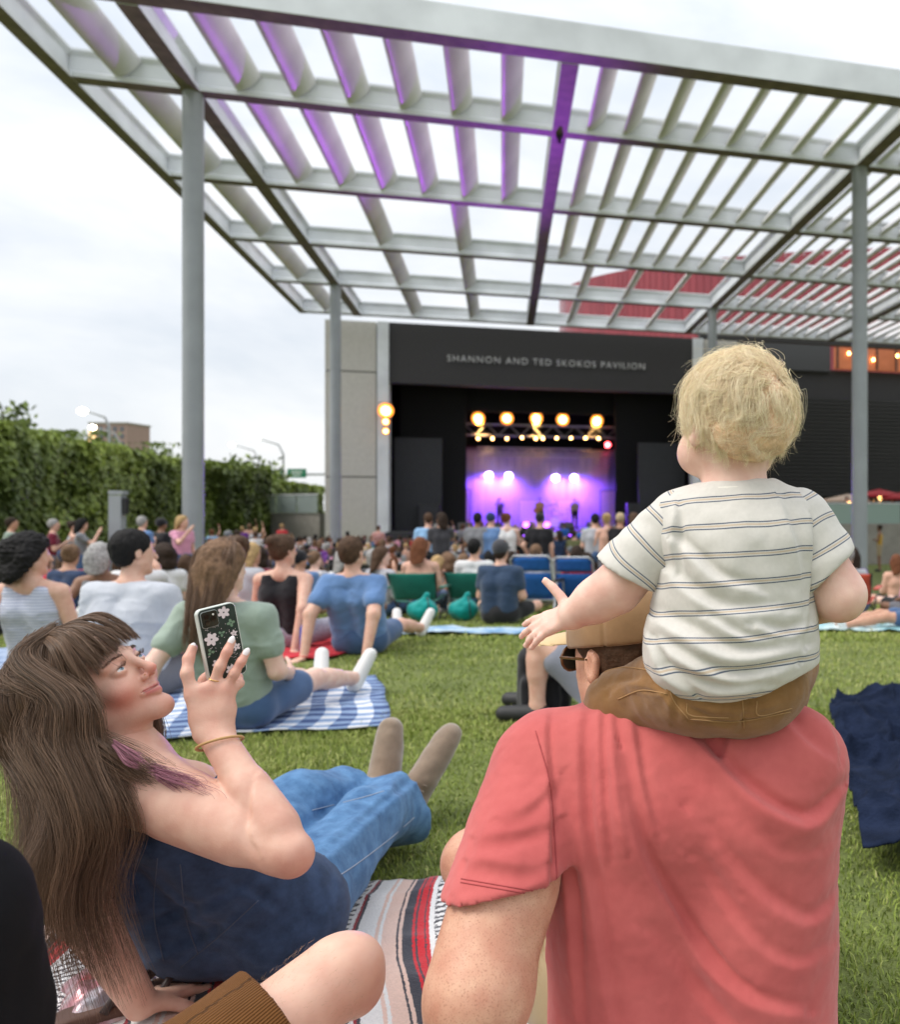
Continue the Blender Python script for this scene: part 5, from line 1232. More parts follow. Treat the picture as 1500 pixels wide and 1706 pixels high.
# hand holding the phone: back of the hand to the camera, index raised behind it, two fingers across the case
hz = unit(P(348, 1128, 1.485) - WWR); hx = -unit(np.cross(hz, npalm)); HSC = 0.92
def HP(a, b, c): return WWR + (hx * a + hz * b + npalm * c) * HSC      # a towards picture right, b along the hand, c into the palm
for a0, a1, b1 in ((-0.019, -0.031, 0.080), (-0.007, -0.011, 0.088), (0.006, 0.010, 0.086), (0.017, 0.029, 0.077)):
    wb.cone(HP(a0, 0.004, 0), HP(a1, b1, 0.0), 0.0165, 0.0118, 0.012)
wb.cone(HP(-0.02, 0.03, 0.006), HP(0.02, 0.04, 0.006), 0.016, 0.016, 0.015)
tips = []
def finger(pts, r0=0.0096, r1=0.0072):
    pts = [HP(*p) for p in pts]; n_ = len(pts) - 1
    for j in range(n_):
        wb.cone(pts[j], pts[j + 1], r0 + (r1 - r0) * j / n_, r0 + (r1 - r0) * (j + 1) / n_, 0.006 if j else 0.009); wb.ball(pts[j + 1], r0 + (r1 - r0) * (j + 1) / n_, 0.002)
    tips.append((pts[-1], unit(pts[-1] - pts[-2])))
finger([(-0.031, 0.080, 0), (-0.036, 0.122, -0.002), (-0.034, 0.148, 0.008), (-0.028, 0.166, 0.018)], 0.0108, 0.0082)
finger([(0.004, 0.088, 0), (0.022, 0.126, -0.006), (0.036, 0.152, -0.004), (0.044, 0.170, 0.002)])
finger([(0.026, 0.078, 0), (0.045, 0.108, -0.005), (0.058, 0.128, -0.003), (0.067, 0.143, 0.003)], 0.0090, 0.0070)
finger([(0.031, 0.070, 0.004), (0.045, 0.082, 0.022), (0.040, 0.092, 0.038), (0.028, 0.096, 0.044)], 0.0086, 0.0070)
finger([(-0.024, 0.030, 0.010), (-0.030, 0.065, 0.030), (-0.018, 0.096, 0.040), (-0.004, 0.112, 0.042)], 0.0135, 0.0090)
lh = hand(wb, WWL, (0.10, 0.85, -0.2), (0, -0.2, -1), 0.95, side=-1, curl=(0.2, 0.25, 0.25, 0.3), spread=0.16)
for q in (-1, 1): wb.cone(np.array([-0.97 + 0.08 * q, 1.70, 0.13]), np.array([-1.06 + 0.07 * q, 1.52, 0.42]), 0.085, 0.080, 0.03)
RHp, RKn, RAn = np.array([-0.885, 1.70, 0.125]), np.array([-0.905, 2.12, 0.165]), np.array([-0.985, 2.47, 0.10])
LHp, LKn, LAn = np.array([-1.06, 1.71, 0.125]), np.array([-1.085, 2.13, 0.20]), np.array([-1.055, 2.50, 0.10])
for h_, kn, an in ((RHp, RKn, RAn), (LHp, LKn, LAn)): wb.cone(h_, kn, 0.085, 0.055, 0.03); wb.cone(kn, an, 0.052, 0.036, 0.02)
RTo, LTo = np.array([-0.868, 2.63, 0.225]), np.array([-1.04, 2.62, 0.245])
RHe, LHe = np.array([-0.955, 2.56, 0.055]), np.array([-1.045, 2.575, 0.055])
for an, he, to in ((RAn, RHe, RTo), (LAn, LHe, LTo)): wb.cone(an, he, 0.035, 0.035, 0.02); wb.cone(he, to, 0.035, 0.025, 0.02)
# one continuous skin: coarse body and fine head share the field; the head region is remeshed finer
hb_lo, hb_hi = WC - 0.16, WC + 0.16
allf = SDF(); allf.ops = wfine.ops + wb.ops
V, F = wb.mesh(0.0045); V = np.asarray(V, float); Nn = normals(V, F)
V = V - Nn * (np.maximum(0, fold2(V, [([(388, 1322), (396, 1362), (408, 1400), (428, 1424)], 0.006, 0.008)], 1.355)) * (Nn[:, 1] < 0.1))[:, None]; body_w = put('body', V, F, SK_WOM, wom, wom)
zero = np.zeros(len(V)); kn_ = np.exp(-(((V - (WER + [0.03, 0, -0.02])) ** 2).sum(1)) / 0.035 ** 2) * 0.45
for tp_, td_ in tips: kn_ = np.maximum(kn_, 0.35 * np.exp(-(((V - (tp_ - td_ * 0.02)) ** 2).sum(1)) / 0.016 ** 2))
for aa in (-0.031, -0.011, 0.010, 0.028): kn_ = np.maximum(kn_, 0.30 * np.exp(-(((V - HP(aa, 0.082, -0.008)) ** 2).sum(1)) / 0.011 ** 2))
set_attr(body_w, 'blush', kn_); set_attr(body_w, 'lip', zero); set_attr(body_w, 'dark', zero)
V, F = wfine.mesh(0.0019); head_w = put('head', V, F, SK_WOM, body_w, wom)
lc = (V - WC) @ WR.T / WS
def g3(c, r): return np.exp(-(((lc - np.array(c)) / np.array(r)) ** 2).sum(1))
set_attr(head_w, 'blush', np.clip(0.78 * np.maximum(g3((0.050, 0.052, -0.042), (0.026, 0.03, 0.022)), g3((-0.050, 0.052, -0.042), (0.026, 0.03, 0.022))) + 0.62 * g3((0, 0.104, -0.033), (0.02, 0.022, 0.013)) + 0.25 * g3((0, 0.08, -0.1), (0.02, 0.02, 0.02)), 0, 0.85))
lipz = np.maximum(np.exp(-(((lc[:, 2] + 0.0555 + 0.004 * (1 - np.abs(lc[:, 0]) / 0.024)) / 0.0042) ** 2)), np.exp(-(((lc[:, 2] + 0.0595 + 0.009 * (1 - np.abs(lc[:, 0]) / 0.023)) / 0.0050) ** 2)))
set_attr(head_w, 'lip', 0.85 * lipz * (np.abs(lc[:, 0]) < 0.024) * (lc[:, 1] > 0.070))
slit = np.maximum(*[np.exp(-(((lc[:, 0] - 0.031 * q) / 0.0125) ** 4 + ((lc[:, 2] - 0.0062 + 9 * (lc[:, 0] - 0.031 * q) ** 2) / 0.0020) ** 2)) for q in (-1, 1)]) * (lc[:, 1] > 0.07)
mouth = np.exp(-((lc[:, 2] + 0.0605 - 0.004 * (lc[:, 0] / 0.026) ** 2) / 0.0012) ** 2) * (np.abs(lc[:, 0]) < 0.026) * (lc[:, 1] > 0.074)
set_attr(head_w, 'dark', np.clip(0.75 * slit + 0.6 * mouth + 0.6 * np.maximum(g3((0.007, 0.098, -0.041), (0.003, 0.006, 0.003)), g3((-0.007, 0.098, -0.041), (0.003, 0.006, 0.003))), 0, 0.9))
# eyes
for q in (-1, 1):
    c = WH(0.031 * q, 0.0728, 0.0020) - WO; m = MB(); look = unit(WR[1] * 0.93 + WR[0] * 0.12 + WR[2] * 0.2); e1 = unit(np.cross(look, WR[2])); e2 = np.cross(e1, look)
    def ring(a, r): return [c + look * math.cos(a) * r + (e1 * math.cos(t) + e2 * math.sin(t)) * math.sin(a) * r for t in np.linspace(0, 2 * math.pi, 21)[:-1]]
    for (a0, a1, mi) in ((0.02, 0.19, 2), (0.19, 0.42, 1), (0.42, 0.9, 0), (0.9, 1.5, 0)):
        m.mi = mi; m.add(ring(a0, 0.0121) + ring(a1, 0.0121), [[k, (k + 1) % 20, 20 + (k + 1) % 20, 20 + k] for k in range(20)])
    m.mi = 2; m.add(ring(0.02, 0.0121), [list(range(20))])
    m.build('eye', [mat('eye_white', (0.78, 0.74, 0.70), 0.15), mat('iris_blue', (0.16, 0.24, 0.30), 0.1, var=0.3, scale=300), mat('pupil', (0.01, 0.01, 0.01), 0.05)], head_w, smooth='all')
# brows and lashes
st_b = []
g = np.random.default_rng(4)
def on_face(x, z):
    y = 0.115; X = np.array([WH(x, yy, z) for yy in np.linspace(0.03, 0.115, 60)], np.float32); d_ = wfine.at(X[:, None])[:, 0]; i = np.where(d_ < 0)[0]; return X[i[-1]].astype(float) if len(i) else X[30].astype(float)
for q in (-1, 1):
    for _ in range(170):
        t = g.random(); x = q * (0.014 + 0.036 * t); z = 0.0205 + 0.007 * math.sin(t * 2.2) - 0.004 * t + g.normal(0, 0.0013); p = on_face(x, z); d_ = unit(WR[0] * q * 0.8 + WR[2] * (0.55 - 0.8 * t) + WR[1] * 0.15)
        st_b.append([p + d_ * 0.006 * k / 3 for k in range(4)])
    for _ in range(34):
        t = g.random() * 2 - 1; p = WH(0.031 * q + 0.0115 * t, 0.0868 - 0.004 * t * t, 0.0058 - 0.003 * t * t); d_ = unit(WR[1] * 0.9 + WR[2] * 0.35 + WR[0] * (0.5 * t)); st_b.append([p + (d_ * k / 3 + WR[2] * (k / 3) ** 2 * 0.5) * 0.007 for k in range(4)])
hair_obj('eyebrows', np.array(st_b) - WO, hair_mat('brow_hair', (0.075, 0.042, 0.025), 0.2), head_w, 0.00020, 0.00010)
m = MB(); c = WH(0.016, 0.0965, -0.031) - WO; m.tube([c - WR[0] * 0.001, c + WR[0] * 0.0016], 0.0012, 8); m.build('nose_stud', mat('stud_gold', (0.9, 0.75, 0.5), 0.15, metal=1.0), head_w)
# nails, ring, bracelet
M_nail = mat('white_nail', (0.82, 0.76, 0.74), 0.2)
for i, (tp_, td_) in enumerate(tips[:3]):
    s = SDF(); e1 = unit(np.cross(td_, npalm)); R_ = np.array([e1, td_, np.cross(e1, td_)]); s.ell(tp_ + td_ * 0.002 - npalm * 0.0045, (0.0055, 0.0095, 0.0035), R_); V, F = s.mesh(0.0012); put('fingernail', V, F, M_nail, body_w, wom)
M_gold = mat('gold_band', (0.80, 0.52, 0.20), 0.25, metal=1.0)
pr0, pr1 = HP(0.004, 0.088, 0), HP(0.022, 0.126, -0.006); axr = unit(pr1 - pr0); e1 = unit(np.cross(axr, npalm)); e2 = np.cross(axr, e1); c = pr0 * 0.62 + pr1 * 0.38
m = MB(); m.tube([c + (e1 * math.cos(a) + e2 * math.sin(a)) * 0.0102 - WO for a in np.linspace(0, 2 * math.pi, 25)], 0.0011, 6, caps=False); m.build('ring', M_gold, body_w, smooth='all')
axr = unit(WWR - WER); c = WWR - axr * 0.022; axr = unit(axr + np.array([0.30, 0.0, 0.2])); e1 = unit(np.cross(axr, npalm)); e2 = np.cross(axr, e1)
m = MB(); m.tube([c + (e1 * math.cos(a) * 0.036 + e2 * math.sin(a) * 0.034) - WO for a in np.linspace(0, 2 * math.pi, 41)], 0.0025, 8, caps=False); m.build('bracelet', mat('tan_cord', (0.50, 0.30, 0.12), 0.6), body_w, smooth='all')
# denim jumpsuit
M_denim = fabric_mat('dark_denim', (0.030, 0.052, 0.105), 0.85, 0.25, 30, 1500, 0.5, 0.1, fade=(0.055, 0.095, 0.19))
M_denim2 = fabric_mat('washed_denim', (0.040, 0.125, 0.285), 0.85, 0.25, 24, 1500, 0.5, 0.1, fade=(0.13, 0.28, 0.50))
dj = SDF()
for q in (-1, 1): dj.cone(np.array([-0.97 + 0.085 * q, 1.69, 0.14]), np.array([-1.06 + 0.075 * q, 1.52, 0.40]), 0.104, 0.092, 0.04)
dj.cone((-1.06, 1.70, 0.135), (-0.885, 1.70, 0.135), 0.118, 0.118, 0.04)
dj.plane((-1.03, 1.47, 0.415), unit(np.array([-1.045, 1.475, 0.5]) - np.array([-0.97, 1.70, 0.13])) + np.array([0, -0.2, 0]), 0.008); dj.plane((0, 0, 0.014), (0, 0, -1), 0.006)
V, F = dj.mesh(0.006, relax=1); V = np.asarray(V, float); Nn = normals(V, F)
JL = [([(230, 1560), (320, 1520), (430, 1470)], 0.006, 0.012), ([(260, 1600), (360, 1560), (450, 1500)], 0.005, 0.012), ([(300, 1430), (340, 1500), (350, 1580)], 0.004, 0.012), ([(400, 1450), (430, 1490), (450, 1530)], 0.005, 0.008)]
V = V + Nn * (fold2(V, JL, 1.56) + 0.004 * vnoise(V, 16) + 0.0015 * vnoise(V, 50))[:, None]; jmp = put('jumpsuit_top', V, F, M_denim, wom, wom)
lg = SDF()
lg.cone((-1.06, 1.72, 0.135), (-0.885, 1.72, 0.135), 0.108, 0.108, 0.04)
for h_, kn, an in ((RHp, RKn, RAn), (LHp, LKn, LAn)):
    lg.cone(h_ + [0, 0.02, 0.01], kn, 0.104, 0.082, 0.03); lg.cone(kn, an * 0.55 + kn * 0.45 + np.array([0.02, 0, 0.0]), 0.082, 0.086, 0.02); lg.cone(kn * 0.45 + an * 0.55 + np.array([0.02, 0, 0.0]), an + np.array([0.045, -0.02, -0.015]), 0.088, 0.122, 0.02)
lg.cone(RKn * 0.3 + RAn * 0.7 + np.array([0.04, -0.02, 0]), RAn + np.array([0.115, -0.05, -0.03]), 0.085, 0.070, 0.03)
lg.plane((0, 0, 0.014), (0, 0, -1), 0.006); lg.plane((-0.95, 2.37, 0.1), (0.10, 1, 0.25), 0.004); lg.plane((-0.97, 1.62, 0.15), (0, -1, 0.3), 0.01)
for an, kn in ((RAn, RKn), (LAn, LKn)): lg.cone(an * 0.62 + kn * 0.38 + np.array([0.03, -0.02, 0]), an + unit(an - kn) * 0.1 + np.array([0.04, 0, 0]), 0.076, 0.108, 0.004, op='s')
V, F = lg.mesh(0.0065, relax=1); V = np.asarray(V, float); Nn = normals(V, F)
GL = [([(480, 1400), (560, 1372), (650, 1340)], 0.010, 0.016), ([(520, 1440), (590, 1400), (640, 1350), (700, 1340)], 0.006, 0.014), ([(440, 1500), (500, 1480), (560, 1470)], 0.006, 0.012), ([(450, 1450), (480, 1480), (490, 1520)], 0.006, 0.010), ([(430, 1470), (450, 1510), (470, 1560)], 0.005, 0.009), ([(600, 1320), (650, 1335), (690, 1360)], 0.006, 0.012)]
V = V + Nn * (fold2(V, GL, 2.0) + 0.006 * vnoise(V, 11) + 0.0025 * vnoise(V, 30, 3))[:, None]; V[:, 2] = np.maximum(V[:, 2], 0.012); leg_w = put('jumpsuit_legs', V, F, M_denim2, wom, wom)
M_thr = mat('denim_thread', (0.30, 0.34, 0.42), 0.9)
seam(leg_w, wom, [[(470, 1505), (560, 1462), (640, 1405), (690, 1362)], [(440, 1470), (470, 1500), (500, 1510)], [(520, 1350), (600, 1330), (640, 1318)]], 0.0014, M_thr); seam(jmp, wom, [[(262, 1430), (256, 1520), (272, 1600)], [(430, 1500), (365, 1560), (300, 1612)], [(300, 1440), (310, 1530), (330, 1590)]], 0.0011, mat('navy_thread', (0.08, 0.10, 0.15), 0.9))
m = MB(); q0, q1 = P(405, 1488, 1.58), P(434, 1508, 1.60); m.tube([q0 - WO, q1 - WO], 0.006, 8); m.build('belt_loop', fabric_mat('denim_seam', (0.16, 0.16, 0.20)), jmp, smooth='all')
# suede boots
M_suede = fabric_mat('taupe_suede', (0.235, 0.175, 0.125), 0.95, 0.15, 40, 700, 0.3, 0.6)
for an, he, to in ((RAn, RHe, RTo), (LAn, LHe, LTo)):
    b = SDF(); up_ = unit(an - he); b.cone(he + up_ * 0.02, he + up_ * 0.095, 0.047, 0.050, 0.02); b.cone(he + [0, 0, 0.0], to, 0.045, 0.036, 0.03); b.cone(he * 0.55 + to * 0.45 + [0, -0.022, 0], to + unit(to - he) * 0.025, 0.044, 0.036, 0.02); b.cone(he + [0, 0.03, 0.0], he * 0.2 + to * 0.8 + [0, 0.03, 0], 0.036, 0.034, 0.02); b.plane(he + up_ * 0.098, up_, 0.004); b.plane((0, 0, 0.008), (0, 0, -1), 0.003)
    b.cone(he + up_ * 0.06, he + up_ * 0.2, 0.036, 0.040, 0.003, op='s')
    V, F = b.mesh(0.0045); V = V + normals(V, F) * (0.0018 * vnoise(V, 40))[:, None]; bo = put('boot', V, F, M_suede, wom, wom)
    fr_ = unit(to - he); sdn = unit(np.cross(fr_, up_)); c = he * 0.62 + to * 0.38 - np.array([0, 0.05, 0]); m = MB()
    for z_ in (-0.008, 0.010): m.tube([c + sdn * 0.03 + fr_ * z_ - WO, c - np.array([0, 0.006, 0]) + fr_ * z_ - WO, c - sdn * 0.03 + fr_ * z_ - WO], 0.003, 6)
    m.tube([c - sdn * 0.028 + np.array([0.01, -0.006, 0.0]) - WO, c - sdn * 0.05 + fr_ * 0.02 - np.array([0, 0.02, 0]) - WO, c - sdn * 0.04 - fr_ * 0.03 - np.array([0, 0.02, 0]) - WO], 0.003, 6); m.build('boot_lace', M_suede, bo, smooth='all')
# phone (held, so a thing of its own)
pc = P(368, 1070, 1.525); pup = unit(P(362, 1010, 1.515) - P(385, 1130, 1.530)); pn = unit(np.array([0.86, -0.50, -0.05])); pn = unit(pn - pup * (pn @ pup)); px_ = np.cross(pup, pn) * 1.0
if px_[0] < 0: px_ = -px_
ph = empty('phone', tuple(pc)); tag(ph, 'phone in a dark green case with white flowers held in a raised hand', 'phone')
def PW(a, b, c): return (px_ * a + pup * b + pn * c) * 0.92
def slab(name, w, h, t, r, mt, parent, off=(0, 0, 0), n=6):
    pts = []
    for cx, cy, a0 in ((w - r, h - r, 0), (-(w - r), h - r, 90), (-(w - r), -(h - r), 180), (w - r, -(h - r), 270)):
        for k in range(n + 1): a = math.radians(a0 + 90 * k / n); pts.append((cx + r * math.cos(a), cy + r * math.sin(a)))
    k_ = len(pts); V = [PW(x * s_ + off[0], y * s_ + off[1], z + off[2]) for z, s_ in ((-t, 0.985), (-t * 0.7, 1), (t * 0.7, 1), (t, 0.985)) for x, y in pts]
    Fc = [[j * k_ + i, j * k_ + (i + 1) % k_, (j + 1) * k_ + (i + 1) % k_, (j + 1) * k_ + i] for j in range(3) for i in range(k_)] + [list(range(k_))[::-1], list(range(3 * k_, 4 * k_))]
    return mesh_obj(name, V, Fc, mt, parent, smooth=False)
slab('camera_rim', 0.0162, 0.0167, 0.0008, 0.006, mat('camera_rim', (0.35, 0.38, 0.36), 0.3), ph, (-0.0165, 0.052, 0.0066))
slab('case_bumper', 0.0375, 0.0745, 0.0055, 0.011, mat('case_rim', (0.62, 0.66, 0.60), 0.25, spec=0.6), ph)
slab('case_back', 0.0352, 0.0722, 0.0008, 0.009, mat('case_print_green', (0.014, 0.030, 0.024), 0.3, var=0.3, scale=60), ph, (0, 0, 0.0058))
slab('screen', 0.0348, 0.0718, 0.0006, 0.009, mat('screen_glow', (0.05, 0.05, 0.06), 0.1, emit=(0.5, 0.5, 0.7), estr=0.5), ph, (0, 0, -0.0060))
cm_ = slab('camera_bump', 0.0150, 0.0155, 0.0016, 0.005, mat('camera_glass', (0.010, 0.016, 0.014), 0.12), ph, (-0.0165, 0.052, 0.0075))
for a, b in ((-0.0225, 0.058), (-0.0225, 0.046), (-0.0108, 0.052)): m = MB(); m.tube([PW(a, b, 0.009), PW(a, b, 0.0102)], 0.0046, 14); m.build('camera_lens', mat('lens_black', (0.005, 0.005, 0.006), 0.05), cm_)
m = MB(); m.tube([PW(-0.0095, 0.060, 0.009), PW(-0.0095, 0.060, 0.0096)], 0.0018, 10); m.build('flash', mat('flash_white', (0.8, 0.78, 0.7), 0.2), cm_)
fl = MB()
for (a, b, r, rot, mi, pn_) in ((0.012, 0.058, 0.0125, 0.3, 0, 6), (-0.020, 0.012, 0.0140, 0.8, 0, 6), (0.022, 0.034, 0.0085, 0.1, 1, 4), (0.024, -0.016, 0.0085, 0.5, 0, 5), (-0.018, -0.038, 0.0100, 1.1, 0, 6), (0.006, -0.058, 0.0110, 0.2, 0, 6), (0.026, -0.056, 0.0080, 0.9, 1, 4), (0.001, 0.018, 0.0070, 0.4, 1, 3), (-0.026, -0.012, 0.0075, 1.9, 1, 3), (0.024, 0.012, 0.0070, 0.3, 0, 5), (-0.004, -0.026, 0.0075, 0.9, 1, 4), (-0.028, -0.062, 0.006, 0.3, 1, 3)):
    fl.mi = mi
    for k in range(pn_):
        q = rot + 2 * math.pi * k / pn_; ring_ = []
        for t in np.linspace(0, 2 * math.pi, 9)[:-1]:
            lx, ly = r * 0.55 + r * 0.45 * math.cos(t), r * (0.30 if mi == 0 else 0.34) * math.sin(t); ring_.append((min(0.0345, max(-0.0345, a + lx * math.cos(q) - ly * math.sin(q))), min(0.0715, max(-0.0715, b + lx * math.sin(q) + ly * math.cos(q)))))
        if abs(a - 0.0 + 0.0165) < 0.016 and abs(b - 0.052) < 0.016: continue
        fl.add([PW(x, y, 0.00705 + 0.00002 * k) for x, y in ring_], [list(range(8))])
fl.mi = 0
for k in range(90):
    a, b = g.uniform(-0.032, 0.032), g.uniform(-0.069, 0.036); fl.add([PW(a + 0.0008 * math.cos(t), b + 0.0008 * math.sin(t), 0.00695) for t in np.linspace(0, 2 * math.pi, 7)[:-1]], [list(range(6))])
fl.build('flower_print', [mat('petal_white', (0.74, 0.66, 0.66), 0.4), mat('leaf_sage', (0.16, 0.27, 0.17), 0.4)], ph)

# long hair, laid as sheets of strands between guide curves: pixels with depths near the head and shoulder
M_brown = hair_mat('brown_hair', (0.150, 0.090, 0.055), 0.60, 0.40); M_pink = hair_mat('pink_hair', (0.30, 0.12, 0.16), 0.45, 0.4); M_lite = hair_mat('light_brown_hair', (0.20, 0.115, 0.065), 0.4, 0.36)
hc = SDF(); hc.ell(WH(0, -0.022, 0.040), np.array([0.082, 0.100, 0.090]) * WS, WR, 0.02); hc.ell(WH(0, -0.062, -0.030), np.array([0.074, 0.060, 0.085]) * WS, WR, 0.03)
hc.plane(WH(0, 0.058, 0.060), WR[1] * 0.86 - WR[2] * 0.5, 0.012); hc.plane(WH(0, 0.016, 0.0), WR[1] + 0.55 * WR[2] * 0 - 0.25 * WR[2], 0.012) if False else None
hc.ell(WH(0, 0.075, -0.035), np.array([0.088, 0.075, 0.075]) * WS, WR, 0.012, op='s')
V, F = hc.mesh(0.004); V = V + normals(V, F) * (0.002 * vnoise(V, 50))[:, None]; hair_w = put('hair', V, F, mat('brown_hair_mass', (0.050, 0.027, 0.016), 0.7, var=0.2, scale=30), wom, wom)
def sheet(guides, n, seed, thick=0.010, clump=26, npt=20, frizz=0.004, end=(0.85, 1.0)):
    """strands interpolated across a row of guide curves"""
    g = np.random.default_rng(seed); G = np.array([spline(q, npt) for q in guides]); k = len(G); out = []
    cl = np.sort(g.uniform(0, k - 1 - 1e-6, clump)); co = g.normal(0, 1, (clump, 3)) * thick; cw = g.normal(0, 1, (clump, 3)) * frizz * 2.2; cp = g.uniform(0, 6.28, clump); uu = np.linspace(0, 1, npt)[:, None]
    for _ in range(n):
        c = g.integers(0, clump); t = np.clip(cl[c] + g.normal(0, 0.55 * (k - 1) / clump), 0, k - 1 - 1e-6); i = int(t); f = t - i
        p = G[i] * (1 - f) + G[i + 1] * f; tc_ = cl[c]; i2 = int(tc_); pc_ = G[i2] * (1 - tc_ + i2) + G[i2 + 1] * (tc_ - i2)
        p = p * (1 - 0.5 * uu) + pc_ * 0.5 * uu
        p = p + co[c] * np.minimum(1, 0.35 + uu) + g.normal(0, 1, 3) * frizz * (0.4 + 0.6 * uu) + cw[c] * np.sin(uu * 5 + cp[c]) * uu + g.normal(0, 1, 3) * frizz * 0.5 * np.sin(uu * g.uniform(4, 11) + g.uniform(0, 6)) * uu
        if g.random() < 0.03: p = p + g.normal(0, 1, 3) * 0.018 * uu ** 2
        e = g.uniform(*end); p = np.stack([np.interp(np.linspace(0, e, npt), np.linspace(0, 1, npt), p[:, a]) for a in range(3)], 1); out.append(p)
    return np.array(out)
def pr(*q): return [P(x, y, d) for x, y, d in q]
def top(x, y, z): return WH(x, y, z)
crownA, crownB = [top(0.0, 0.02, 0.132), top(0.0, -0.07, 0.115)], None
# crown over the back of the head and down behind the shoulder
backs = [[top(0.020, 0.040, 0.124), top(0.055, 0.000, 0.112), *pr((140, 1160, 1.375), (152, 1235, 1.37), (172, 1300, 1.355), (205, 1380, 1.35), (180, 1490, 1.38), (232, 1640, 1.45))],
         [top(0.014, 0.020, 0.130), top(0.062, -0.025, 0.110), *pr((106, 1160, 1.375), (108, 1235, 1.36), (140, 1300, 1.350), (168, 1390, 1.345), (140, 1500, 1.36), (190, 1680, 1.38))],
         [top(0.006, -0.010, 0.133), top(0.058, -0.062, 0.100), *pr((70, 1150, 1.395), (56, 1225, 1.38), (104, 1300, 1.360), (128, 1395, 1.345), (104, 1510, 1.335), (150, 1690, 1.36))],
         [top(0.000, -0.045, 0.128), top(0.044, -0.098, 0.080), *pr((36, 1145, 1.43), (20, 1215, 1.42), (74, 1290, 1.39), (96, 1385, 1.36), (76, 1500, 1.34), (112, 1680, 1.36))],
         [top(-0.006, -0.070, 0.115), top(0.024, -0.118, 0.062), *pr((14, 1145, 1.47), (8, 1205, 1.46), (52, 1280, 1.42), (72, 1370, 1.39), (58, 1470, 1.36), (84, 1620, 1.36))],
         [top(-0.014, -0.080, 0.105), top(0.000, -0.122, 0.050), *pr((14, 1150, 1.51), (14, 1210, 1.50), (46, 1280, 1.46), (58, 1360, 1.42), (54, 1440, 1.38), (70, 1560, 1.37))]]
A = sheet(backs, 7200, 11, 0.012, 110, 24, 0.0080, (0.62, 1.0))
crn = [[top(0.004, y, 0.131 - 2.2 * (y + 0.01) ** 2 * 1.6), top(0.046, y - 0.012, 0.118 - 1.5 * (y + 0.01) ** 2), top(0.078, y - 0.03, 0.070), top(0.086, y - 0.045, 0.010), top(0.088, y - 0.055, -0.05)] for y in np.linspace(0.045, -0.105, 8)]
crl = [[np.array(WH(*( -((np.array(p) - WC) @ WR.T / WS)[0] * 0.98, ((np.array(p) - WC) @ WR.T / WS)[1], ((np.array(p) - WC) @ WR.T / WS)[2]))) for p in gg] for gg in crn]
A2 = np.concatenate([sheet(crn, 1700, 21, 0.0035, 40, 24, 0.0022), sheet(crl, 900, 22, 0.0035, 30, 24, 0.0022)])
# side hair: temple, over the ear, forward over the near shoulder
sides = [[top(0.050, 0.066, 0.096), top(0.076, 0.044, 0.045), top(0.083, 0.020, -0.020), *pr((165, 1224, 1.385), (215, 1256, 1.385), (262, 1288, 1.395), (305, 1312, 1.41))],
         [top(0.036, 0.030, 0.118), top(0.083, 0.000, 0.050), top(0.088, -0.020, -0.030), *pr((152, 1230, 1.375), (190, 1262, 1.375), (225, 1292, 1.38), (262, 1312, 1.39))],
         [top(0.030, 0.010, 0.124), top(0.084, -0.030, 0.060), top(0.092, -0.050, -0.020), *pr((128, 1228, 1.37), (158, 1275, 1.36), (182, 1330, 1.355), (196, 1400, 1.355))],
         [top(0.024, -0.010, 0.128), top(0.080, -0.050, 0.065), top(0.090, -0.075, -0.020), *pr((106, 1225, 1.37), (138, 1285, 1.355), (158, 1350, 1.345), (172, 1430, 1.345))]]
Bs = sheet(sides, 2600, 12, 0.005, 60, 18, 0.0055, (0.38, 1.0))
# far side hair in front of the throat
fars = [[top(-0.070, 0.030, 0.020), top(-0.076, 0.020, -0.060), *pr((268, 1215, 1.52), (255, 1250, 1.50), (262, 1285, 1.47))], [top(-0.074, 0.010, 0.0), top(-0.080, -0.005, -0.080), *pr((245, 1225, 1.54), (238, 1255, 1.52), (250, 1290, 1.48))]]
Cs = sheet(fars, 500, 13, 0.006, 10, 12, 0.003)
# fringe
fr_g = [[top(x * 0.35, 0.020, 0.130), top(x * 0.8, 0.070, 0.112), top(x, 0.094 - 3.5 * x * x, 0.074), top(x * 1.06, 0.099 - 5.5 * x * x, 0.036 - 1.2 * x * x)] for x in np.linspace(-0.062, 0.066, 9)]
fr_g += [[top(0.030, 0.030, 0.126), top(0.062, 0.062, 0.100), top(0.076, 0.062, 0.060), top(0.079, 0.050, 0.012), top(0.080, 0.038, -0.030)], [top(0.034, 0.020, 0.126), top(0.070, 0.044, 0.096), top(0.083, 0.040, 0.050), top(0.086, 0.026, -0.005), top(0.086, 0.014, -0.055)]]
Ds = sheet(fr_g, 2600, 14, 0.0035, 46, 12, 0.0016, (0.86, 1.0))
pk = sheet([pr((188, 1236, 1.372), (215, 1256, 1.365), (240, 1272, 1.365)), pr((192, 1244, 1.37), (216, 1266, 1.362), (236, 1280, 1.365))], 90, 15, 0.005, 9, 8, 0.002)
pk2 = sheet([pr((250, 1275, 1.385), (310, 1300, 1.40), (365, 1328, 1.42)), pr((262, 1292, 1.375), (320, 1318, 1.39), (372, 1345, 1.41))], 130, 16, 0.007, 22, 10, 0.006, (0.3, 1.0))
hair_obj('hair_strands', np.concatenate([A, A2]) - WO, M_brown, hair_w, 0.00032, 0.00010); hair_obj('hair_strands', Bs[:2000] - WO, M_brown, hair_w, 0.00036, 0.00014); hair_obj('hair_strands', Bs[2000:] - WO, M_lite, hair_w, 0.00036, 0.00014)
hair_obj('hair_strands', Cs - WO, M_brown, hair_w, 0.0004, 0.00015); hair_obj('fringe', Ds - WO, M_brown, hair_w, 0.0004, 0.00016)
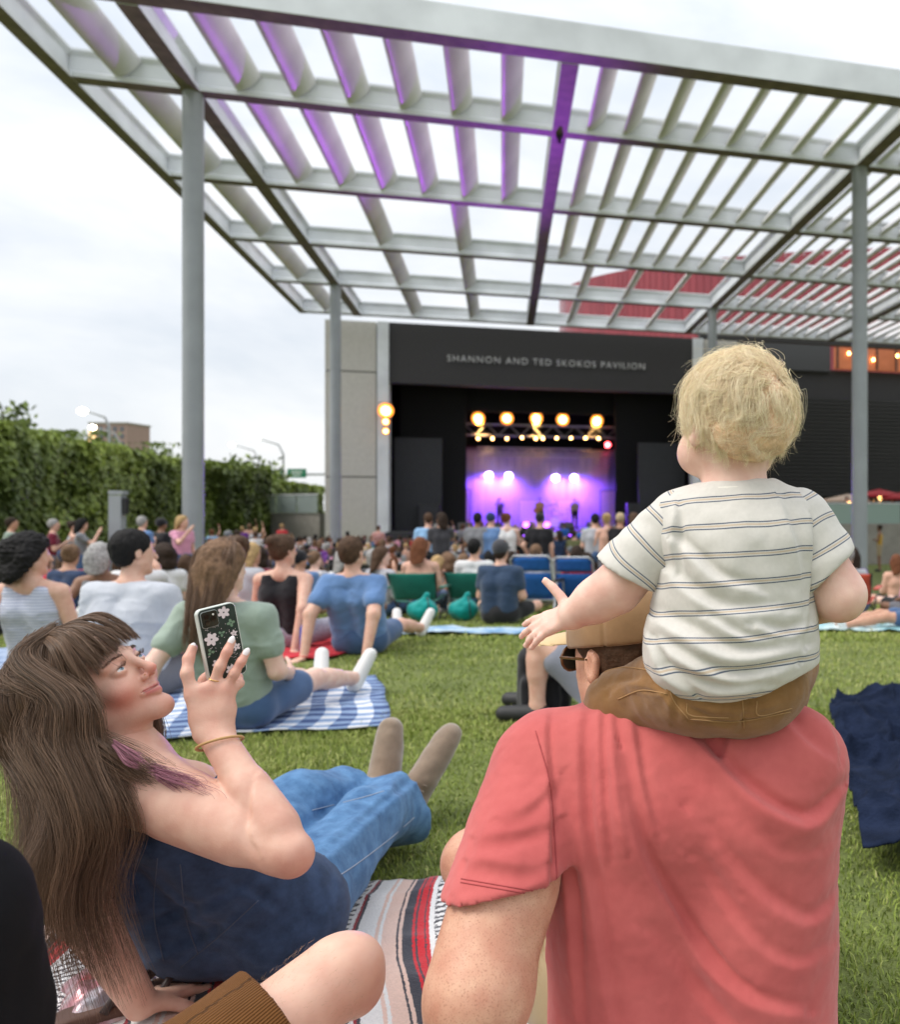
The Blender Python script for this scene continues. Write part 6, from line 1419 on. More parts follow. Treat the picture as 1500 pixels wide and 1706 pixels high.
hair_obj('pink_strands', pk - WO, M_pink, hair_w, 0.0004, 0.00015); hair_obj('pink_strands', pk2 - WO, M_pink, hair_w, 0.0004, 0.00015)

# ------------------------------------------------------------------ seated man in black beside the camera
nb = empty('person', (-0.86, 0.80, 0.0)); tag(nb, 'person in black T-shirt and brown corduroy shorts sitting cross-legged on the blanket', 'person'); NO = np.array(nb.location)
SK_NB = skin_mat('skin_fair_leg', (0.72, 0.455, 0.345), 0.08)
NH, NK, NA = np.array([-0.79, 0.84, 0.13]), np.array([-0.568, 1.225, 0.272]), np.array([-0.70, 1.02, 0.075])
b = SDF()
b.cone(NH, NK, 0.092, 0.056, 0.02); b.ball(NK + [0.016, 0.012, 0.004], 0.050, 0.02); b.ball(NK + [0.020, 0.022, -0.030], 0.040, 0.02); b.cone(NK, NA, 0.050, 0.040, 0.008); b.cone(NK * 0.7 + NA * 0.3, NK * 0.45 + NA * 0.55, 0.055, 0.050, 0.02); b.cone(NA, NA + [-0.15, 0.06, -0.03], 0.042, 0.034, 0.02)
for q in (-1, 1): b.cone((-0.905 + 0.1 * q, 0.80, 0.13), (-0.905 + 0.11 * q, 0.76, 0.52), 0.10, 0.10, 0.03)
sr, er, wr_ = np.array([-0.752, 0.78, 0.575]), np.array([-0.765, 0.86, 0.36]), np.array([-0.735, 1.07, 0.205])
b.cone((-0.93, 0.76, 0.60), sr, 0.06, 0.06, 0.03); b.cone(sr, er, 0.06, 0.048, 0.02); b.cone(er, wr_, 0.046, 0.030, 0.02); hand(b, wr_, (0.25, 0.9, -0.25), (-0.1, 0, -1), 1.0, side=-1, curl=(0.35,) * 4)
b.cone((-1.08, 0.78, 0.56), (-1.14, 0.90, 0.36), 0.06, 0.048, 0.02); b.cone((-1.14, 0.90, 0.36), (-0.98, 1.05, 0.22), 0.046, 0.03, 0.02)
b.cone((-0.95, 0.84, 0.14), (-1.2, 1.12, 0.22), 0.10, 0.06, 0.03); b.cone((-1.2, 1.12, 0.22), (-0.95, 1.12, 0.07), 0.056, 0.04, 0.02)
b.cone((-0.93, 0.76, 0.62), (-0.93, 0.78, 0.76), 0.058, 0.056, 0.03); nh, nR = head_basic(b, (-0.93, 0.80, 0.84), (0.1, 1, 0), (0, 0, 1), 1.0)
V, F = b.mesh(0.006); put('body', V, F, SK_NB, nb, nb); loft_cap('hair', lambda x, y, z: nh(x, y, z) - NO, nR, None, 1.0, hair_flat('near_brown', (0.05, 0.03, 0.02)), nb, 0.008, vox=0.006)
s = SDF()
for q in (-1, 1): s.cone((-0.905 + 0.10 * q, 0.80, 0.08), (-0.905 + 0.11 * q, 0.765, 0.50), 0.125, 0.118, 0.04)
s.cone((-1.01, 0.765, 0.565), (-0.80, 0.765, 0.565), 0.098, 0.098, 0.04); s.cone((-0.93, 0.765, 0.62), sr, 0.074, 0.078, 0.04); s.cone(sr, er * 0.65 + sr * 0.35, 0.078, 0.080, 0.03); s.cone((-1.08, 0.78, 0.56), (-1.12, 0.86, 0.44), 0.076, 0.078, 0.03)
s.plane((0, 0, 0.70), (0, 0, 1), 0.01); s.plane((0, 0, 0.02), (0, 0, -1), 0.01)
V, F = s.mesh(0.008); put('shirt', V + normals(V, F) * (0.004 * vnoise(V, 14) + 0.002 * vnoise(V, 40))[:, None], F, fabric_mat('black_jersey', (0.008, 0.008, 0.010), 0.9, sheen=0.0), nb, nb)
s = SDF(); e_ = unit(NK - NH); c_end = NH + (NK - NH) * 0.80
s.cone(NH - e_ * 0.02, NH + (NK - NH) * 0.93, 0.124, 0.092, 0.03); s.cone((-0.96, 0.80, 0.14), (-0.80, 0.80, 0.14), 0.135, 0.135, 0.03); s.cone((-0.95, 0.84, 0.14), (-1.10, 1.01, 0.19), 0.125, 0.10, 0.03)
s.plane(c_end, e_ + np.array([0.20, 0, 0.05]), 0.003); s.cone(NH + (NK - NH) * 0.66, NK + e_ * 0.1, 0.076, 0.088, 0.003, op='s'); s.plane((0, 0, 0.014), (0, 0, -1), 0.005)
V, F = s.mesh(0.0055); V = np.asarray(V, float); t_ = (V - NH) @ e_
ang_ = np.arctan2((V - NH - t_[:, None] * e_) @ np.cross(e_, [0, 0, 1]), (V - NH - t_[:, None] * e_) @ np.cross(e_, np.cross(e_, [0, 0, 1])))
V = V + normals(V, F) * (0.005 * np.sin(t_ * 60 + 2.0 * vnoise(V, 9)) * np.clip(0.30 - t_, 0, 0.2) * 4 + 0.003 * vnoise(V, 18))[:, None]
o = put('shorts', V, F, fabric_mat('brown_corduroy', (0.19, 0.080, 0.022), 0.9, 0.15, 14, 900, 0.3, 0.05, rib=1.0), nb, nb); set_attr(o, 'rib', ang_ * 150)
body_hair('leg_hair', NK, NA, (0.060, 0.046), 900, 0.005, nb, nb, hair_mat('leg_hair', (0.42, 0.27, 0.17), 0.3), 0.0, 1.0, 6); body_hair('leg_hair', NH, NK, (0.085, 0.063), 700, 0.005, nb, nb, MATS.get('x') or hair_mat('thigh_hair', (0.42, 0.27, 0.17), 0.3), 0.72, 1.0, 7)
body_hair('arm_hair', er, wr_, (0.047, 0.031), 500, 0.008, nb, nb, hair_mat('forearm_hair', (0.25, 0.15, 0.08), 0.3), 0.0, 1.0, 8)

# ------------------------------------------------------------------ blankets
def blanket(key, name, label, mt, n=60, amp=0.006, seed=1, lift=0.012, crumple=0.0, fray=0.0):
    cx, cy, w, d, a = BLK[key]; ny = max(8, int(n * d / w)); U, W_ = np.meshgrid(np.linspace(-0.5, 0.5, n), np.linspace(-0.5, 0.5, ny), indexing='ij'); U, W_ = U.ravel(), W_.ravel()
    Pn = np.stack([U * w, W_ * d, np.full(len(U), seed * 3.1)], 1)
    lx = U * w + 0.02 * vnoise(Pn, 3, seed); ly = W_ * d + 0.02 * vnoise(Pn, 3, seed + 1)
    if crumple: lx += 0.10 * vnoise(Pn, 1.6, seed + 2) * np.abs(W_ * 2) ** 2; ly += 0.10 * vnoise(Pn, 1.6, seed + 3)
    x = cx + lx * math.cos(a) - ly * math.sin(a); y = cy + lx * math.sin(a) + ly * math.cos(a)
    rid = 1 - np.abs(vnoise(Pn * [1, 1, 1], 4.5, seed + 5)); z = np.array([gz(p, q) for p, q in zip(x, y)]) + lift + amp * (vnoise(Pn, 6, seed + 4) + 1) + crumple * (rid ** 3 + 0.5 * (1 - np.abs(vnoise(Pn, 11, seed + 8))) ** 4)
    o = empty(name, (cx, cy, gz(cx, cy))); nn = n * ny; base = np.array([cx, cy, gz(cx, cy)])
    top_ = np.stack([x, y, z], 1) - base; bot = top_ - [0, 0, 0.006]
    i = np.arange(n - 1)[:, None] * ny + np.arange(ny - 1)[None]; i = i.ravel(); Ft = np.stack([i, i + ny, i + ny + 1, i + 1], 1); Fb = Ft[:, ::-1] + nn
    edge = [k * ny for k in range(n)] + [(n - 1) * ny + k for k in range(1, ny)] + [k * ny + ny - 1 for k in range(n - 2, -1, -1)] + list(range(ny - 2, 0, -1)); e_ = np.array(edge); e2 = np.roll(e_, -1); Fe = np.stack([e_, e_ + nn, e2 + nn, e2], 1)
    c = mesh_obj('cloth', np.concatenate([top_, bot]), np.concatenate([Ft, Fb, Fe]), mt, o, smooth=True); set_attr(c, 'su', np.tile(U + 0.5, 2)); set_attr(c, 'sv', np.tile(W_ * d, 2)); tag(o, label, 'blanket'); return o
def stripe_mat(name, stops, zig=None, bump=0.5, noise=0.22):
    m = bpy.data.materials.new(name); m.use_nodes = True; N, L, B = nodes_of(m); B.inputs['Roughness'].default_value = 0.95; B.inputs['Specular IOR Level'].default_value = 0.1; B.inputs['Sheen Weight'].default_value = 0.3
    au = N.new('ShaderNodeAttribute'); au.attribute_name = 'su'; av = N.new('ShaderNodeAttribute'); av.attribute_name = 'sv'; r = N.new('ShaderNodeValToRGB'); cr = r.color_ramp; cr.interpolation = 'CONSTANT'
    tc = N.new('ShaderNodeTexCoord'); nz = N.new('ShaderNodeTexNoise'); nz.inputs['Scale'].default_value = 220; nz.inputs['Detail'].default_value = 3; L.new(tc.outputs['Object'], nz.inputs['Vector'])
    def mth(op, a, b=None, c=None):
        q = N.new('ShaderNodeMath'); q.operation = op
        for i, v in enumerate((a, b, c)):
            if v is None: continue
            if isinstance(v, (int, float)): q.inputs[i].default_value = v
            else: L.new(v, q.inputs[i])
        return q.outputs[0]
    ju = mth('ADD', au.outputs['Fac'], mth('MULTIPLY', mth('SUBTRACT', nz.outputs['Fac'], 0.5), 0.006)); fu = mth('FRACT', mth('ADD', mth('MULTIPLY', ju, zig[2] if zig else 1.0), 0.555 if zig else 0.0)); L.new(fu, r.inputs['Fac'])
    cr.elements[0].position = stops[0][0]; cr.elements[0].color = (*stops[0][1], 1); cr.elements[1].position = stops[1][0]; cr.elements[1].color = (*stops[1][1], 1)
    for p, c in stops[2:]: e = cr.elements.new(p); e.color = (*c, 1)
    out = r.outputs['Color']
    if zig:
        (f0, f1), per, _ = zig; t = mth('DIVIDE', mth('SUBTRACT', fu, f0), f1 - f0); inb = mth('MULTIPLY', mth('GREATER_THAN', t, 0.0), mth('LESS_THAN', t, 1.0))
        vv = mth('MULTIPLY', mth('ADD', av.outputs['Fac'], mth('MULTIPLY', mth('SUBTRACT', nz.outputs['Fac'], 0.5), 0.022)), per); pp = mth('ABSOLUTE', mth('SUBTRACT', mth('FRACT', mth('MULTIPLY', t, 2.5)), 0.5))
        zz = mth('FRACT', mth('ADD', vv, mth('MULTIPLY', pp, 1.6))); qq = mth('FRACT', mth('SUBTRACT', vv, mth('MULTIPLY', pp, 1.6))); on = mth('MAXIMUM', mth('LESS_THAN', zz, 0.36), mth('LESS_THAN', qq, 0.18))
        mx = N.new('ShaderNodeMix'); mx.data_type = 'RGBA'; L.new(mth('MULTIPLY', inb, on), mx.inputs['Factor']); L.new(out, mx.inputs['A']); mx.inputs['B'].default_value = (0.045, 0.045, 0.055, 1); out = mx.outputs['Result']
    mr = N.new('ShaderNodeMapRange'); mr.inputs['To Min'].default_value = 1 - noise; mr.inputs['To Max'].default_value = 1 + noise * 0.6; L.new(nz.outputs['Fac'], mr.inputs['Value']); vm = N.new('ShaderNodeVectorMath'); vm.operation = 'SCALE'; L.new(out, vm.inputs[0]); L.new(mr.outputs['Result'], vm.inputs['Scale']); L.new(vm.outputs['Vector'], B.inputs['Base Color'])
    bp = N.new('ShaderNodeBump'); bp.inputs['Strength'].default_value = bump; bp.inputs['Distance'].default_value = 0.004; L.new(nz.outputs['Fac'], bp.inputs['Height']); L.new(bp.outputs['Normal'], B.inputs['Normal']); return m
WHT, PNK, CHR, RED, DRD = (0.76, 0.74, 0.73), (0.74, 0.52, 0.44), (0.050, 0.050, 0.065), (0.58, 0.018, 0.030), (0.30, 0.02, 0.03)
ser = [(0.0, WHT), (0.55, DRD), (0.565, CHR), (0.58, WHT), (0.68, PNK), (0.70, WHT), (0.72, PNK), (0.80, CHR), (0.81, PNK), (0.83, CHR), (0.885, RED), (0.902, CHR), (0.912, RED), (0.95, CHR), (0.958, RED), (0.98, WHT)]
blanket('serape', 'serape_blanket', 'woven serape blanket with red, charcoal, pink and zigzag white stripes', stripe_mat('serape_weave', ser, zig=((0.01, 0.53), 38, 4.1)), 110, 0.004, 2, 0.008, 0.012)
blanket('navy', 'navy_blanket', 'crumpled dark navy plush blanket on the grass behind the salmon shirt', mat('navy_plush', (0.005, 0.009, 0.021), 0.95, col2=(0.014, 0.022, 0.050), scale=14, detail=8, bump=0.7, bscale=90, spec=0.1), 110, 0.02, 5, 0.02, 0.075)
def plaid_mat(name, c0, c1, c2, f=9.0):
    m = bpy.data.materials.new(name); m.use_nodes = True; N, L, B = nodes_of(m); B.inputs['Roughness'].default_value = 0.95
    out = None; fs = []
    for at_, fq in (('su', f * 1.5), ('sv', f)):
        a = N.new('ShaderNodeAttribute'); a.attribute_name = at_; q = N.new('ShaderNodeMath'); q.operation = 'MULTIPLY'; q.inputs[1].default_value = fq; L.new(a.outputs['Fac'], q.inputs[0]); fr = N.new('ShaderNodeMath'); fr.operation = 'FRACT'; L.new(q.outputs[0], fr.inputs[0]); g_ = N.new('ShaderNodeMath'); g_.operation = 'GREATER_THAN'; g_.inputs[1].default_value = 0.5; L.new(fr.outputs[0], g_.inputs[0]); fs.append(g_.outputs[0])
    ad = N.new('ShaderNodeMath'); ad.operation = 'ADD'; L.new(fs[0], ad.inputs[0]); L.new(fs[1], ad.inputs[1]); dv = N.new('ShaderNodeMath'); dv.operation = 'MULTIPLY'; dv.inputs[1].default_value = 0.5; L.new(ad.outputs[0], dv.inputs[0])
    r = N.new('ShaderNodeValToRGB'); r.color_ramp.interpolation = 'CONSTANT'; r.color_ramp.elements[0].color = (*c0, 1); r.color_ramp.elements[1].position = 0.75; r.color_ramp.elements[1].color = (*c2, 1); e = r.color_ramp.elements.new(0.25); e.color = (*c1, 1)
    L.new(dv.outputs[0], r.inputs['Fac']); L.new(r.outputs['Color'], B.inputs['Base Color']); return m
blanket('plaid', 'plaid_blanket', 'blue and white plaid picnic blanket under the woman in sage green', plaid_mat('blue_plaid', (0.66, 0.67, 0.70), (0.22, 0.31, 0.48), (0.045, 0.08, 0.20), 10), 60, 0.008, 8, 0.012, 0.012)
blanket('red', 'red_blanket', 'bright red blanket under the man in the blue shirt', mat('red_felt', (0.50, 0.022, 0.035), 0.95, var=0.15, scale=9), 40, 0.01, 9, 0.012, 0.014)
blanket('tie_dye', 'beach_towel', 'tie-dyed aqua and white towel by the white sneakers', mat('tie_dye', (0.62, 0.68, 0.66), 0.95, col2=(0.06, 0.34, 0.42), scale=3.5, detail=3), 40, 0.01, 10, 0.012, 0.02)
blanket('pale', 'pale_cloth', 'small pale cloth beside the man in grey shorts', mat('pale_cotton', (0.62, 0.62, 0.64), 0.95, var=0.1), 30, 0.01, 11, 0.012, 0.03)
blanket('pool', 'patterned_towel', 'blue and yellow patterned towel before the green camp chairs', mat('pool_towel', (0.50, 0.60, 0.66), 0.95, col2=(0.10, 0.25, 0.45), scale=5, detail=2), 40, 0.01, 12, 0.012, 0.02)
blanket('blue_left', 'blue_towel', 'blue patterned towel under the woman in the striped tank top', mat('blue_towel', (0.40, 0.48, 0.60), 0.95, col2=(0.05, 0.10, 0.25), scale=6, detail=2), 40, 0.01, 13, 0.012, 0.02)
# crinkled snack bag and sandal by the propping hand
g = np.random.default_rng(9); o = empty('snack_bag', (*P(185, 1560, 1.62)[:2], 0.012)); n_ = 26; U, W_ = np.meshgrid(np.linspace(-1, 1, n_), np.linspace(-1, 1, n_), indexing='ij'); Pn = np.stack([U.ravel() * 0.08, W_.ravel() * 0.11, np.zeros(n_ * n_)], 1)
hgt = 0.045 * (1 - np.abs(U.ravel()) ** 3) * (1 - np.abs(W_.ravel()) ** 4) + 0.014 * vnoise(Pn, 40) * (1 - np.abs(W_.ravel()) ** 6); i = (np.arange(n_ - 1)[:, None] * n_ + np.arange(n_ - 1)).ravel(); Fq = np.stack([i, i + n_, i + n_ + 1, i + 1], 1); Rz = np.array([[0.8, 0.6, 0], [-0.6, 0.8, 0], [0, 0, 1]])
Vt = np.stack([Pn[:, 0], Pn[:, 1], hgt], 1) @ Rz; Vb = np.stack([Pn[:, 0], Pn[:, 1], -0.0 * hgt], 1) @ Rz
mesh_obj('wrapper', np.concatenate([Vt, Vb]), np.concatenate([Fq, Fq[:, ::-1] + n_ * n_]), mat('foil_print', (0.32, 0.02, 0.03), 0.25, col2=(0.55, 0.58, 0.62), scale=16, metal=0.5, detail=2), o, smooth=True)
m = MB(); m.box((0.03, 0.07, 0.045), (0.045, 0.02, 0.012)); m.build('corner_label', mat('label_cyan', (0.05, 0.35, 0.48), 0.4), o, bevel=0.003); tag(o, 'crumpled red and silver snack bag beside the woman on the blanket', 'snack bag')
sd = empty('sandal', (*P(225, 1650, 1.58)[:2], 0.016)); s = SDF(); s.cone((-0.08, -0.06, 0.012), (0.05, 0.05, 0.012), 0.030, 0.040, 0.03); s.plane((0, 0, 0.024), (0, 0, 1), 0.003); s.plane((0, 0, 0.002), (0, 0, -1), 0.002); V, F = s.mesh(0.004); mesh_obj('sole', V, F, mat('sandal_sole', (0.10, 0.05, 0.035), 0.7, var=0.2), sd, smooth=True)
m = MB(); m.tube([(-0.02, -0.055, 0.02), (-0.01, -0.015, 0.055), (0.02, 0.02, 0.055), (-0.02, 0.045, 0.02)], 0.008, 8); m.tube([(0.045, 0.0, 0.02), (0.05, 0.035, 0.05), (0.03, 0.075, 0.02)], 0.007, 8); m.build('strap', mat('sandal_leather', (0.035, 0.020, 0.018), 0.5), sd, smooth='all'); tag(sd, 'brown leather sandal under the propping hand on the blanket', 'sandal')

# ================================================================== AUDIENCE
def pose(kind='ground', lean=0.12, legs='cross', aL='lap', aR='lap', yaw=0.0, pitch=0.0, hz=None, side=0.0):
    hz = {'ground': 0.10, 'chair': 0.30, 'tallchair': 0.44, 'stand': 0.92}[kind] if hz is None else hz
    J = {}; pv = np.array([0, 0, hz + 0.03]); sp = unit([side, -math.sin(lean), math.cos(lean)]); J['pelvis'] = pv; J['sp'] = sp; nb_ = pv + sp * 0.46; J['neck'] = nb_; J['chest'] = pv + sp * 0.30
    J['head'] = nb_ + unit(sp + [0, 0.25, 0.5]) * 0.165; J['hf'] = rotv(np.array([0, math.cos(pitch), math.sin(pitch)]), [0, 0, 1], yaw); J['hu'] = np.array([0, -math.sin(pitch), math.cos(pitch)])
    for k, q, a in (('L', -1, aL), ('R', 1, aR)):
        sh_ = nb_ - sp * 0.055 + np.array([0.165 * q, 0, 0]); J['sh' + k] = sh_; J['hip' + k] = pv + np.array([0.085 * q, 0.01, -0.02])
        e, w = {'lap': ((0.06, 0.04, -0.25), (-0.02, 0.24, -0.30)), 'prop': ((0.06, -0.16, -0.20), (0.05, -0.26, None)), 'phone': ((0.05, 0.20, -0.16), (-0.09, 0.30, 0.08)), 'knees': ((0.06, 0.18, -0.19), (-0.04, 0.40, -0.16)), 'hang': ((0.05, 0.0, -0.27), (0.05, 0.06, -0.50)),
                'hold': ((0.06, 0.03, -0.26), (-0.10, 0.22, -0.12)), 'fold': ((0.07, 0.06, -0.24), (-0.20, 0.20, -0.20)), 'up': ((0.12, 0.05, 0.22), (0.06, 0.08, 0.46)), 'pocket': ((0.12, -0.06, -0.25), (0.03, 0.02, -0.46))}[a]
        ev = sh_ + np.array([e[0] * q, e[1], e[2]]); wv = sh_ + np.array([w[0] * q, w[1], w[2] if w[2] is not None else 0]); 
        if w[2] is None: wv[2] = 0.035
        J['el' + k], J['wr' + k] = ev, wv
        if kind == 'stand': kn, an = (0.10 * q, 0.02, 0.49), (0.11 * q, -0.01, 0.08)
        elif kind in ('chair', 'tallchair'): kn, an = (0.13 * q, 0.42, hz + 0.04), (0.13 * q, 0.46, 0.08)
        else: kn, an = {'cross': ((0.30 * q, 0.30, 0.16), (-0.06 * q, 0.36, 0.07)), 'out': ((0.11 * q, 0.44, 0.15), (0.10 * q, 0.86, 0.07)), 'bent': ((0.13 * q, 0.38, 0.44), (0.13 * q, 0.58, 0.07)), 'mix': ((0.12 * q, 0.42, 0.40) if q > 0 else (-0.28, 0.30, 0.15), (0.12, 0.60, 0.07) if q > 0 else (0.05, 0.40, 0.07))}[legs]
        J['kn' + k], J['an' + k] = np.array(kn), np.array(an)
    J['hz'] = hz; return J
def figure_prims(J, st):
    """list of (label, primitive) ; labels 0 skin 1 top 2 bottoms 3 hair 4 shoes"""
    g = {k: SDF() for k in range(5)}; w = st.get('w', 1.0); sk, tp_, bt, hr, so_ = g[0], g[1], g[2], g[3], g[4]
    for q in (-1, 1):
        for s_, r, z0 in ((sk, 0.0, 0), (tp_, 0.014, 0)):
            s_.cone(J['pelvis'] + [0.075 * q * w, 0, 0.02], J['chest'] + [0.075 * q * w, 0, 0], 0.088 * w + r, 0.092 * w + r, 0.04)
            s_.cone(J['chest'] + [0.07 * q * w, 0, 0], J['neck'] + (J['sh' + 'LR'[q > 0]] - J['neck']) * 0.55 - J['sp'] * 0.035, 0.092 * w + r, 0.066 * w + r, 0.04)
        k = 'LR'[q > 0]; s_, e, wv = J['sh' + k], J['el' + k], J['wr' + k]
        sk.cone(J['neck'] - J['sp'] * 0.01, s_, 0.052, 0.050, 0.03); sk.cone(s_, e, 0.053 * w, 0.040 * w, 0.02); sk.cone(e, wv, 0.040 * w, 0.027, 0.02); d = unit(wv - e)
        if st.get('hands'): hand(sk, wv, d if wv[2] > 0.05 else (0.2 * q, -0.8, -0.1), (0, 0, -1) if wv[2] < 0.2 else (-q, 0.2, 0), 0.95, side=q, curl=(0.3,) * 4)
        else: sk.cone(wv, wv + d * 0.10, 0.034, 0.022, 0.02)
        sl_ = {'tee': 0.55, 'long': 2.0, 'tank': 0.0, 'cap': 0.3}[st.get('top', 'tee')]
        if st.get('top') != 'tank': tp_.cone(J['neck'] - J['sp'] * 0.03, s_, 0.062, 0.066, 0.03)
        else: tp_.cone(J['neck'] + (s_ - J['neck']) * 0.42 - J['sp'] * 0.06, J['neck'] + (s_ - J['neck']) * 0.42 - J['sp'] * 0.0, 0.040, 0.034, 0.03)
        if sl_ > 0: tp_.cone(s_, s_ + (e - s_) * min(1, sl_), 0.068 * w, 0.062 * w if sl_ < 1 else 0.052, 0.03)
        if sl_ > 1: tp_.cone(e, wv, 0.052, 0.038, 0.02)
        h_, kn, an = J['hip' + k], J['kn' + k], J['an' + k]; sk.cone(h_, kn, 0.082 * w, 0.054, 0.03); sk.cone(kn, an, 0.052, 0.036, 0.02); sk.cone(kn * 0.72 + an * 0.28, kn * 0.5 + an * 0.5, 0.054, 0.048, 0.02)
        bt.cone(J['pelvis'] + [0, 0, -0.02], h_, 0.112 * w, 0.104 * w, 0.03)
        if st.get('bottom', 'shorts') == 'shorts': bt.cone(h_, h_ + (kn - h_) * 0.68, 0.100 * w, 0.080, 0.03)
        else: bt.cone(h_, kn, 0.096 * w, 0.068, 0.03); bt.cone(kn, an, 0.066, 0.052, 0.02)
        tdir = np.array([0.15 * q, 1, 0.0]) if (J['hz'] > 0.2 or an[1] < 0.7) else np.array([0.25 * q, 0.5, 0.85]); tdir = unit(tdir); hl = an - np.array([0, 0.02, 0.03])
        so_.cone(hl, hl + tdir * 0.18, 0.044, 0.036, 0.02); sk.cone(an, hl, 0.036, 0.036, 0.02)
    sk.cone(J['neck'] - J['sp'] * 0.02, J['head'] - unit(J['hu']) * 0.06, 0.054, 0.050, 0.02); H, R = head_basic(sk, J['head'], J['hf'], J['hu'], 0.98)
    style = st.get('hair', 'short')
    if style != 'bald':
        gr = {'short': 0.006, 'long': 0.014, 'bun': 0.010, 'curly': 0.030, 'cap': 0.012, 'bob': 0.018, 'hat': 0.012}[style]
        hr.ell(H(0, -0.018, 0.036), np.array([0.074 + gr, 0.092 + gr, 0.084 + gr]), R, 0.02)
        if style in ('short', 'bun'): hr.ell(H(0, -0.050, -0.015), (0.066, 0.052, 0.060), R, 0.02)
        if style == 'bun': hr.ball(H(0, -0.105, 0.075), 0.042, 0.015)
        if style in ('cap', 'hat'): hr.ell(H(0, 0.115, 0.030), (0.070, 0.060, 0.012), R, 0.008)
        if style == 'hat': hr.ell(H(0, -0.005, 0.030), (0.150, 0.165, 0.012), R, 0.01)
        if style == 'bob': hr.ell(H(0, -0.045, -0.040), (0.088, 0.066, 0.090), R, 0.03)
        if style == 'curly':
            for (x, y, z) in ((0.06, -0.05, -0.06), (-0.06, -0.05, -0.06), (0, -0.09, -0.05), (0.075, -0.04, 0.0), (-0.075, -0.04, 0.0), (0.04, -0.09, -0.11), (-0.04, -0.09, -0.11), (0, -0.10, 0.04)): hr.ball(H(x, y, z), 0.062, 0.03)
        if style == 'long':
            bk = J['neck'] - J['sp'] * st.get('hlen', 0.20) + np.array([0, -0.125 * w, 0])
            for q in (-1, 0, 1): hr.cone(H(0.045 * q, -0.062, -0.02), bk + [0.045 * q, 0, 0.02 * abs(q)], 0.056, 0.034, 0.04)
        hr.plane(H(0, 0.062, 0.050), R[1] * 0.78 - R[2] * 0.62, 0.01) if style not in ('cap', 'hat') else None
        if style in ('short', 'cap', 'bun'): hr.plane(H(0, -0.02, -0.072 if style != 'cap' else 0.020), -R[2] + 0.2 * R[1], 0.008) if style != 'cap' else None
    tp_.plane(J['neck'] + J['sp'] * (0.012 if st.get('top') != 'tank' else -0.02), J['sp'] + np.array([0, 0.3, 0]), 0.01)
    if st.get('zmin', True) and J['hz'] < 0.2:
        for s_ in (tp_, bt): s_.plane((0, 0, 0.012), (0, 0, -1), 0.004)
    return g, H, R
def figure_merged(J, st, vox):
    g, H, R = figure_prims(J, st); VV, FF, MI = [], [], []; off = 0
    for k in range(5):
        if not any(o[0] == 'u' for o in g[k].ops): continue
        V, F = g[k].mesh(vox if k != 0 else vox * 1.05, relax=1)
        if k in (1, 2): V = V + normals(V, F) * (0.006 * vnoise(V, 14, k))[:, None]
        if k == 3: V = V + normals(V, F) * (0.006 * vnoise(V, 38, k))[:, None]
        VV.append(V); FF.append(F + off); MI.append(np.full(len(F), k)); off += len(V)
    me = mesh_obj('tmp', np.concatenate(VV), np.concatenate(FF), [MATS['skin_light']] * 5, smooth=True); me.data.polygons.foreach_set('material_index', np.concatenate(MI).astype(np.int32)); d = me.data; bpy.data.objects.remove(me); return d
SKINS = {'light': skin_mat('skin_light', (0.66, 0.40, 0.30)), 'tan': skin_mat('skin_tan', (0.50, 0.28, 0.19)), 'brown': skin_mat('skin_brown', (0.24, 0.125, 0.075)), 'pale': skin_mat('skin_pale', (0.74, 0.50, 0.41))}
TOPS = {n: fabric_mat('top_' + n.replace(' ', '_'), c, 0.9, 0.12, 10, 300, 0.2) for n, c in {'white': (0.68, 0.68, 0.68), 'light grey': (0.42, 0.43, 0.46), 'grey': (0.20, 0.205, 0.22), 'black': (0.015, 0.015, 0.018), 'navy': (0.025, 0.045, 0.10), 'royal blue': (0.03, 0.14, 0.50), 'denim blue': (0.12, 0.22, 0.42), 'sky blue': (0.28, 0.48, 0.72), 'teal': (0.02, 0.26, 0.25), 'maroon': (0.17, 0.02, 0.04), 'red': (0.50, 0.03, 0.04), 'pink': (0.65, 0.30, 0.42), 'purple': (0.17, 0.05, 0.30), 'olive': (0.15, 0.16, 0.07), 'tan': (0.42, 0.32, 0.20), 'dark green': (0.03, 0.11, 0.06), 'mustard': (0.50, 0.30, 0.05), 'charcoal': (0.055, 0.055, 0.062), 'sage green': (0.30, 0.37, 0.31), 'peach': (0.65, 0.38, 0.28)}.items()}
for n_, c_, c2_, sc_ in (('grey print', (0.30, 0.30, 0.34), (0.55, 0.55, 0.58), 30), ('blue print', (0.05, 0.10, 0.28), (0.50, 0.55, 0.62), 38), ('red print', (0.40, 0.04, 0.05), (0.62, 0.50, 0.44), 34)): TOPS[n_] = mat('top_' + n_.replace(' ', '_'), c_, 0.9, col2=c2_, scale=sc_, detail=1)
HAIRS = {'dark brown': hair_flat('dark_brown', (0.030, 0.018, 0.012)), 'brown': hair_flat('brown', (0.075, 0.042, 0.025)), 'black': hair_flat('black', (0.010, 0.009, 0.009)), 'blond': hair_flat('blond', (0.42, 0.28, 0.13)), 'grey': hair_flat('grey', (0.32, 0.31, 0.30)), 'auburn': hair_flat('auburn', (0.15, 0.055, 0.025)), 'light brown': hair_flat('light_brown', (0.17, 0.10, 0.06))}
BOTS = {n: fabric_mat('bottom_' + n, c, 0.9, 0.15, 10, 300, 0.2) for n, c in {'jean': (0.06, 0.11, 0.22), 'black': (0.02, 0.02, 0.022), 'khaki': (0.36, 0.28, 0.17), 'grey': (0.16, 0.16, 0.18)}.items()}
SHOES = {n: mat('shoe_' + n, c, 0.6) for n, c in {'white': (0.70, 0.70, 0.68), 'black': (0.02, 0.02, 0.02), 'tan': (0.30, 0.20, 0.12)}.items()}

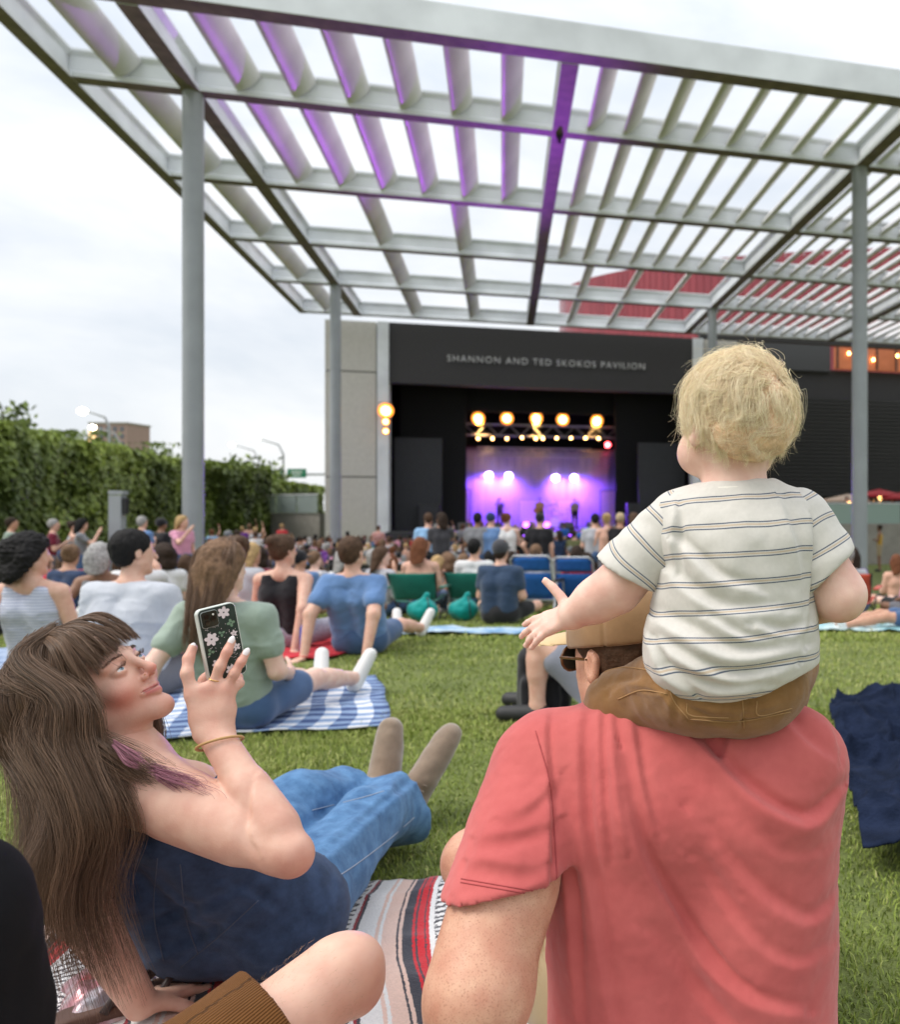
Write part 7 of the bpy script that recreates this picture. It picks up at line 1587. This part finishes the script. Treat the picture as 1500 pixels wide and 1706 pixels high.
TPL = {}
def tpl(name, J, st, vox): TPL[name] = (figure_merged(J, st, vox), st)
tpl('g_cross_short', pose(legs='cross'), dict(hair='short'), 0.017); tpl('g_prop_long', pose(lean=0.30, legs='out', aL='prop', aR='prop'), dict(hair='long', top='tank', w=0.9), 0.017)
tpl('g_bent_bun', pose(lean=-0.05, legs='bent', aL='knees', aR='knees', yaw=0.5), dict(hair='bun', w=0.92), 0.017); tpl('g_phone_bob', pose(lean=0.05, legs='cross', aR='phone', yaw=-0.3), dict(hair='bob', top='tee', w=0.92), 0.017)
tpl('g_mix_cap', pose(lean=0.15, legs='mix', aL='prop', yaw=-0.4), dict(hair='cap', top='tee', w=1.08), 0.017); tpl('g_cross_curly', pose(lean=0.02, legs='cross', yaw=0.7), dict(hair='curly', top='tee', w=0.95), 0.017); tpl('g_cross_long', pose(lean=0.0, legs='cross', yaw=-0.6), dict(hair='long', top='long', w=0.92), 0.017)
tpl('c_short', pose('tallchair', lean=0.10), dict(hair='short', bottom='long'), 0.028); tpl('c_long', pose('tallchair', lean=0.06, yaw=0.5), dict(hair='long', w=0.92, bottom='long'), 0.028); tpl('c_bob', pose('tallchair', lean=0.12, yaw=-0.5, aR='phone'), dict(hair='bob', w=0.92, bottom='long'), 0.028); tpl('c_cap', pose('tallchair', lean=0.10), dict(hair='cap', w=1.08, bottom='long'), 0.028)
tpl('s_short', pose('stand', lean=0.02, aL='hold', aR='hold'), dict(hair='short', bottom='shorts', w=1.03), 0.022); tpl('s_long', pose('stand', lean=0.0, aL='hang', aR='phone', yaw=0.5), dict(hair='long', w=0.9, bottom='long'), 0.022); tpl('s_bun', pose('stand', lean=0.03, aL='fold', aR='fold', yaw=-0.6), dict(hair='bun', w=0.9, top='tank'), 0.022); tpl('s_cap', pose('stand', lean=0.02, aL='pocket', aR='hang'), dict(hair='cap', w=1.08, bottom='long'), 0.022)
HWORD = {'short': 'short', 'long': 'long', 'bun': 'tied up', 'bob': 'chin-length', 'curly': 'curly'}
def place(name, x, y, rz, top_, hair_, skin='light', bot='jean', shoe='white', where='', group=None, label=None, z=None, scale=1.0):
    me, st = TPL[name]; o = bpy.data.objects.new('person', me); COL.objects.link(o); o.location = (x, y, gz(x, y) if z is None else z); o.rotation_euler = (0, 0, rz); o.scale = (scale,) * 3
    hs = st['hair']; hm = TOPS[hair_] if hs == 'cap' else HAIRS[hair_]
    for k, m_ in enumerate((SKINS[skin], TOPS[top_], BOTS[bot], hm, SHOES[shoe])): o.material_slots[k].link = 'OBJECT'; o.material_slots[k].material = m_
    lab = label or (f'person in {top_} top and {hair_} cap {where}' if hs == 'cap' else f'person in {top_} top with {HWORD[hs]} {hair_} hair {where}')
    tag(o, lab, 'person', group or None); return o
R_ = random.Random(21); TK, HK = list(TOPS), list(HAIRS); HW = ['dark brown', 'dark brown', 'brown', 'brown', 'black', 'blond', 'grey', 'auburn', 'light brown']
TW = TK + ['white', 'light grey', 'grey', 'black', 'black', 'navy', 'charcoal', 'white', 'denim blue']
def rnd_person(names, x, y, rz, where, group, **k):
    n = R_.choice(names); hs = TPL[n][1]['hair']
    return place(n, x, y, rz, R_.choice(TW), R_.choice(['black', 'navy', 'tan', 'grey']) if hs == 'cap' else R_.choice(HW), R_.choice(['light', 'light', 'pale', 'tan', 'tan', 'brown']), R_.choice(list(BOTS)), R_.choice(list(SHOES)), where, group, scale=R_.uniform(0.92, 1.06), **k)
GT = [k for k in TPL if k.startswith('g_')]; CT = [k for k in TPL if k.startswith('c_')]; ST_ = [k for k in TPL if k.startswith('s_')]
def px2x(px, d): return (px - PX0) / FPX * d
# people sitting on the grass, row behind row
placed = []
for d in (7.2, 8.2, 9.3, 10.4, 11.5, 12.6, 13.7, 14.8, 15.9):
    p = -30 + R_.uniform(0, 40)
    while p < 1090:
        dd = d + R_.uniform(-0.45, 0.45); ok = not (640 < p < 1000 and d < 10.6) and not (860 < p < 1000 and d < 12.0) and not (p > 400 and d < 8.5) and not (p < 330 and d < 7.0) and R_.random() < 0.9
        if ok: rnd_person(GT, px2x(p, dd), dd, R_.uniform(-0.5, 0.35), 'sitting on the lawn', 'audience sitting on the lawn')
        p += (0.70 + R_.random() * 0.40) * FPX / d
for d in (9.6, 11.2, 12.8):
    p = 1385 + R_.uniform(0, 20)
    while p < 1560:
        rnd_person(GT, px2x(p, d), d + R_.uniform(-0.3, 0.3), R_.uniform(-0.2, 0.6), 'sitting by the terrace', 'audience sitting by the terrace'); p += 0.95 * FPX / d
# rows of chairs in front of the stage
M_chairb = mat('folding_chair_black', (0.02, 0.02, 0.022), 0.5)
def folding_chair():
    o = empty('folding_chair'); m = MB(); m.box((0, 0.02, 0.43), (0.42, 0.40, 0.03)); m.build('seat', M_chairb, o, bevel=0.008); m = MB(); m.box((0, -0.24, 0.72), (0.42, 0.03, 0.24), Matrix.Rotation(0.15, 3, 'X')); m.build('backrest', M_chairb, o, bevel=0.008)
    for q in (-1, 1): m = MB(); m.tube([(0.22 * q, -0.27, 0.86), (0.22 * q, -0.18, 0.44), (0.22 * q, 0.24, 0.0)], 0.012, 5); m.build('front_leg', M_truss, o); m = MB(); m.tube([(0.20 * q, 0.10, 0.42), (0.20 * q, -0.26, 0.0)], 0.012, 5); m.build('rear_leg', M_truss, o)
    return o
fch = folding_chair(); first_ = True; nch = 0
for r_i, v in enumerate((2.4, 3.7, 5.0, 6.3, 7.7, 9.2, 10.8, 12.6, 14.6)):
    u = -3.6 + R_.uniform(0, 0.4)
    while u < 15.0:
        p = UV(u, v, 0); px = PX0 + p.x / p.y * FPX
        if 350 < px < 1080 and R_.random() < 0.84 and (px < 690 or px > 1060 or v < 13):
            rz = ANG + R_.uniform(-0.25, 0.25); zc = gz(p.x, p.y)
            if r_i < 3:
                c = fch if first_ else copy_tree(fch); first_ = False; c.location = (p.x, p.y, zc); c.rotation_euler = (0, 0, rz); tag(c, 'black folding chair in the seated rows before the stage', 'chair', 'folding chairs before the stage'); nch += 1
            rnd_person(CT, p.x, p.y, rz, 'in the seated rows', 'audience in the seated rows')
        u += R_.uniform(0.60, 0.80)
# standing people between lawn and stage
for (px, top_y, t, top_, hair_, skin, rz) in ((714, 886, 's_short', 'sky blue', 'brown', 'light', 0.3), (735, 884, 's_long', 'charcoal', 'dark brown', 'tan', 0.4), (796, 886, 's_short', 'grey', 'black', 'brown', 0.0), (818, 884, 's_cap', 'denim blue', 'navy', 'light', -0.2), (868, 874, 's_short', 'black', 'black', 'tan', 0.1), (900, 879, 's_cap', 'black', 'black', 'light', 0.0), (932, 878, 's_long', 'navy', 'dark brown', 'light', 0.2), (957, 868, 's_short', 'olive', 'dark brown', 'light', -0.2), (992, 876, 's_short', 'light grey', 'black', 'light', 0.2), (1034, 879, 's_cap', 'black', 'tan', 'tan', 0.0), (1012, 884, 's_bun', 'peach', 'blond', 'light', 0.5), (845, 886, 's_bun', 'white', 'auburn', 'pale', 0.3), (1056, 882, 's_long', 'purple', 'brown', 'light', 0.1)):
    d = 17.0 + 2.0 * R_.random(); H_ = 1.68 if 'short' in t or 'cap' in t else 1.62
    for it in range(12): d = (CAMZ - zg(d) - H_) * FPX / max(10, (top_y - PY0)); d = min(max(d, 15.0), 24.0)
    place(t, px2x(px, d), d, rz, top_, hair_, skin, R_.choice(list(BOTS)), 'black', 'standing before the stage', 'people standing before the stage')
for (px, d, t, top_, hair_, skin, bot, rz, lb) in ((18, 15.8, 's_short', 'sage green', 'dark brown', 'tan', 'khaki', -1.0, 'person in sage green top standing before the ivy, hands near the face'), (88, 16.3, 's_short', 'maroon', 'grey', 'light', 'grey', -0.9, 'person in maroon shirt with arms raised to the chest before the ivy'), (122, 16.8, 's_bun', 'light grey', 'dark brown', 'light', 'jean', -0.8, 'person in light grey tank top with tied hair before the ivy'), (134, 16.3, 's_long', 'grey', 'black', 'light', 'jean', -1.0, 'long-haired person in grey top standing before the ivy'),
        (236, 15.6, 's_short', 'denim blue', 'grey', 'light', 'khaki', -0.2, 'grey-haired person in blue shirt standing between the lamp post and column'), (268, 16.0, 's_cap', 'black', 'black', 'brown', 'black', -0.4, 'person in black clothes and black cap beside the tall column'), (303, 15.4, 's_long', 'pink', 'blond', 'light', 'jean', -1.9, 'long-haired blond person in pink top at the foot of the column'), (380, 22.0, 's_cap', 'royal blue', 'grey', 'light', 'jean', -0.5, 'person in royal blue top and grey cap standing beyond the column'), (395, 21.0, 's_short', 'white', 'dark brown', 'light', 'jean', 0.4, 'person in white shirt standing beyond the column')):
    place(t, px2x(px, d), d, rz, top_, hair_, skin, bot, 'black', label=lb)
for q, (u, v, t) in enumerate(((17.6, 7.0, 's_long'), (18.4, 6.4, 's_short'), (20.0, 8.0, 's_bun'), (21.0, 7.0, 's_short'))): p = UV(u, v, 0); rnd_person([t], p.x, p.y, 0.5 + q * 0.4, 'below the terrace wall', 'people below the terrace wall')
for q in range(7):
    p = UV(18.5 + q * 0.9 + R_.uniform(-0.2, 0.2), 14.2 + R_.uniform(-0.8, 0.8), 0); rnd_person(['c_short', 'c_bob', 'c_long'], p.x, p.y, R_.uniform(-3, 3), 'at the terrace cafe', 'guests at the terrace cafe', z=GROUND_B + 1.6 + CAMZ)
# musicians on the stage
for (px, v, t, top_, hair_, lb) in ((900, 3.2, 's_short', 'mustard', 'brown', 'guitarist in mustard shirt in the middle of the stage'), (922, 7.9, 's_short', 'black', 'black', 'drummer in black behind the drum kit'), (833, 5.0, 's_long', 'charcoal', 'dark brown', 'long-haired musician in charcoal near the violet lamps'), (958, 4.4, 's_cap', 'tan', 'tan', 'musician in tan shirt and cap beside the drums')):
    u, _ = ray_v(px, 860, v); p = S(u, v, STG); o = place(t, p.x, p.y, math.pi + ANG + 0.2, top_, hair_, 'light', 'black', 'black', label=lb, z=p.z)
    if v == 3.2:
        gt = empty('guitar', tuple(p + Vector((0, -0.28, 1.08)))); gt.rotation_euler = (0, -0.35, ANG); s = SDF(); s.ell((-0.12, 0, -0.02), (0.20, 0.05, 0.17)); s.ell((0.10, 0, 0.0), (0.14, 0.05, 0.13), None, 0.05); V, F = s.mesh(0.02); mesh_obj('body', V, F, mat('guitar_wood', (0.45, 0.20, 0.05), 0.3), gt, smooth=True); m = MB(); m.box((0.55, -0.02, 0.0), (0.75, 0.03, 0.05)); m.build('neck', M_drum, gt); tag(gt, 'wooden guitar held by the musician in mustard', 'guitar')

# beyond the three hundred largest: the dense mass of people right before the stage
cj = [(figure_merged(pose('tallchair', lean=0.1), dict(hair='short', bottom='long'), 0.045), 0), (figure_merged(pose('tallchair', lean=0.05, yaw=0.5), dict(hair='long', w=0.92, bottom='long'), 0.045), 0), (figure_merged(pose('stand', aL='hold', aR='hold'), dict(hair='short', bottom='long'), 0.045), 1), (figure_merged(pose('stand', aL='hang', aR='up', yaw=0.3), dict(hair='bob', w=0.92, bottom='long'), 0.045), 1)]
arr = []
for me, stand in cj:
    v = np.empty(len(me.vertices) * 3, np.float32); me.vertices.foreach_get('co', v); q = np.empty(len(me.polygons) * 4, np.int32); me.polygons.foreach_get('vertices', q); mi = np.empty(len(me.polygons), np.int32); me.polygons.foreach_get('material_index', mi); arr.append((v.reshape(-1, 3), q.reshape(-1, 4), mi, stand))
tk = list(TOPS); slots = [SKINS['light'], SKINS['tan'], SKINS['brown']] + [TOPS[k] for k in tk] + list(BOTS.values()) + [HAIRS[k] for k in HAIRS] + [SHOES['black']]
o1, o2, o3 = 3, 3 + len(tk), 3 + len(tk) + len(BOTS); VV, FF, MM, off = [], [], [], 0
for v in np.arange(8.4, 20.4, 0.95):
    u = -4.2 + R_.uniform(0, 0.5)
    while u < 16.5:
        p = UV(u, float(v) + R_.uniform(-0.25, 0.25), 0); px = PX0 + p.x / p.y * FPX
        if 340 < px < 1130 and R_.random() < 0.86:
            st_ = R_.random() < (0.55 if (v > 16 and 690 < px < 1070) else 0.04); a = arr[R_.choice([2, 3] if st_ else [0, 1])]; rz = ANG + R_.uniform(-0.4, 0.4); c, s_ = math.cos(rz), math.sin(rz); sc = R_.uniform(0.9, 1.05)
            V = (a[0] * sc) @ np.array([[c, s_, 0], [-s_, c, 0], [0, 0, 1]]) + np.array([p.x, p.y, gz(p.x, p.y)]); VV.append(V); FF.append(a[1] + off); off += len(V)
            mp = np.array([R_.randrange(3), o1 + R_.randrange(len(tk)), o2 + R_.randrange(len(BOTS)), o3 + R_.randrange(len(HAIRS)), len(slots) - 1]); MM.append(mp[a[2]])
        u += R_.uniform(0.62, 0.85)
cr_ = mesh_obj('crowd', np.concatenate(VV), np.concatenate(FF), slots, smooth=True); cr_.data.polygons.foreach_set('material_index', np.concatenate(MM).astype(np.int32)); tag(cr_, 'dense crowd seated and standing right before the stage', 'crowd', kind='stuff')

# ------------------------------------------------------------------ people near enough to show their parts
def person_parts(label, J, st, x, y, rz, skin, top_m, bot_m, hair_m, shoe_m, vox=0.009, scale=1.0, strands=None, tidy=True):
    o = empty('person', (x, y, gz(x, y)), rz); o.scale = (scale,) * 3; tag(o, label, 'person'); g, H, R = figure_prims(J, dict(st, hands=True))
    V, F = g[0].mesh(vox * 0.9); mesh_obj('body', V, F, skin, o, smooth=True)
    V, F = g[1].mesh(vox); V = np.asarray(V, float); mesh_obj('shirt', V + normals(V, F) * (0.007 * vnoise(V, 9, 1) + 0.005 * (1 - np.abs(vnoise(V * [1, 1, 1.6], 12, 2))) ** 3 + 0.002 * vnoise(V, 40, 3))[:, None], F, top_m, o, smooth=True)
    V, F = g[2].mesh(vox); mesh_obj('trousers', V + normals(V, F) * (0.006 * vnoise(V, 13, 4))[:, None], F, bot_m, o, smooth=True)
    ops = g[4].ops
    for op in ops: s_ = SDF(); s_.ops = [op]; V, F = s_.mesh(vox * 0.9); mesh_obj('shoe', V, F, shoe_m, o, smooth=True)
    if any(q[0] == 'u' for q in g[3].ops):
        V, F = g[3].mesh(vox * 0.7); V = np.asarray(V, float); hs = st.get('hair'); cap_like = hs in ('cap', 'hat')
        nz_ = 0.0015 * vnoise(V, 40) if cap_like else (0.010 * np.abs(vnoise(V, 34, 5)) + 0.006 * vnoise(V, 80, 6) if hs == 'curly' else 0.004 * vnoise(V * [1, 1, 0.25], 75, 5) + 0.002 * vnoise(V * [1, 1, 0.3], 160, 6))
        hm = mesh_obj('cap' if cap_like else 'hair', V + normals(V, F) * nz_[:, None], F, hair_m, o, smooth=True)
        if cap_like: loft_cap('hair', H, R, J['head'], 1.0, HAIRS['dark brown'], o, 0.004, vox=0.008)
        if strands:
            bk = J['neck'] - J['sp'] * st.get('hlen', 0.20) + np.array([0, -0.125, 0])
            gd = [[H(0.03 * q, 0.01, 0.135), H(0.085 * q, -0.06, 0.075), H(0.088 * q, -0.095, -0.03), bk * 0.5 + H(0.07 * q, -0.10, -0.05) * 0.5 + [0.02 * q, -0.045, 0], bk + [0.075 * q, -0.035, 0.02 * abs(q)]] for q in np.linspace(-1, 1, 7)]
            hair_obj('hair_strands', sheet(gd, 1500, 31, 0.008, 34, 16, 0.006, (0.75, 1.05)), strands, hm, 0.0007, 0.0003)
    return o
M_lb2 = hair_mat('long_light_brown_hair', (0.17, 0.10, 0.06), 0.45, 0.4)
person_parts('long-haired woman in sage green blouse sitting on the plaid blanket', pose(lean=0.16, legs='out', aL='prop', aR='lap', yaw=-0.15), dict(hair='long', hlen=0.22, w=0.94), -2.17, 3.72, -0.10, SKINS['pale'], TOPS['sage green'], BOTS['jean'], HAIRS['light brown'], SHOES['white'], 0.008, 0.98, strands=M_lb2)
person_parts('dark-haired man in pale grey T-shirt sitting between two women', pose(lean=0.0, legs='cross', aL='lap', aR='lap', yaw=-0.55), dict(hair='short', w=1.06), -3.12, 4.40, 0.0, SKINS['light'], fabric_mat('pale_grey_tee', (0.50, 0.52, 0.57), 0.9), BOTS['grey'], HAIRS['black'], SHOES['black'], 0.008, 1.04)
M_strp = stripe_mat('striped_tank', [(0.0, (0.62, 0.64, 0.72)), (0.5, (0.36, 0.40, 0.55))], None, 0.2, 0.1)
N, L, B = nodes_of(M_strp); tcn = N.new('ShaderNodeTexCoord'); sx = N.new('ShaderNodeSeparateXYZ'); L.new(tcn.outputs['Object'], sx.inputs[0]); mm_ = N.new('ShaderNodeMath'); mm_.operation = 'MULTIPLY'; mm_.inputs[1].default_value = 55; L.new(sx.outputs['Z'], mm_.inputs[0]); ff_ = N.new('ShaderNodeMath'); ff_.operation = 'FRACT'; L.new(mm_.outputs[0], ff_.inputs[0]); L.new(ff_.outputs[0], [n_ for n_ in N if n_.type == 'VALTORGB'][0].inputs['Fac'])
person_parts('woman with dark curly hair in finely striped tank top', pose(lean=0.20, legs='out', aL='prop', aR='lap', yaw=-0.7), dict(hair='curly', top='tank', w=0.95), -4.20, 5.15, 0.05, SKINS['light'], M_strp, BOTS['jean'], HAIRS['black'], SHOES['white'], 0.009, 1.0)
person_parts('woman in black tank top with hair tied up on the red blanket', pose(lean=0.12, legs='cross', aL='lap', aR='prop', yaw=-0.4), dict(hair='bun', top='tank', w=0.96), -3.36, 6.45, 0.0, SKINS['light'], TOPS['black'], fabric_mat('grey_print', (0.32, 0.30, 0.36), 0.9, 0.4, 60), HAIRS['brown'], SHOES['tan'], 0.010, 1.03)
person_parts('man in blue T-shirt leaning back on both hands on the red blanket', pose(lean=0.26, legs='out', aL='prop', aR='prop', yaw=-0.1, pitch=0.1), dict(hair='short', w=1.10), -2.66, 6.15, -0.05, SKINS['light'], TOPS['denim blue'], BOTS['jean'], HAIRS['brown'], SHOES['white'], 0.010, 1.02)
person_parts('man in navy T-shirt and dark cap sitting alone on the grass', pose(lean=-0.02, legs='cross', yaw=-0.05), dict(hair='cap', w=1.10), -2.42, 9.15, -0.1, SKINS['light'], fabric_mat('navy_tee', (0.035, 0.060, 0.11), 0.9), BOTS['black'], TOPS['charcoal'], SHOES['black'], 0.012, 1.06)
Jg = pose(lean=0.30, legs='bent', aL='prop', aR='prop')
for q, k in ((-1, 'L'), (1, 'R')): Jg['kn' + k] = np.array([0.11 * q, 0.34, 0.36 - 0.03 * q]); Jg['an' + k] = np.array([0.12 * q, 0.38 + 0.04 * q, 0.08])
person_parts('person in grey T-shirt and grey shorts with bare bent knees', Jg, dict(hair='short', w=1.02), -0.52, 4.05, math.pi / 2 - 0.1, SKINS['light'], fabric_mat('slate_tee', (0.20, 0.21, 0.25), 0.9), fabric_mat('slate_shorts', (0.21, 0.22, 0.26), 0.9), HAIRS['brown'], SHOES['black'], 0.009, 1.0)
person_parts('person in purple top sitting by the red camp chair', pose(lean=0.1, legs='cross', yaw=0.3), dict(hair='long', w=0.95), 1.62, 10.4, 0.3, SKINS['tan'], TOPS['purple'], BOTS['black'], HAIRS['dark brown'], SHOES['black'], 0.014)
person_parts('person in white top with white sneakers stretched out on the aqua towel', pose(lean=0.22, legs='out', aL='prop', aR='prop'), dict(hair='long', w=0.95), 2.05, 8.25, math.pi / 2 + 0.05, SKINS['tan'], TOPS['white'], BOTS['jean'], HAIRS['brown'], SHOES['white'], 0.012)
# camp chairs and low lawn chairs
M_cg = fabric_mat('camp_green', (0.01, 0.155, 0.115), 0.8, 0.2, 8); M_cr = fabric_mat('camp_red', (0.45, 0.06, 0.03), 0.8, 0.2, 8); M_cb = fabric_mat('lawn_blue', (0.015, 0.105, 0.36), 0.7, 0.25, 14); M_alu = mat('chair_tube', (0.55, 0.56, 0.57), 0.3, metal=0.7)
def camp_chair(x, y, rz, mt, label):
    o = empty('camp_chair', (x, y, gz(x, y)), rz); o.scale = (0.95, 0.95, 0.66); n_ = 12
    def sling(name, c00, c10, c01, c11, sag, ax_):
        V = []
        for i in range(n_ + 1):
            for j in range(n_ + 1):
                a, b_ = i / n_, j / n_; p = (np.array(c00) * (1 - a) + np.array(c10) * a) * (1 - b_) + (np.array(c01) * (1 - a) + np.array(c11) * a) * b_; V.append(p + np.array(ax_) * sag * 4 * a * (1 - a) * (0.4 + 0.6 * 4 * b_ * (1 - b_)))
        F = [[i * (n_ + 1) + j, (i + 1) * (n_ + 1) + j, (i + 1) * (n_ + 1) + j + 1, i * (n_ + 1) + j + 1] for i in range(n_) for j in range(n_)]; q = mesh_obj(name, V, np.array(F), mt, o, smooth=True); s_ = q.modifiers.new('thickness', 'SOLIDIFY'); s_.thickness = 0.008; return q
    sling('seat', (-0.25, -0.18, 0.36), (0.25, -0.18, 0.36), (-0.27, 0.26, 0.42), (0.27, 0.26, 0.42), 0.07, (0, 0, -1)); sling('backrest', (-0.25, -0.20, 0.38), (0.25, -0.20, 0.38), (-0.29, -0.34, 0.86), (0.29, -0.34, 0.86), 0.05, (0, -1, 0))
    for q in (-1, 1):
        m = MB(); m.tube([(0.25 * q, -0.18, 0.40), (0.29 * q, -0.35, 0.88)], 0.011, 6); m.build('back_post', M_can, o)
        m = MB(); m.tube([(0.27 * q, 0.26, 0.42), (0.30 * q, -0.26, 0.02)], 0.011, 6); m.build('leg', M_can, o); m = MB(); m.tube([(0.25 * q, -0.18, 0.36), (0.30 * q, 0.28, 0.02)], 0.011, 6); m.build('leg', M_can, o); m = MB(); m.box((0.32 * q, 0.02, 0.60), (0.07, 0.46, 0.025)); m.build('armrest', mt, o, bevel=0.008)
    tag(o, label, 'camp chair'); return o
def lawn_chair(x, y, rz, label):
    o = empty('lawn_chair', (x, y, gz(x, y)), rz); t0, t1 = (0.0, -0.16, 0.20), (0.0, -0.34, 0.80)
    def bend(w): return [(-w, -0.16, 0.20), (-w, -0.33, 0.74), (-w + 0.05, -0.345, 0.79), (w - 0.05, -0.345, 0.79), (w, -0.33, 0.74), (w, -0.16, 0.20)]
    m = MB(); m.tube(bend(0.27), 0.014, 8); m.build('back_frame', M_alu, o, smooth=True); m = MB(); m.tube([(-0.27, -0.20, 0.20), (-0.27, 0.32, 0.26), (0.27, 0.32, 0.26), (0.27, -0.20, 0.20), (-0.27, -0.20, 0.20)], 0.014, 8); m.build('seat_frame', M_alu, o, smooth=True)
    for (z0, z1) in ((0.21, 0.56), (0.59, 0.77)):
        V = []; n_ = 8
        for i in range(n_ + 1):
            for k in range(5): a, b_ = i / n_, k / 4; z = z0 + (z1 - z0) * b_; V.append((-0.25 + 0.5 * a, -0.16 - (z - 0.2) * 0.31 - 0.035 * 4 * a * (1 - a) + 0.006 * math.sin(i * 2.1 + k), z))
        q = mesh_obj('back_panel', V, np.array([[i * 5 + k, (i + 1) * 5 + k, (i + 1) * 5 + k + 1, i * 5 + k + 1] for i in range(n_) for k in range(4)]), M_cb, o, smooth=True); s_ = q.modifiers.new('thickness', 'SOLIDIFY'); s_.thickness = 0.01
    m = MB(); m.box((0, 0.06, 0.235), (0.5, 0.50, 0.015), Matrix.Rotation(0.11, 3, 'X')); m.build('seat', M_cb, o)
    for q in (-1, 1):
        m = MB(); m.tube([(0.285 * q, -0.26, 0.0), (0.285 * q, -0.10, 0.42), (0.285 * q, 0.26, 0.42), (0.285 * q, 0.34, 0.0)], 0.013, 8); m.build('side_leg', M_alu, o, smooth=True); m = MB(); m.box((0.285 * q, 0.08, 0.445), (0.05, 0.38, 0.03)); m.build('armrest', M_can, o, bevel=0.006)
    tag(o, label, 'lawn chair'); return o
for (px, d, t, top_, hair_, skin, lb, cl) in ((700, 9.9, 'long', 'peach', 'auburn', 'light', 'long-haired person in peach top seated in a green camp chair', 'green camp chair holding the long-haired person in peach'), (790, 10.3, 'short', 'white', 'black', 'light', 'person in white long sleeves seated in a green camp chair', 'green camp chair holding the person in white long sleeves')):
    x = px2x(px, d); camp_chair(x, d, 0.05, M_cg, cl)
    person_parts(lb, pose('chair', lean=0.10, hz=0.20, aL='lap', aR='lap', yaw=-0.2), dict(hair=t, w=0.95, bottom='long', top='long' if top_ == 'white' else 'tank'), x, d + 0.05, 0.05, SKINS[skin], TOPS[top_], BOTS['jean'], HAIRS[hair_], SHOES['white'], 0.013)
camp_chair(px2x(1418, 9.4), 9.4, -0.3, M_cr, 'red camp chair on the lawn near the terrace')
place('g_cross_short', px2x(1412, 9.9), 9.9, 0.0, 'light grey', 'grey', 'light', label='grey-haired person in light grey top just beyond the red camp chair')
for (px, d, lb, t, top_, hair_, pl) in ((896, 11.2, 'blue lawn chair with a white tubular frame beside the navy cap man', 'short', 'white', 'light brown', 'light-brown-haired person reclining in the blue lawn chair beside the navy cap man'), (964, 11.7, 'blue lawn chair with the upper back folded, nearer the toddler', 'long', 'red', 'dark brown', 'long-haired person in red reclining in a blue lawn chair')):
    x = px2x(px, d); lawn_chair(x, d, -0.05, lb); person_parts(pl, pose('chair', lean=0.32, hz=0.24, aL='lap', aR='lap'), dict(hair=t, w=0.92), x, d + 0.10, -0.05, SKINS['light'], TOPS[top_], BOTS['jean'], HAIRS[hair_], SHOES['white'], 0.015, 0.95)
# teal bags and a blue bottle by the green chairs
for (px, d, lb) in ((704, 9.35, 'teal drawstring bag behind the green camp chair of the person in peach'), (772, 9.55, 'teal drawstring bag beside the navy cap man')):
    x = px2x(px, d); o = empty('drawstring_bag', (x, d, gz(x, d))); s = SDF(); s.ell((0, 0, 0.13), (0.17, 0.12, 0.13)); s.cone((0.02, 0, 0.22), (0.05, 0, 0.30), 0.05, 0.03, 0.05); s.plane((0, 0, 0.005), (0, 0, -1), 0.01); V, F = s.mesh(0.012); V = V + normals(V, F) * (0.014 * vnoise(V, 16))[:, None]; mesh_obj('sack', V, F, fabric_mat('teal_nylon', (0.0, 0.27, 0.25), 0.5), o, smooth=True); m = MB(); m.tube([(0.05, 0, 0.30), (0.10, -0.10, 0.22), (0.12, -0.12, 0.06)], 0.006, 6); m.build('cord', M_can, o); tag(o, lb, 'bag')
o = empty('drink_bottle', (-3.02, 6.05, gz(-3.02, 6.05) + 0.03)); m = MB(); m.tube([(0, 0, 0), (0, 0, 0.17), (0, 0, 0.20)], [0.033, 0.033, 0.022], 14); m.build('bottle', mat('bottle_blue', (0.01, 0.07, 0.42), 0.25), o, smooth=True); m = MB(); m.tube([(0, 0, 0.20), (0, 0, 0.235)], 0.020, 12); m.build('cap', M_can, o, smooth=True); tag(o, 'blue drink bottle between the couple on the red blanket', 'bottle')
bpk = empty('backpack', (*P(908, 1160, 4.15)[:2], gz(-0.87, 4.15))); s = SDF(); s.rbox((0, 0, 0.17), (0.13, 0.09, 0.17), 0.06); s.rbox((0, -0.09, 0.12), (0.10, 0.04, 0.09), 0.03, None, 0.02); V, F = s.mesh(0.009); mesh_obj('main_bag', V + normals(V, F) * (0.006 * vnoise(V, 20))[:, None], F, fabric_mat('black_nylon', (0.012, 0.012, 0.014), 0.6), bpk, smooth=True); m = MB(); m.tube([(-0.03, 0, 0.33), (0, 0.0, 0.38), (0.03, 0, 0.33)], 0.008, 6); m.build('handle', M_can, bpk); tag(bpk, 'small black backpack leaning by the person in grey shorts', 'backpack')
